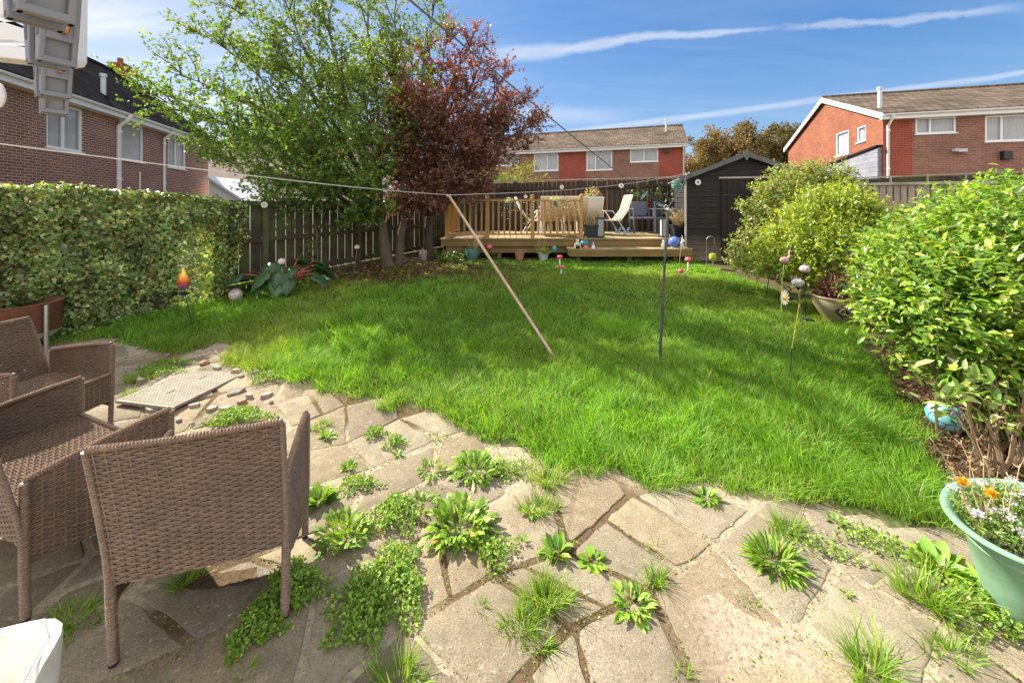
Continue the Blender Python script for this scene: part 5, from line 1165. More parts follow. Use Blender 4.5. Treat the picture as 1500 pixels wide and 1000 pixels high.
def furniture():
    m, nt, bs = nodes('rattan'); v = ocoord(nt); n1 = noi(nt, v, 6, 3, .6); n2 = noi(nt, ocoord(nt, (1, 1, 6)), 60, 3, .6)
    col = ramp(nt, n2, [(.3, (.105,.07,.046)), (.5, (.195,.134,.09)), (.7, (.33,.235,.16))]); col = mixc(nt, .6, col, ramp(nt, n1, [(.35, (.75,.72,.75)), (.65, (1.15,1.05,1))]), 'MULTIPLY')
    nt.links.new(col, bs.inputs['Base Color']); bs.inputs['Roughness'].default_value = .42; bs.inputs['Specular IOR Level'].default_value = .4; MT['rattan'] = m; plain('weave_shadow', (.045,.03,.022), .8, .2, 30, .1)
    # near chair: back towards the camera
    f = Vector((-.304, .953)); rz = math.atan2(f.y, f.x)-math.pi/2
    br = Vector((-.927, 1.600)); W = .57; c = br+Vector((-f.y, f.x))*W/2+f*.23
    a = rattan_chair(W, 'brown woven rattan armchair with its back to the viewer, nearest of the seats', rz, (c.x, c.y, 0), 'rattan seats round the left of the patio', D=.42)
    f = Vector((.39, .92)).normalized(); rz = math.atan2(f.y, f.x)-math.pi/2; br = Vector((-1.99, 1.60)); W = .95; c = br+Vector((-f.y, f.x))*W/2+f*.25
    rattan_chair(W, 'wide rattan loveseat cut by the left edge of the photo', rz, (c.x, c.y, 0), 'rattan seats round the left of the patio')
    f = Vector((.995, -.06)).normalized(); rz = math.atan2(f.y, f.x)-math.pi/2; W = .56; fr = Vector((-3.06, 3.0)); c = fr-Vector((-f.y, f.x))*W/2-f*.25
    copyc = rattan_chair(W, 'rattan armchair facing right, farthest of the seats, in front of the rusty fire pit', rz, (c.x, c.y, .01), 'rattan seats round the left of the patio', lean=.20, hb=.81)
    # fire pit
    m, nt, bs = nodes('rust'); v = ocoord(nt); n = noi(nt, v, 5, 8, .7); c_ = ramp(nt, n, [(.3, (.06,.025,.018)), (.45, (.20,.07,.03)), (.55, (.12,.05,.035)), (.7, (.34,.13,.05))]); nt.links.new(c_, bs.inputs['Base Color']); bs.inputs['Roughness'].default_value = .8; bump(nt, bs, noi(nt, v, 40, 5, .7), .4, .004); MT['rust'] = m
    plain('steel', (.55,.56,.58), .3, .12, 18, .05, .9); plain('ash', (.55,.52,.5), .95, .2, 20, .4)
    c = Vector((-5.36, 4.25, gz(0, 4.2))); root = thing('fire_pit', 'rusty metal drum fire pit on steel tube legs behind the far rattan chair', 'fire pit', c); root.scale = (.84, .84, .93)
    mb = MB(); mb.lathe([(.02,.12),(.2,.13),(.33,.17),(.385,.235),(.395,.545),(.41,.565),(.33,.565),(.325,.54),(.36,.3),(.3,.22),(.02,.19)], (0,0,0), 48); mb.build('drum', MT['rust'], root, False, True)
    mb = MB(); mb.lathe([(.02,.28),(.25,.27),(.37,.25)], (0,0,0), 32); mb.build('ash_bed', MT['ash'], root, False, True)
    mb = MB(); mb.lathe([(.388,.235),(.333,.17),(.27,.147)], (0,0,-.004), 40); mb.build('ash_stain', MT['ash'], root, False, True)
    for a in (-6, 100, 190, -102):
        x, y = math.cos(math.radians(a))*.435, math.sin(math.radians(a))*.435; mb = MB(); mb.tube([(x, y, 0), (x, y, .555)], .024, 12); mb.tube([(x*.9, y*.9, .4), (x, y, .4)], .01, 6); mb.build('leg', MT['steel'], root, False, True)
    # white tub in the bottom left corner
    plain('white_plastic', (.74,.72,.66), .45, .1, 7, .08, c2=(.55,.50,.40)); plain('wire', (.2,.17,.15), .6)
    c = Vector((-1.335, .87, .535)); root = thing('plastic_tub', 'white moulded plastic tub with a dipped handle rim in the bottom left corner', 'tub', (c.x, c.y, 0), math.radians(18)); z = c.z+.01
    def rr(hw, hd, z_, n=40, p=4.0):
        o = []
        for i in range(n):
            a = 2*math.pi*i/n; ca, sa = math.cos(a), math.sin(a); r = (abs(ca)**p+abs(sa)**p)**(-1/p); o.append((ca*r*hw, sa*r*hd, z_))
        return o
    mb = MB(); rings = [rr(.13, .17, 0), rr(.15, .19, .04), rr(.175, .215, z-.12), rr(.18, .22, z-.03), rr(.178, .218, z-.006), rr(.165, .205, z+.002), rr(.15, .19, z-.006), rr(.142, .182, z-.03), rr(.13, .17, z-.2)]
    vs = []
    for k, r in enumerate(rings):
        for (x, y, zz) in r:
            dip = .045*math.exp(-((y-.0)/.05)**2)*(1 if k >= 3 and k < 8 else 0)*(1 if x > 0 or x < 0 else 0)*(1 if abs(x) > .12 else 0); vs.append((x, y, zz-dip))
    n = 40; fs = [(i*n+j, i*n+(j+1) % n, (i+1)*n+(j+1) % n, (i+1)*n+j) for i in range(len(rings)-1) for j in range(n)]; fs.append(tuple(range(n))); fs.append(tuple((len(rings)-1)*n+j for j in range(n)))
    mb.add(vs, fs); mb.build('body', MT['white_plastic'], root, False, True)
    mb = MB(); mb.tube([(.172,-.02,z-.02),(.165,.06,z+.004),(.15,.14,z+.006),(.10,.2,z+.007)], .0016, 5); mb.build('wire_hook', MT['wire'], root, False)
def manhole():
    m, nt, bs = nodes('cast_cover'); v = ocoord(nt); n = noi(nt, v, 12, 6, .7); c_ = ramp(nt, n, [(.3, (.20,.15,.11)), (.5, (.33,.26,.19)), (.75, (.42,.34,.26))]); nt.links.new(c_, bs.inputs['Base Color']); bs.inputs['Roughness'].default_value = .75; MT['cast_cover'] = m
    plain('stone', (.33,.28,.22), .9, .35, 12, .6); plain('brick_chip', (.36,.2,.14), .9, .3, 14, .5)
    c = G(275, 566); a = G(203,585); b = G(300,595); d = G(370,553); e = G(283,540)
    x = (b-a+(d-e)).normalized(); x.z = 0; x.normalize(); ang = math.atan2((d-b).y, (d-b).x)
    root = thing('manhole_cover', 'square patterned metal manhole cover set in the far left of the patio', 'manhole cover', c+Vector((0,0,.012)), ang); w = .66; h = .52
    mb = MB(); mb.box((0,0,-.004), (w, h, .02)); nx, ny = 22, 17
    for i in range(nx):
        for j in range(ny):
            px, py = -w/2+w*(i+.5)/nx, -h/2+h*(j+.5)/ny
            if abs(px) > .05 and abs(abs(px)-.14) < .045 and abs(py) < .02: continue
            R = Matrix.Rotation(math.radians(45 if (i+j) % 2 else -45)*0+(0 if (i+j) % 2 else math.pi/2)*0, 3, 'Z'); mb.box((px, py, .0075), (.022, .018, .005), R)
    cov = mb.build('cover', MT['cast_cover'], root, False, bevel=.0015, seg=1)
    mb = MB()
    for sx in (-.14, .14): mb.box((sx, 0, .0065), (.075, .022, .002))
    mb.build('lifting_slot', MT['dark_in'], cov, False)
    mb = MB()
    for s in (-1, 1): mb.box((s*(w/2+.018), 0, -.002), (.022, h+.07, .022)); mb.box((0, s*(h/2+.018), -.002), (w+.014, .022, .022))
    mb.build('frame', MT['stone'], root, False)
    rg = random.Random(4); labs = [(390,580,.10,'flat'),(345,575,.14,'big'),(385,560,.07,''),(355,590,.08,''),(372,600,.06,''),(330,600,.10,''),(285,595,.09,''),(310,600,.10,''),(345,545,.10,''),(375,548,.07,''),(300,533,.12,''),(262,617,.07,''),(225,600,.12,''),(205,560,.08,''),(398,590,.05,''),(318,540,.09,''),(240,590,.06,''),(352,552,.06,''),(365,582,.07,''),(282,622,.05,'')]
    desc = ['flat slab chip at the right of the manhole cover','large square broken slab leaning by the manhole cover','rounded pale pebble above the leaning slab','small red brown brick chip by the leaning slab','pinkish brick chip near the weed mat','dark stone below the manhole cover','long flat stone under the front edge of the manhole cover','wide flat stone below the manhole frame','thin flat slab at the back of the manhole cover','small stone near the lawn corner behind the manhole cover','reddish pebble row piece behind the manhole cover','rounded grey pebble in front of the manhole cover','broken paving piece left of the manhole cover','small flat stone beyond the left corner of the manhole cover','tiny pale pebble at the lawn corner','narrow slab strip behind the manhole cover','tiny dark pebble left of the manhole cover','grey chip wedged at the back right corner of the cover','upright chip between slab and brick chip','small oval pebble farthest in front of the cover']
    for i, (px, py, s, _) in enumerate(labs):
        p = G(px, py); mb = MB(); n = rg.randint(5, 7); pts = []
        for k in range(n): a = 2*math.pi*k/n+rg.uniform(-.25, .25); r = s*rg.uniform(.38, .6); pts.append((math.cos(a)*r, math.sin(a)*r*.75, -.01))
        hh = rg.uniform(.03, .05)
        if i in (2, 11, 14, 19, 10): mb.ball((0,0,.012), s*.4, 12, sc=(1,.7,.55), jit=.25)
        else: mb.prism(pts, (0,0,hh))
        o = mb.build('stone', MT['brick_chip' if i in (3,4,10) else 'stone'], None, False, smooth=i in (2,11,14,19,10), bevel=.006 if i not in (2,11,14,19,10) else 0)
        o.location = p; o.rotation_euler = (rg.uniform(-.12,.12)+( .35 if i == 1 else 0), rg.uniform(-.12,.12), rg.uniform(0, 3)); tag(o, desc[i], 'stone', 'loose stones round the manhole cover')
# ------------------------------------------------------------------ lines, prop, pole, pegs
def sagline(a, b, sag, k=24):
    a = Vector(a); b = Vector(b); return [a.lerp(b, i/(k-1))-Vector((0,0,sag*math.sin(math.pi*i/(k-1)))) for i in range(k)]
def lines():
    plain('line_white', (.72,.68,.62), .6, .1); plain('line_dark', (.09,.10,.11), .5, .2); wood('prop_wood', (.50,.36,.25), (.36,.25,.17), None, 'z', grain=30); plain('pole_metal', (.08,.085,.09), .5, .4, 14, .2, .2)
    foot = G(812, 524); Yt = 5.2; top = P(659, 289, Yt)
    root = thing('clothes_prop', 'pale wooden clothes prop leaning up to the washing line', 'clothes prop', foot)
    mb = MB(); d = (top-foot).normalized(); R0 = d
    mb.beam(foot-d*.02, top+d*.02, .05, .028, up=(1,0,0)); mb.build('pole', MT['prop_wood'], root, bevel=.004)
    mb = MB(); mb.beam(top+d*.02+Vector((-.014,0,0)), top+d*.05+Vector((-.018,0,0)), .012, .026, up=(1,0,0)); mb.beam(top+d*.02+Vector((.014,0,0)), top+d*.05+Vector((.018,0,0)), .012, .026, up=(1,0,0)); mb.build('notch', MT['prop_wood'], root)
    t2 = top+Vector((0,0,.03))
    mb = MB(); A = P(-160, 190, 1.35); pts = sagline(A, t2, .03)+sagline(t2, Vector((3.93, 8.72, 2.40)), .10)[1:]; mb.tube(pts, .0032, 6, cap=True)
    o = mb.build('washing_line', MT['line_white'], None, smooth=True); tag(o, 'pale washing line from the left edge over the wooden prop to the shed', 'washing line')
    p0 = G(966, 528); Yp = p0.y; p1 = P(978, 307, Yp)
    root = thing('line_post', 'slim dark metal washing line post standing in the lawn', 'post', p0)
    mb = MB(); mb.tube([p0-Vector((0,0,.1)), p0.lerp(p1, .45)], .016, 12); mb.tube([p0.lerp(p1, .44), p1], .0125, 12); mb.build('tube', MT['pole_metal'], root, True, True)
    mb = MB(); mb.tube([p1, p1+Vector((0,0,.03)), p1+Vector((-.02,0,.05)), p1+Vector((-.04,0,.03)), p1+Vector((-.03,0,0))], .005, 6); mb.ball(p1+Vector((0,0,.0)), .02); mb.build('line_hook', MT['steel'], root, True, True)
    q = P(607, 0, .9); e = q+(q-p1)*.12; mb = MB(); mb.tube(sagline(e, p1+Vector((0,0,.02)), .035, 30), [.0026]*30, 8); o = mb.build('washing_line', MT['line_dark'], None, smooth=True); tag(o, 'dark washing line running from overhead down to the metal post', 'washing line')
    mb = MB(); mb.tube(sagline(p1+Vector((0,0,.02)), Vector((3.9, 8.74, 2.38)), .06), .006, 6); o = mb.build('rope', MT['line_dark'], None, smooth=True); tag(o, 'blue grey rope from the metal post up to the corner of the shed', 'rope')
    # pegs hanging close to the camera
    plain('peg_grey', (.20,.21,.23), .45, .06, 8, .03); plain('copper', (.55,.30,.14), .35, .1, 8, .05, .8); plain('hanger_white', (.72,.72,.74), .4, .04)
    spec = [(60, 33, .135, 'closest grey plastic peg, cut by the top edge'), (76, 97, .20, 'second grey plastic peg with copper spring'), (78, 144, .255, 'third grey plastic peg, below the second'), (79, 168, .30, 'lowest and farthest grey plastic peg')]
    for i, (px, py, Y, lab) in enumerate(spec):
        b = P(px, py, Y); root = thing('clothes_peg', lab, 'clothes peg', b, math.radians([62, 66, 60, 55][i]), 'grey pegs hanging at the top left'); w = .0135; L = .062
        for s in (-1, 1):
            mb = MB(); x0 = s*.0018 if s == 1 else -.0018
            # each jaw: a tapered plate, wide and apart at the top, meeting at the bottom
            for (xa, xb) in ((-w/2, -w/2+.0022), (w/2-.0022, w/2)):
                mb.prism([(xa, s*.0035-.002*0, 0), (xa, s*.0075, .0), (xa, s*.012, .028), (xa, s*.016, L), (xa, s*.010, L), (xa, s*.004, .03)], (xb-xa, 0, 0))
            mb.prism([(-w/2+.002, s*.0035, 0), (-w/2+.002, s*.0050, 0), (-w/2+.002, s*.0135, L), (-w/2+.002, s*.0115, L)], (w-.004, 0, 0))
            for (za, zb) in ((0, .003), (.0115, .0205), (.030, .033), (L-.004, L)):
                t = za/L; y1 = .0075+.0085*t; mb.box((0, s*(y1-.002), (za+zb)/2), (w, .0045, zb-za))
            mb.build('jaw', MT['peg_grey'], root, False, bevel=.0005)
        mb = MB(); mb.tube([(.001,-.007,.0155),(.001,-.0125,.0158),(.0015,-.0155,.021),(.002,-.0165,.030),(.001,-.012,.040),(0,0,.043),(-.001,.012,.040),(-.002,.0165,.030),(-.0015,.0155,.021),(-.001,.0125,.0158)], .0013, 8); mb.build('spring', MT['copper'], root, False, True)
    c = P(70, 60, .34); root = thing('clip_hanger', 'white plastic clothes airer frame behind the grey pegs at the top left', 'airer', c)
    mb = MB(); q = [P(88,-60,.34), P(115,-60,.34), P(114,88,.34), P(110,95,.34), P(96,97,.34), P(88,90,.34)]; mb.prism(q, (0,.008,0)); mb.build('side_plate', MT['hanger_white'], root, bevel=.001)
    mb = MB(); q = [P(-40,38,.34), P(4,32,.34), P(22,38,.34), P(45,45,.34), P(60,72,.34), P(20,60,.34), P(-40,58,.34)]; mb.prism(q, (0,.012,0)); q = [P(-40,62,.34), P(20,66,.34), P(70,76,.34), P(70,92,.34), P(-40,80,.34)]; mb.prism(q, (0,.02,0)); mb.build('arm', MT['hanger_white'], root, bevel=.001)
    mb = MB(); q = [P(-20,-60,.34), P(88,-60,.34), P(88,26,.34), P(30,34,.34), P(16,22,.34), P(-20,24,.34)]; mb.prism(q, (0,.012,0)); mb.build('top_plate', MT['hanger_white'], root, bevel=.001)
    mb = MB(); q = P(-3,140,.36); mb.ball(q, .0075, 12, sc=(.9,.5,1.6)); mb.build('hook_end', MT['hanger_white'], root, smooth=True)
# ------------------------------------------------------------------ pots, ornaments, deck furniture
def pal(name, c, rough=.35, **k): return MT.get(name) or plain(name, c, rough, **k)
def swirl(name, cols, scale=9, rough=.12):
    m, nt, bs = nodes(name); v = ocoord(nt); n = N(nt, 'ShaderNodeTexNoise'); n.inputs['Scale'].default_value = scale; n.inputs['Distortion'].default_value = 2.5; nt.links.new(v, n.inputs['Vector'])
    r = nt.nodes.new('ShaderNodeValToRGB'); r.color_ramp.interpolation = 'CONSTANT'; e = r.color_ramp.elements
    while len(e) < len(cols): e.new(.5)
    for i, c in enumerate(cols): e[i].position = .28+.44*i/len(cols) if i else 0; e[i].color = (*c, 1)
    nt.links.new(n.outputs[0], r.inputs[0]); nt.links.new(r.outputs[0], bs.inputs['Base Color']); bs.inputs['Roughness'].default_value = rough; bs.inputs['Coat Weight'].default_value = .5; MT[name] = m; return m
def stake_ball(name, label, head, foot, r, mat, sc=(1,1,.85), stake='black_plastic', socket=True):
    root = thing(name, label, 'garden ornament', foot, 0, 'ornaments on stakes round the lawn'); mb = MB(); mb.ball(head, r, 20, sc=sc); mb.build('ball', mat, root, True, True)
    mb = MB(); mb.tube([foot-Vector((0,0,.05)), head-Vector((0,0,r*.8))], .005, 6); mb.build('stake', MT[stake], root, True, True)
    if socket: mb = MB(); mb.tube([head-Vector((0,0,r*1.25)), head-Vector((0,0,r*.72))], [.012, .024], 10); mb.build('socket', MT['black_plastic'], root, True, True)
    return root
def mushroom(px, py, r, label, base=None, col='glossy_red'):
    c = P(px, py, 1); g = G(px, py+ (14 if base is None else base)); h = P(px, py, g.y); root = thing('toadstool_ornament', label, 'garden ornament', g, 0, 'red toadstools round the lawn')
    mb = MB(); mb.lathe([(.002,r*.95),(r*.5,r*.8),(r*.85,r*.4),(r,0),(r*.8,-r*.22),(r*.3,-r*.18),(.002,-r*.15)], h, 18); mb.build('cap', MT[col], root, True, True)
    mb = MB()
    for k in range(6): a = k*1.05; mb.ball(h+Vector((math.cos(a)*r*.68, math.sin(a)*r*.68, r*.55)), r*.13, 8)
    mb.build('spots', MT['white_paint'], root, True, True)
    mb = MB(); mb.tube([g-Vector((0,0,.04)), h], [r*.2, r*.28], 8); mb.build('stem', MT['white_paint'], root, True, True)
def pot(name, label, g, r, h, mat, taper=.68, rim=.008, soil=True, group='pots in front of the deck', n=28, belly=0):
    root = thing(name, label, 'plant pot', g, 0, group); mb = MB(); k = r*taper
    prof = [(.001,0),(k,0),(k+(r-k)*.35+belly,h*.35),(k+(r-k)*.7+belly*1.3,h*.65),(r,h*.94),(r+rim,h*.95),(r+rim,h),(r-.012,h),(r-.016,h*.8),(.001,h*.8)]
    mb.lathe(prof, (0,0,0), n); mb.build('pot', mat, root, False, True)
    if soil: mb = MB(); mb.lathe([(.001,h*.87),(r-.014,h*.86)], (0,0,0), n); mb.build('compost', MT['compost'], root, False, True)
    return root
def twigs(root, c, n, h, spread, mat, seed=1, r=.003, name='dry_stems', fork=2):
    rg = random.Random(seed); mb = MB(); c = Vector(c)
    for i in range(n):
        a = rg.uniform(0, 6.28); q = rg.random()*spread; b = c+Vector((math.cos(a)*q*.35, math.sin(a)*q*.35, 0)); e = c+Vector((math.cos(a)*q*1.6, math.sin(a)*q*1.6, h*rg.uniform(.4, 1.1)))
        p = limb(b, e, .08, 5, .12, rg); mb.tube(p, [r, r*.9, r*.8, r*.6, r*.4], 5)
        for _ in range(fork): s = p[rg.randint(1, 3)]; mb.tube([s, s+Vector((rg.gauss(0,.3), rg.gauss(0,.3), rg.uniform(.1,.6)))*h*.5], [r*.6, r*.3], 4)
    return mb.build(name, mat, root, True)
def tuft_leaves(root, c, n, r, leaf, cols, name='foliage', mat='shrub_leaf', tpl='leaf', up=.7, aspect=.5):
    o = rdir(n, up); o[:,2] = np.abs(o[:,2]); pos = np.array(c)+o*r*RNG.random((n, 1))**.5; d = o*.8+rdir(n)*.6
    return leaves(name, MT[mat], pos, d, rdir(n, 1), leaf*RNG.uniform(.6, 1.2, n), leaf*aspect*RNG.uniform(.6, 1.2, n), palette(n, cols), tpl, root)
def pots():
    plain('compost', (.05,.035,.025), .95, .4, 30, .6); plain('teal_glaze', (.07,.17,.15), .3, .25, 8, .05); plain('terracotta', (.42,.19,.12), .8, .2, 10, .3); plain('grey_pot', (.42,.45,.46), .6, .1); plain('white_paint', (.78,.78,.76), .4, .05)
    plain('glossy_red', (.62,.03,.06), .2, .15); plain('tan_glaze', (.34,.27,.17), .3, .18, 5, .05); plain('mint', (.20,.36,.25), .5, .25, 5, .08, c2=(.17,.25,.15)); plain('blue_glaze', (.10,.17,.52), .12, .1); plain('blue_teal', (.03,.17,.25), .25, .2); plain('orange', (.65,.14,.04), .4)
    plain('yellow_paint', (.55,.5,.08), .4); plain('green_paint', (.25,.45,.12), .4); plain('skyblue', (.22,.48,.70), .4); plain('grey_blue', (.115,.125,.155), .5, .12, 30, .1); plain('cream_metal', (.72,.70,.64), .4, .06); plain('sling_tan', (.55,.42,.26), .8, .08, 60, .1); plain('sling_grey', (.50,.46,.42), .8, .08, 60, .1); plain('fleece', (.72,.68,.6), .9); plain('white_flower', (.80,.76,.78), .6, .05); plain('marigold', (.85,.42,.02), .5)
    g = G(692, 383); r = pot('glazed_pot', 'dark teal ribbed pot with dried stems in front of the deck', g, .15, .27, MT['teal_glaze'], .55, .006, belly=.02); twigs(r, g+Vector((0.03,0,.25)), 16, .42, .14, MT['dry_stalk'], 3, .006)
    tuft_leaves(r, g+Vector((0,0,.24)), 60, .1, .06, [(.25,.3,.07)])
    g = G(761, 380); r = pot('terracotta_pot', 'square rimmed terracotta pot with dead plant in front of the deck', g, .115, .17, MT['terracotta'], .7, .018); twigs(r, g+Vector((0,0,.14)), 26, .09, .14, MT['rhubarb_dead'] if 'rhubarb_dead' in MT else MT['dry_stalk'], 4, .004)
    g = G(796, 381); r = pot('grey_pot', 'pale grey pot with yellow green plant in front of the deck', g, .12, .16, MT['grey_pot'], .75, .004); tuft_leaves(r, g+Vector((0,0,.15)), 160, .13, .07, [(.32,.38,.08),(.2,.3,.06)]); twigs(r, g+Vector((-.05,0,.13)), 14, .36, .2, MT['dry_stalk'], 5, .003)
    # stake ornaments
    s1 = swirl('glass_white', [(.7,.7,.72),(.5,.25,.3),(.75,.72,.7),(.3,.35,.5)], 14); s2 = swirl('glass_pink', [(.7,.55,.58),(.6,.15,.18),(.75,.75,.76),(.25,.3,.55)], 12); s3 = swirl('glass_mauve', [(.55,.52,.58),(.75,.7,.55),(.35,.3,.38),(.7,.68,.7)], 10); s4 = swirl('glass_orange', [(.75,.3,.06),(.55,.5,.5),(.7,.6,.45),(.2,.25,.55)], 9)
    s5 = swirl('glass_teal', [(.02,.15,.2),(.05,.35,.35),(.01,.08,.14)], 8); s6 = swirl('glass_red', [(.6,.03,.06),(.55,.1,.15),(.1,.1,.3)], 9)
    g = G(414, 437); stake_ball('ball_stake', 'small white glass ball stake standing in the rhubarb', P(413,383,g.y), g, .06, s1, stake='dry_stalk')
    g = G(518, 402); stake_ball('ball_stake', 'small pink glass ball stake beside the slatted fence post', P(523,362,g.y), g, .055, s2, stake='steel')
    g = G(716, 383); stake_ball('ball_stake', 'red glass ball stake behind the wooden clothes prop', P(717,362,g.y-.1), g-Vector((0,.1,0)), .07, s6)
    g = G(812, 384); stake_ball('glass_drop', 'teal glass drop on a short stake in front of the deck', P(812,365,g.y), g, .05, s5, sc=(1,1,1.5))
    g = G(1165, 487); stake_ball('ball_stake', 'upper red and white glass ball beside the tan glazed pot', P(1179,394,g.y+.25), G(1180,470), .060, s2, sc=(1,1,.82))
    g = G(1180, 507); stake_ball('ball_stake', 'lower pale glass ball on a jointed stake, in front of its red and white neighbour', P(1169,414,g.y), g, .062, s3, sc=(1,1,.8), stake='steel')
    # loose balls
    for (px, py, r, mat, lab) in ((345, 440, .095, s4, 'orange and white patterned ball lying on the shaded lawn'), (476, 413, .085, s3, 'dull grey silver ball beside the rhubarb')):
        g = G(px, py); mb = MB(); mb.ball((0,0,r*.92), r, 22); o = mb.build('ball', mat, None, False, True); o.location = g; tag(o, lab, 'ball')
    # turquoise crazed ceramic ball under the bush
    m, nt, bs = nodes('crackle'); v = ocoord(nt); vo = N(nt, 'ShaderNodeTexVoronoi', feature='DISTANCE_TO_EDGE'); vo.inputs['Scale'].default_value = 14; nt.links.new(v, vo.inputs['Vector'])
    bl = noi(nt, v, 5, 3); c_ = mixc(nt, ramp(nt, vo.outputs[0], [(.02, 0.0), (.06, 1.0)]), (.03,.10,.13), ramp(nt, bl, [(.35, (.10,.35,.42)), (.6, (.35,.58,.62))])); nt.links.new(c_, bs.inputs['Base Color']); bs.inputs['Roughness'].default_value = .12; MT['crackle'] = m
    g = G(1380, 628); root = thing('ceramic_ball', 'turquoise crackle glazed ball on the mulch under the tall bush', 'ornament', g); mb = MB(); mb.lathe([(.001,0),(.05,.002),(.095,.035),(.118,.09),(.105,.15),(.07,.185),(.045,.19),(.04,.182),(.001,.17)], (0,0,0), 30, R=Matrix.Rotation(.35, 3, 'Y')); mb.build('body', m, root, False, True)
    # flame torch stake
    g = G(283, 477); root = thing('flame_torch', 'orange flame shaped glass torch on a black stake beside the hedge', 'garden ornament', g, 0, 'ornaments on stakes round the lawn'); h = P(269, 410, g.y)
    m, nt, bs = nodes('flame_glass'); v = ocoord(nt); n = noi(nt, v, 9, 2); sp = nt.nodes.new('ShaderNodeSeparateXYZ'); nt.links.new(v, sp.inputs[0]); ad = N(nt, 'ShaderNodeMath', operation='MULTIPLY_ADD'); nt.links.new(n, ad.inputs[0]); ad.inputs[1].default_value = .12; nt.links.new(sp.outputs[2], ad.inputs[2])
    mr = nt.nodes.new('ShaderNodeMapRange'); nt.links.new(ad.outputs[0], mr.inputs[0]); hz = h.z-g.z; mr.inputs[1].default_value = hz-.07; mr.inputs[2].default_value = hz+.22
    c_ = ramp(nt, mr.outputs[0], [(.2, (.30,.02,.015)), (.5, (.85,.20,.02)), (.8, (.9,.62,.08))]); nt.links.new(c_, bs.inputs['Base Color']); bs.inputs['Roughness'].default_value = .1; MT['flame_glass'] = m
    mb = MB(); mb.lathe([(.001,-.095),(.035,-.09),(.062,-.05),(.066,0),(.05,.05),(.03,.085),(.016,.125),(.004,.16)], h, 20, sx=1, sy=.8); mb.build('flame', m, root, True, True)
    mb = MB(); mb.lathe([(.02,-.12),(.05,-.10),(.067,-.055),(.07,-.04),(.064,-.05)], h, 20); mb.build('cup', s6, root, True, True)
    mb = MB(); mb.tube([g-Vector((0,0,.05)), h-Vector((0,0,.1))], .006, 6); mb.lathe([(.004,-.19),(.045,-.185),(.05,-.165),(.02,-.15)], h, 16); mb.build('stake', MT['black_plastic'], root, True, True)
    mb = MB(); mb.tube([h+Vector((-.045,0,-.20)), h+Vector((-.045,0,-.185))], .035, 14); mb.build('solar_panel', MT['steel'], root, True, True)
    # flower solar stake, near right
    g = G(1157, 548); hd = P(1151, 436, g.y); root = thing('flower_stake', 'nearest solar stake with a white glass flower and two yellow leaves', 'garden ornament', g, 0, 'ornaments on stakes round the lawn')
    top = P(1171, 445, g.y); mid = P(1165, 482, g.y)
    mb = MB(); mb.tube([g-Vector((0,0,.05)), P(1160,510,g.y)], .005, 6); mb.build('ground_spike', MT['black_plastic'], root, True, True)
    mb = MB(); mb.tube([P(1160,510,g.y), mid, top, P(1163,439,g.y)], .0045, 6); mb.build('stalk', MT['yellow_paint'], root, True, True)
    n = 13; a = np.arange(n)*2*np.pi/n; ax = Vector((-.97,.1,.1)).normalized(); e1 = ax.cross(Vector((0,0,1))).normalized(); e2 = ax.cross(e1)
    D_ = np.array([tuple(e1*math.cos(t)+e2*math.sin(t)+ax*.25) for t in a]); pp = np.tile(tuple(hd), (n, 1))
    leafmat('glass_petal', .08, .5, .8, (1,1,1)); leaves('petals', MT['glass_petal'], pp, D_, np.tile(tuple(ax), (n, 1)), .078, .04, palette(n, [(.7,.75,.7),(.45,.7,.62),(.75,.6,.4)], .1), 'leaf', root)
    mb = MB(); mb.ball(hd-ax*-.01, .022, 12); mb.build('flower_centre', MT['marigold'], root, True, True)
    mb = MB(); mb.tube([hd-ax*.0, hd-ax*.055], [.03,.016], 10); mb.tube([hd-ax*.05, hd-ax*.085], .012, 10); mb.build('lamp_housing', MT['black_plastic'], root, True, True)
    leaves('stalk_leaves', MT['shrub_leaf'], [tuple(mid), tuple(mid)], [(-.8,-.1,.9),(.75,-.1,.7)], [(.3,-1,.3),(.3,-1,.3)], .085, .028, [(.45,.42,.06),(.5,.42,.14)], 'leaf', root)
    q = P(1184, 468, g.y); mb = MB(); mb.prism([q+Vector((-.045,-.02,.0)), q+Vector((.05,-.02,-.018)), q+Vector((.05,.035,-.012)), q+Vector((-.045,.035,.006))], (0,0,.012)); mb.tube([mid, q], .004, 6); mb.build('solar_panel', MT['black_plastic'], root, True, bevel=.003)
    # flamingo
    g = G(1144, 462); h = P(1149, 381, g.y); root = thing('flamingo_stake', 'pink flamingo ornament on a green stake', 'garden ornament', g, 0, 'ornaments on stakes round the lawn')
    plain('pink', (.62,.33,.33), .3, .2, 10); mb = MB(); mb.ball(h, .055, 14, sc=(1.15,.6,.8)); mb.build('bird_body', MT['pink'], root, True, True)
    mb = MB(); mb.tube([h+Vector((.04,0,.02)), h+Vector((.075,0,.06)), h+Vector((.06,0,.10)), h+Vector((.075,0,.13)), h+Vector((.09,0,.12)), h+Vector((.10,0,.095))], [.018,.013,.010,.012,.012,.004], 8); mb.build('bird_neck', MT['pink'], root, True, True)
    mb = MB(); mb.tube([g-Vector((0,0,.05)), P(1146,410,g.y), h], .006, 6); mb.tube([P(1146,420,g.y), P(1142,394,g.y)], .005, 6); mb.build('stake', MT['green_paint'], root, True, True)
    # blue bird stake
    g = G(1121, 436); h = P(1131, 374, g.y); root = thing('blue_stake', 'dark stake with a small blue and white glass bud', 'garden ornament', g, 0, 'ornaments on stakes round the lawn'); mb = MB(); mb.lathe([(.001,-.05),(.035,-.03),(.045,.01),(.02,.06),(.002,.10)], h, 14); mb.build('bud', s5, root, True, True); mb = MB(); mb.tube([g-Vector((0,0,.05)), h-Vector((0,0,.05))], .006, 6); mb.build('stake', MT['black_plastic'], root, True, True)
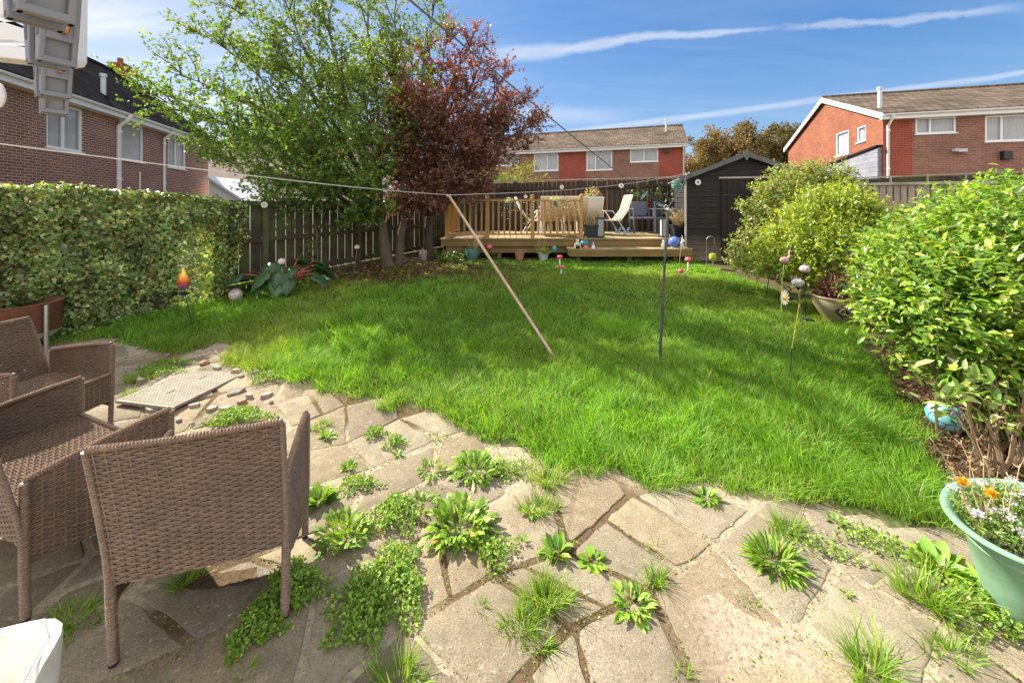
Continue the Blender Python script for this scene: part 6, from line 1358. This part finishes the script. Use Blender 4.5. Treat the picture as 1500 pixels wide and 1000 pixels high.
    # shepherd hooks near the shed
    g = G(1035, 402); t = P(1035, 352, g.y); w = (1047-1035)/F*g.y; root = thing('shepherd_hook', 'thin metal shepherd hook in front of the shed', 'garden hook', g); pts = [g-Vector((0,0,.05)), t]+[t+Vector((w/2-w/2*math.cos(a), 0, w/2*math.sin(a))) for a in np.linspace(.3, math.pi, 7)]+[t+Vector((w,0,-.12))]
    mb = MB(); mb.tube(pts, .006, 6); mb.build('rod', MT['steel'], root, True, True)
    g = G(1044, 391); h = P(1044, 376, g.y); root = thing('glass_bud', 'yellow and green glass bud stake in front of the shed', 'garden ornament', g); mb = MB(); mb.lathe([(.01,-.10),(.055,-.07),(.075,0),(.06,.06),(.01,.075)], h, 16); mb.build('bud', swirl('glass_lime', [(.15,.35,.05),(.6,.5,.05),(.3,.45,.05)], 6), root, True, True); mb = MB(); mb.tube([g-Vector((0,0,.05)), h-Vector((0,0,.08))], .014, 8); mb.build('stake', MT['steel'], root, True, True)
    mushroom(820, 377, .062, 'pinkish red toadstool nearest the left end of the deck step', 14); mushroom(822, 392, .058, 'lower pinkish red toadstool in the grass below its twin', 10)
    mushroom(1008, 381, .070, 'bright red toadstool at the corner of the shed', 16); mushroom(997, 398, .060, 'bright red toadstool right of the metal post', 8)
    # tan pot with heather
    g = G(1228, 470); root = pot('glazed_pot', 'large tan glazed bowl planter with purple heather under the rounded shrub', g, .27, .33, MT['tan_glaze'], .52, .02, group=None, n=40, belly=.035)
    mb = MB(); rr_ = Matrix.Rotation(math.atan2(-1, -.62), 3, 'Z'); rd = .262
    q = [rr_ @ Vector((rd, .075*math.cos(a)*(1.0), .175+.085*math.sin(a))) for a in np.arange(4)*math.pi/2]; mb.prism(q, rr_ @ Vector((.012,0,0))); mb.build('diamond_emblem', MT['black_plastic'], root, False)
    mb = MB(); q = [rr_ @ Vector((rd+.016, .028*math.cos(a), .175+.032*math.sin(a)+.012*math.sin(2*a))) for a in np.linspace(0, 2*math.pi, 20)]; mb.tube(q, .004, 5); mb.tube([rr_ @ Vector((rd+.016,-.02,.18)), rr_ @ Vector((rd+.016,0,.16)), rr_ @ Vector((rd+.016,.02,.2))], .003, 5); mb.build('emblem_line', MT['tan_glaze'], root, False)
    tuft_leaves(root, g+Vector((0,0,.33)), 1100, .26, .045, [(.16,.055,.10),(.22,.08,.11),(.1,.06,.05),(.3,.14,.1)], up=.4); twigs(root, g+Vector((0,0,.3)), 30, .42, .25, MT['twig'], 8, .003); tuft_leaves(root, g+Vector((.02,0,.5)), 260, .24, .035, [(.30,.12,.09),(.2,.1,.08)], 'dry_foliage', tpl='diamond')
    # mint green planter, near right
    g0 = G(1505, 858); root = thing('oval_planter', 'mint green plastic planter full of white flowers at the right edge', 'planter', (2.24, 1.64, 0), math.radians(12)); 
    mb = MB(); prof = [(a_*.93, b_*.9) for a_, b_ in [(.001,.005),(.19,.0),(.20,.02),(.235,.16),(.262,.30),(.268,.305),(.268,.325),(.285,.335),(.292,.36),(.330,.385),(.342,.40),(.340,.408),(.325,.41),(.300,.395),(.28,.36),(.001,.33)]]
    mb.lathe(prof, (0,0,0), 56, sx=1.22, sy=.86); mb.build('bowl', MT['mint'], root, False, True)
    mb = MB(); mb.lathe([(.001,.332),(.26,.326)], (0,0,0), 40, sx=1.22, sy=.86); mb.build('compost', MT['compost'], root, False, True)
    C = Vector((2.24, 1.64, .33)); n = 2600; a = RNG.uniform(0, 6.28, n); q = np.sqrt(RNG.random(n)); pos = np.stack([C.x+np.cos(a)*q*.33, C.y+np.sin(a)*q*.23, C.z+RNG.uniform(0, .09, n)*(1.1-q*.5)], -1)
    leaves('foliage', MT['weed_leaf'], pos, rdir(n, .6), rdir(n, .8), RNG.uniform(.015, .04, n), RNG.uniform(.005, .012, n), palette(n, [(.14,.26,.05),(.2,.33,.06),(.26,.3,.08)]), 'leaf', root)
    leafmat('petal', .6, .35, .2, (1,1,1)); n = 1500; hc = 46; ca = RNG.uniform(0, 6.28, hc); cq = np.sqrt(RNG.random(hc))*.95; ctr = np.stack([C.x+np.cos(ca)*cq*.34, C.y+np.sin(ca)*cq*.24, C.z+.075+RNG.uniform(0, .045, hc)], -1); pos = ctr[RNG.integers(0, hc, n)]+RNG.normal(0, .011, (n, 3))*[1,1,.4]
    leaves('white_flowers', MT['petal'], pos, rdir(n, .3), rdir(n, 2), .009, .008, palette(n, [(.74,.72,.72),(.66,.55,.64),(.78,.76,.74)], .08), 'leaf', root)
    for (px, py) in ((1410, 706), (1452, 722)):
        c = P(px, py, 1.62); n = 70; leaves('marigold', MT['petal'], np.tile(tuple(c), (n, 1))+RNG.normal(0, .004, (n, 3)), rdir(n, .4), rdir(n, 1), .018, .010, palette(n, [(.8,.33,.01),(.85,.5,.03)], .1), 'leaf', root)
    rg = random.Random(6); mb = MB()
    for (px, py, bx) in ((1368,648,1425),(1408,650,1432),(1430,645,1446),(1395,690,1420),(1462,690,1432),(1440,668,1440),(1478,700,1462),(1388,672,1424),(1500,672,1470),(1421,664,1436)):
        b = Vector((P(bx+8,740,1.66).x, 1.66, .34)); e = P(px, py, 1.72); p = limb(b, e, 0, 7, .07, rg); mb.tube(p, [.0028,.0026,.0024,.002,.0018,.0014,.001], 5)
        for k in range(7): s = p[rg.randint(3, 6)]; v = Vector((rg.gauss(0,1), rg.gauss(0,1), rg.gauss(.6,.5)))*.011; mb.tube([s, s+v], [.0014,.0022], 4)
    mb.build('dry_stalks', MT['dry_stalk'], root)
def sling_chair(label, p, rz, col='sling_tan', recl=.25, high=.95, stripes=False):
    root = thing('sling_chair', label, 'chair', p, rz, 'white framed sling chairs on the deck'); w = .27
    mb = MB()
    for s in (-1, 1):
        x = s*w; mb.tube([(x,.28,.0),(x,.24,.38),(x,-.18,.36),(x,-.22-recl*.6,.62),(x,-.24-recl,high)], .013, 8); mb.tube([(x,-.36,.0),(x,-.12,.38),(x*1.08,.02,.60),(x*1.08,.26,.62),(x*1.02,.27,.38)], .012, 8)
    mb.tube([(-w,-.24-recl,high),(w,-.24-recl,high)], .012, 8); mb.tube([(-w,.24,.38),(w,.24,.38)], .012, 8); mb.build('frame', MT['cream_metal'], root, False, True)
    mb = MB(); q = [(.235,.385),(0,.35),(-.18,.365),(-.22-recl*.6,.62),(-.24-recl,high-.01)]; vs = []
    for (y, z) in q:
        for x in np.linspace(-w+.015, w-.015, 8): vs.append((x, y-(0 if z < .37 else .015*math.cos(x*5)), z))
    fs = [(i*8+j, i*8+j+1, i*8+j+9, i*8+j+8) for i in range(4) for j in range(7)]; mb.add(vs, fs); b = mb.build('sling', MT[col], root, False, True); so = b.modifiers.new('thick', 'SOLIDIFY'); so.thickness = .03 if stripes else .008
    return root
def deckstuff():
    z = DZ
    sling_chair('tan sling chair behind the railing, middle left', (P(805,300,9.75).x, 9.75, z), math.pi*0+.05)
    sling_chair('tan sling chair behind the railing, touching the right railing post', (P(842,300,9.7).x, 9.7, z), -.05)
    sling_chair('greige sling chair just right of the railing', (P(861,300,10.4).x, 10.4, z), .1, 'sling_grey')
    sling_chair('white sling chair seen side on behind the left railing', (P(786,300,10.0).x, 10.0, z), -1.5, 'sling_grey', .3)
    wood('stripe_fabric', (.70,.52,.22), (.55,.36,.14), None, 'x'); m, nt, bs = nodes('stripes'); v = ocoord(nt); wv = N(nt, 'ShaderNodeTexWave'); wv.bands_direction = 'X'; wv.inputs['Scale'].default_value = 7; nt.links.new(v, wv.inputs['Vector']); c_ = ramp(nt, wv.outputs[0], [(.35, (.55,.40,.17)), (.5, (.72,.62,.42)), (.65, (.3,.24,.16))]); nt.links.new(c_, bs.inputs['Base Color']); bs.inputs['Roughness'].default_value = .9; MT['stripes'] = m
    sling_chair('white tubular chair with striped cushion seen from its side', (P(893,300,10.0).x, 10.0, z), math.pi/2+.1, 'stripes', .26, 1.0, True)
    # dining table behind the railing
    c = Vector((P(822,300,10.25).x, 10.4, z)); root = thing('garden_table', 'pale plastic garden table behind the tan sling chairs', 'table', c)
    mb = MB(); mb.box((0,0,.70), (1.1,.7,.03)); mb.build('tabletop', MT['cream_metal'], root, False, bevel=.01)
    for sx in (-1,1):
        for sy in (-1,1): mb = MB(); mb.tube([(sx*.48,sy*.28,.69),(sx*.5,sy*.3,0)], [.03,.02], 10); mb.build('leg', MT['white_paint'], root, False, True)
    # grey moulded chairs
    def grey(label, p, rz):
        root = thing('plastic_armchair', label, 'chair', p, rz, 'dark grey plastic chairs on the deck'); w = .26
        for sx in (-1, 1):
            for sy in (-1, 1): mb = MB(); mb.box((sx*w, sy*.23, .32 if sy > 0 else .32), (.05, .05, .64)); mb.build('leg', MT['grey_blue'], root, False, bevel=.008)
            mb = MB(); mb.box((sx*w, 0, .65), (.055, .53, .03)); mb.build('armrest', MT['grey_blue'], root, False, bevel=.008)
        mb = MB(); mb.box((0,0,.40), (.52,.5,.05)); mb.build('seat', MT['grey_blue'], root, False, bevel=.012)
        mb = MB(); mb.box((0,-.255,.645), (.42,.04,.40), Matrix.Rotation(.12, 3, 'X')); mb.build('backrest', MT['grey_blue'], root, False, bevel=.03, seg=3)
        return root
    grey('dark grey plastic armchair against the black fence', (P(940,300,10.7).x, 10.7, z), math.pi-.05); grey('dark grey plastic chair partly hidden by the metal post', (P(978,300,10.3).x, 10.3, z), math.pi+.9)
    # planters and lanterns
    def planter(label, p, seed):
        root = thing('square_planter', label, 'planter', p, 0, 'black square planters on the deck'); mb = MB(); s = .145
        for (z0, z1, a, b) in ((0,.27,.85,1.0),): vs = [(sx*s*k, sy*s*k, zz) for zz, k in ((z0, a), (z1, b)) for sx, sy in ((-1,-1),(1,-1),(1,1),(-1,1))]; mb.add(vs, [(3,2,1,0),(0,1,5,4),(1,2,6,5),(2,3,7,6),(3,0,4,7),(4,5,6,7)])
        for sx, sy, dx, dy in ((0,-1,1,0),(0,1,1,0),(-1,0,0,1),(1,0,0,1)): mb.box((sx*s, sy*s, .275), (2*s*dx+.03, 2*s*dy+.03, .03)); mb.box((sx*s*.94, sy*s*.94, .15), (1.3*s*dx+.015, 1.3*s*dy+.015, .012))
        mb.build('box', MT['lantern_black'], root, False, bevel=.004); p = Vector(p)
        twigs(root, p+Vector((0,0,.25)), 70, .30, .16, MT['dry_stalk'], seed, .004); return root
    plain('lantern_black', (.022,.024,.034), .4, .15)
    p = Vector((P(865,300,9.15).x, 9.15, z)); planter('black square planter with pale dead flowers, left of the opening', p, 3)
    r = planter('black square planter with dry golden twigs beside the shed', Vector((P(993,300,9.25).x, 9.25, z)), 4); twigs(r, Vector((P(1000,300,9.2).x, 9.2, z+.25)), 34, .40, .45, MT['dry_stalk'], 12, .008, 'dry_twigs', 3)
    def lantern(label, p, h=.42, s=.10, rz=0):
        root = thing('lantern', label, 'lantern', p, rz, 'black lanterns on the deck'); mb = MB(); mb.box((0,0,.015), (2*s,2*s,.03)); mb.box((0,0,h-.02), (2*s,2*s,.04))
        for sx in (-1,1):
            for sy in (-1,1): mb.box((sx*(s-.01), sy*(s-.01), h/2), (.02,.02,h-.04))
        mb.build('case', MT['lantern_black'], root, False, bevel=.003)
        mb = MB()
        for k in range(-2, 3): mb.box((k*.03,-s+.006,h/2),(.006,.004,h-.08)); 
        for k in range(1, 9): mb.box((0,-s+.006,.03+k*(h-.08)/9),(2*s-.03,.004,.005))
        mb.build('lattice', MT['steel'], root, False)
        mb = MB(); mb.box((0,0,h/2), (2*s-.05, 2*s-.05, h-.08)); mb.build('glass_pane', MT['grey_pot'], root, False); return root
    lantern('black lantern left of the deck opening', (P(879,300,9.1).x, 9.1, z), .47, .085); lantern('black lantern behind the metal post', (P(972,300,9.15).x, 9.15, z), .47, .085, .15)
    g = Vector((P(877,300,9.1).x, 9.1, z+.47)); root = thing('terracotta_pot', 'tiny orange pot standing on the left lantern', 'plant pot', g); mb = MB(); mb.lathe([(.001,0),(.03,0),(.04,.07),(.034,.07),(.03,.02),(.001,.02)], (0,0,0), 14); mb.build('pot', MT['terracotta'], root, False, True); tuft_leaves(root, g+Vector((0,0,.07)), 30, .07, .05, [(.3,.35,.15)])
    # blue butterfly ornaments
    for px, lab in ((905, 'left blue butterfly ornament at the foot of the striped chair'), (917, 'right blue butterfly ornament at the foot of the striped chair')):
        c = P(px, 338, 9.9); root = thing('butterfly_ornament', lab, 'garden ornament', (c.x, c.y, z), 0, 'blue butterflies on the deck'); mb = MB()
        for s in (-1, 1):
            mb.prism([c+Vector((s*.01,0,-.0)), c+Vector((s*.05,0,.09)), c+Vector((s*.09,0,.085)), c+Vector((s*.085,0,.03)), c+Vector((s*.03,0,-.01))], (0,.008,0)); mb.prism([c+Vector((s*.01,0,-.01)), c+Vector((s*.06,0,-.015)), c+Vector((s*.07,0,-.06)), c+Vector((s*.03,0,-.09))], (0,.008,0))
        mb.build('wings', MT['skyblue'], root); mb = MB(); mb.tube([c+Vector((0,0,-.07)), c+Vector((0,0,.04))], .009, 8); mb.tube([Vector((c.x,c.y,z)), c], .004, 5); mb.build('insect_body', MT['black_plastic'], root)
    # step ornaments
    SZ = .755; ys = 8.6
    c = Vector((P(857,300,ys).x, ys+.05, SZ)); root = thing('round_pot', 'round teal blue pot on the left end of the deck step', 'plant pot', c); mb = MB(); mb.lathe([(.001,0),(.06,0),(.105,.05),(.115,.1),(.09,.15),(.05,.17),(.045,.16),(.001,.1)], (0,0,0), 22); mb.build('pot', MT['blue_teal'], root, False, True)
    tuft_leaves(root, c+Vector((.03,0,.15)), 20, .07, .05, [(.3,.3,.1)])
    c = Vector((P(858,300,ys-.12).x, ys-.12, SZ)); root = thing('small_ornament', 'small orange dome ornament in front of the teal blue pot', 'ornament', c); mb = MB(); mb.lathe([(.001,0),(.055,0),(.06,.02),(.04,.055),(.001,.075)], (0,0,0), 16); mb.ball((.035,-.02,.04), .02, 10); mb.build('dome', MT['orange'], root, False, True)
    c = Vector((P(846,300,ys-.08).x, ys-.08, SZ)); root = thing('cat_planter', 'pale animal shaped planter with yellow flowers on the deck step', 'ornament', c); mb = MB(); mb.ball((0,.03,.07), .055, 14, sc=(1,.7,1.3)); mb.ball((0,.03,.155), .035, 12); mb.tube([(-.02,.03,.18),(-.028,.03,.205)], [.012,.002], 6); mb.tube([(.02,.03,.18),(.028,.03,.205)], [.012,.002], 6); mb.tube([(-.05,-.02,.0),(-.055,0,.1)], [.015,.012], 8); mb.tube([(.05,-.02,.0),(.055,0,.1)], [.015,.012], 8); mb.build('figure', MT['fleece'], root, False, True)
    mb = MB(); mb.lathe([(.001,0),(.04,0),(.052,.06),(.045,.06),(.001,.05)], (0,-.04,0), 14); mb.build('bowl', MT['lantern_black'], root, False, True); tuft_leaves(root, c+Vector((0,-.04,.055)), 50, .045, .03, [(.6,.55,.08),(.4,.45,.08)])
    c = Vector((P(869,300,ys-.1).x, ys-.1, SZ)); root = thing('garden_gnome', 'tiny gnome with a blue pointed hat on the deck step', 'ornament', c); mb = MB(); mb.lathe([(.001,0),(.036,0),(.04,.03),(.028,.07),(.001,.08)], (0,0,0), 14); mb.build('body', MT['white_paint'], root, False, True); mb = MB(); mb.lathe([(.03,.062),(.022,.09),(.006,.14),(.001,.15)], (0,0,0), 12); mb.build('hat', MT['grey_blue'] if False else pal('pale_blue', (.35,.45,.7)), root, False, True)
    c = Vector((P(989,300,ys).x, ys+.05, SZ)); root = thing('gazing_ball', 'glossy blue gazing ball on the right end of the deck step', 'ornament', c); mb = MB(); mb.ball((0,0,.125), .125, 28); mb.build('ball', MT['blue_glaze'], root, False, True); mb = MB(); mb.lathe([(.07,0),(.06,.03),(.045,.02)], (0,0,0), 20); mb.build('base_ring', MT['grey_pot'], root, False, True)
    c = Vector((P(999,300,ys-.1).x, ys-.1, SZ)); root = thing('animal_figurine', 'tall white figurine with raised tail in front of the blue gazing ball', 'ornament', c); mb = MB(); mb.ball((0,0,.09), .045, 12, sc=(.8,.8,1.8)); mb.ball((.02,-.02,.16), .038, 12); mb.tube([(0,0,.19),(.01,0,.24),(-.005,0,.28)], [.014,.01,.006], 8); mb.tube([(-.02,-.02,.09),(-.03,-.03,.0)], .014, 8); mb.tube([(.02,-.02,.09),(.03,-.03,.0)], .014, 8); mb.build('figure', MT['fleece'], root, False, True)
    c = Vector((P(972,300,ys).x, ys, SZ)); root = thing('stone_figurine', 'small pale stone figurine beside the metal post on the deck step', 'ornament', c); mb = MB(); mb.ball((0,0,.06), .04, 12, sc=(.9,.8,1.5), jit=.3); mb.ball((0,0,.14), .033, 12, jit=.2); mb.tube([(-.03,0,.09),(-.045,-.02,.03)], .012, 6); mb.build('figure', MT['fleece'], root, False, True)
    g = G(995, 390); root = thing('wooden_stake', 'thin cane stake in the grass in front of the step', 'stake', g); mb = MB(); mb.tube([g, P(998,352,g.y)], .006, 6); mb.ball(P(997,368,g.y), .012, 8); mb.build('cane', MT['dry_stalk'], root)
    # hanging basket and small rail pots
    c = P(866, 290, 11.12); root = thing('wall_basket', 'dark wall basket of flowers fixed high on the black fence', 'hanging basket', c); mb = MB(); mb.lathe([(.001,-.17),(.1,-.15),(.17,-.05),(.185,.04),(.17,.04),(.001,.0)], c, 20); mb.build('bowl', MT['lantern_black'], root, True, True)
    tuft_leaves(root, c+Vector((0,0,.04)), 130, .26, .09, [(.45,.25,.2),(.4,.4,.12),(.25,.3,.08),(.5,.35,.3)], up=.3)
    for px, py, lab in ((745, 300, 'small green rail pot with white flowers on the left of the railing'), (813, 298, 'small green rail pot hooked on the railing before the tan chairs')):
        c = P(px, py, 8.93); root = thing('rail_pot', lab, 'plant pot', c, 0, 'green pots hooked on the deck railing'); mb = MB(); mb.lathe([(.001,-.06),(.035,-.06),(.05,.05),(.044,.05),(.001,.03)], c-Vector((0,.045,0)), 14); mb.tube([c+Vector((0,-.05,.04)), c+Vector((0,-.02,.1)), c+Vector((0,.04,.09))], .004, 5); mb.build('pot', MT['teal_glaze'], root, True, True)
        tuft_leaves(root, c+Vector((0,-.045,.06)), 70, .1, .05, [(.6,.6,.45),(.3,.38,.12),(.65,.6,.3)])
    # fairy lights along the railing: one string
    rg = random.Random(9); mb = MB(); mw = MB(); Y = 8.90
    for i in range(26):
        x = P(735+ i*4.6, 300, Y).x; top = DZ+.85; n = 4
        L = rg.uniform(.2, .6); mw.tube([(x, Y, top), (x+rg.uniform(-.03,.03), Y-.01, top-L)], .0015, 3)
        for k in range(n): mb.ball((x+rg.uniform(-.02,.02), Y-.012, top-L*(k+.5)/n+rg.uniform(-.03,.03)), .010, 6)
    root = thing('fairy_lights', 'string of tiny white fairy lights hanging down the railing', 'fairy lights', (P(735,300,Y).x, Y, DZ)); mb.build('bulbs', MT['white_paint'], root, True, True); mw.build('wire', MT['wire'], root)
    # wall discs
    for (px, py, Y, r, lab) in ((823,274,9.1,.045,'small white disc hanging from the washing line over the railing'),(910,272,11.02,.065,'white round disc fixed high on the black fence'),(386,299,7.0,.0,''),(1022,267,8.72,.065,'white round disc on the front of the black shed'),(770,288,9.1,.04,'silvery disc hanging near the dark beam above the railing')):
        if not r: continue
        c = P(px, py, Y); root = thing('round_disc', lab, 'wall ornament', c, 0, 'small round discs around the deck'); mb = MB(); mb.tube([c, c-Vector((0,.02,0))], r, 20); mb.build('disc', MT['white_paint'], root, True, True); mb = MB(); mb.tube([c-Vector((0,.018,0)), c-Vector((0,.026,0))], r*.4, 12); mb.build('centre', MT['grey_blue'], root, True, True)
        if Y == 9.1: mb = MB(); mb.tube([c, c+Vector((0,0,.08))], .002, 4); mb.build('string', MT['line_white'], root)
    c = P(388, 300, 6.62); root = thing('round_disc', 'pale round solar lamp on top of the slatted fence post', 'wall ornament', c, 0, 'small round discs around the deck'); mb = MB(); mb.tube([c, c-Vector((-.01,.035,0))], .05, 18); mb.build('disc', MT['fleece'], root, True, True); mb = MB(); mb.tube([c-Vector((-.009,.033,0)), c-Vector((-.012,.04,0))], .022, 12); mb.build('centre', MT['green_paint'], root, True, True)
    # spiral hanging ball near the shed, wind spinners on the dark line
    c = P(991, 271, 8.75); root = thing('hanging_sphere', 'green banded hanging sphere beside the corner of the shed', 'garden ornament', c); mb = MB()
    for k in range(7): zz = -.1+.033*k; rr_ = math.sqrt(max(0, .115**2-zz*zz)); mb.tube([c+Vector((rr_*math.cos(a), rr_*math.sin(a), zz)) for a in np.linspace(0, 2*math.pi, 20)], .008, 5)
    mb.build('bands', pal('sea_green', (.12,.3,.24)), root, True, True); mb = MB(); mb.tube([c+Vector((0,0,-.1)), c+Vector((0,0,.14))], .003, 4); mb.ball(c+Vector((.11,0,.02)), .022, 8); mb.build('cord', MT['dry_stalk'], root)
    for px, py, Y, lab in ((944, 286, 6.3, 'pale green leaf shaped spinner hanging left on the rope'), (967, 300, 6.0, 'grey green leaf shaped spinner hanging lower near the metal post')):
        c = P(px, py, Y); root = thing('leaf_spinner', lab, 'garden ornament', c, 0, 'leaf spinners near the metal post'); s = 1 if px < 950 else -.3; mb = MB(); d = Vector((.06, 0, .07*s)); nrm = Vector((-d.z, 0, d.x)).normalized()
        mb.prism([c-d, c-d*.3+nrm*.022, c+d*.5+nrm*.02, c+d, c+d*.4-nrm*.02, c-d*.4-nrm*.018], (0,.006,0)); mb.build('blade', MT['sea_green'], root); mb = MB(); mb.tube([c, c+Vector((0,.0,.16))], .0015, 4); mb.build('string', MT['line_dark'], root)
    # low black timber beam structure beyond the railing, white cloth on chair
    A = P(716, 290, 11.9); root = thing('black_storage_box', 'low black timber store with a sloping lid behind the left railing', 'storage box', (A.x, A.y, .9)); mb = MB(); mb.box((A.x+.5, A.y+.25, 1.37), (1.15, .5, .95)); mb.build('body', MT['fence_black'], root, bevel=.01); mb = MB(); mb.box((A.x+.52, A.y+.22, 1.88), (1.28, .62, .07), Matrix.Rotation(-.04, 3, 'Y')); mb.build('lid', MT['fence_black'], root, bevel=.01)
    # stump/rock by tree
    g = G(620, 380); mb = MB(); mb.ball((0,0,.09), .13, 14, sc=(.7,.6,1.1), jit=.5); o = mb.build('rock', MT['stone'], None, False, True); o.location = g; tag(o, 'upright weathered rock standing by the foot of the fence', 'rock')
setup(); ground(); patio(); lawn(); litter(); weeds(); joint_moss(); houses(); fences(); shed(); deck(); trees(); hedge(); shrubs(); furniture(); manhole(); lines(); pots(); deckstuff()
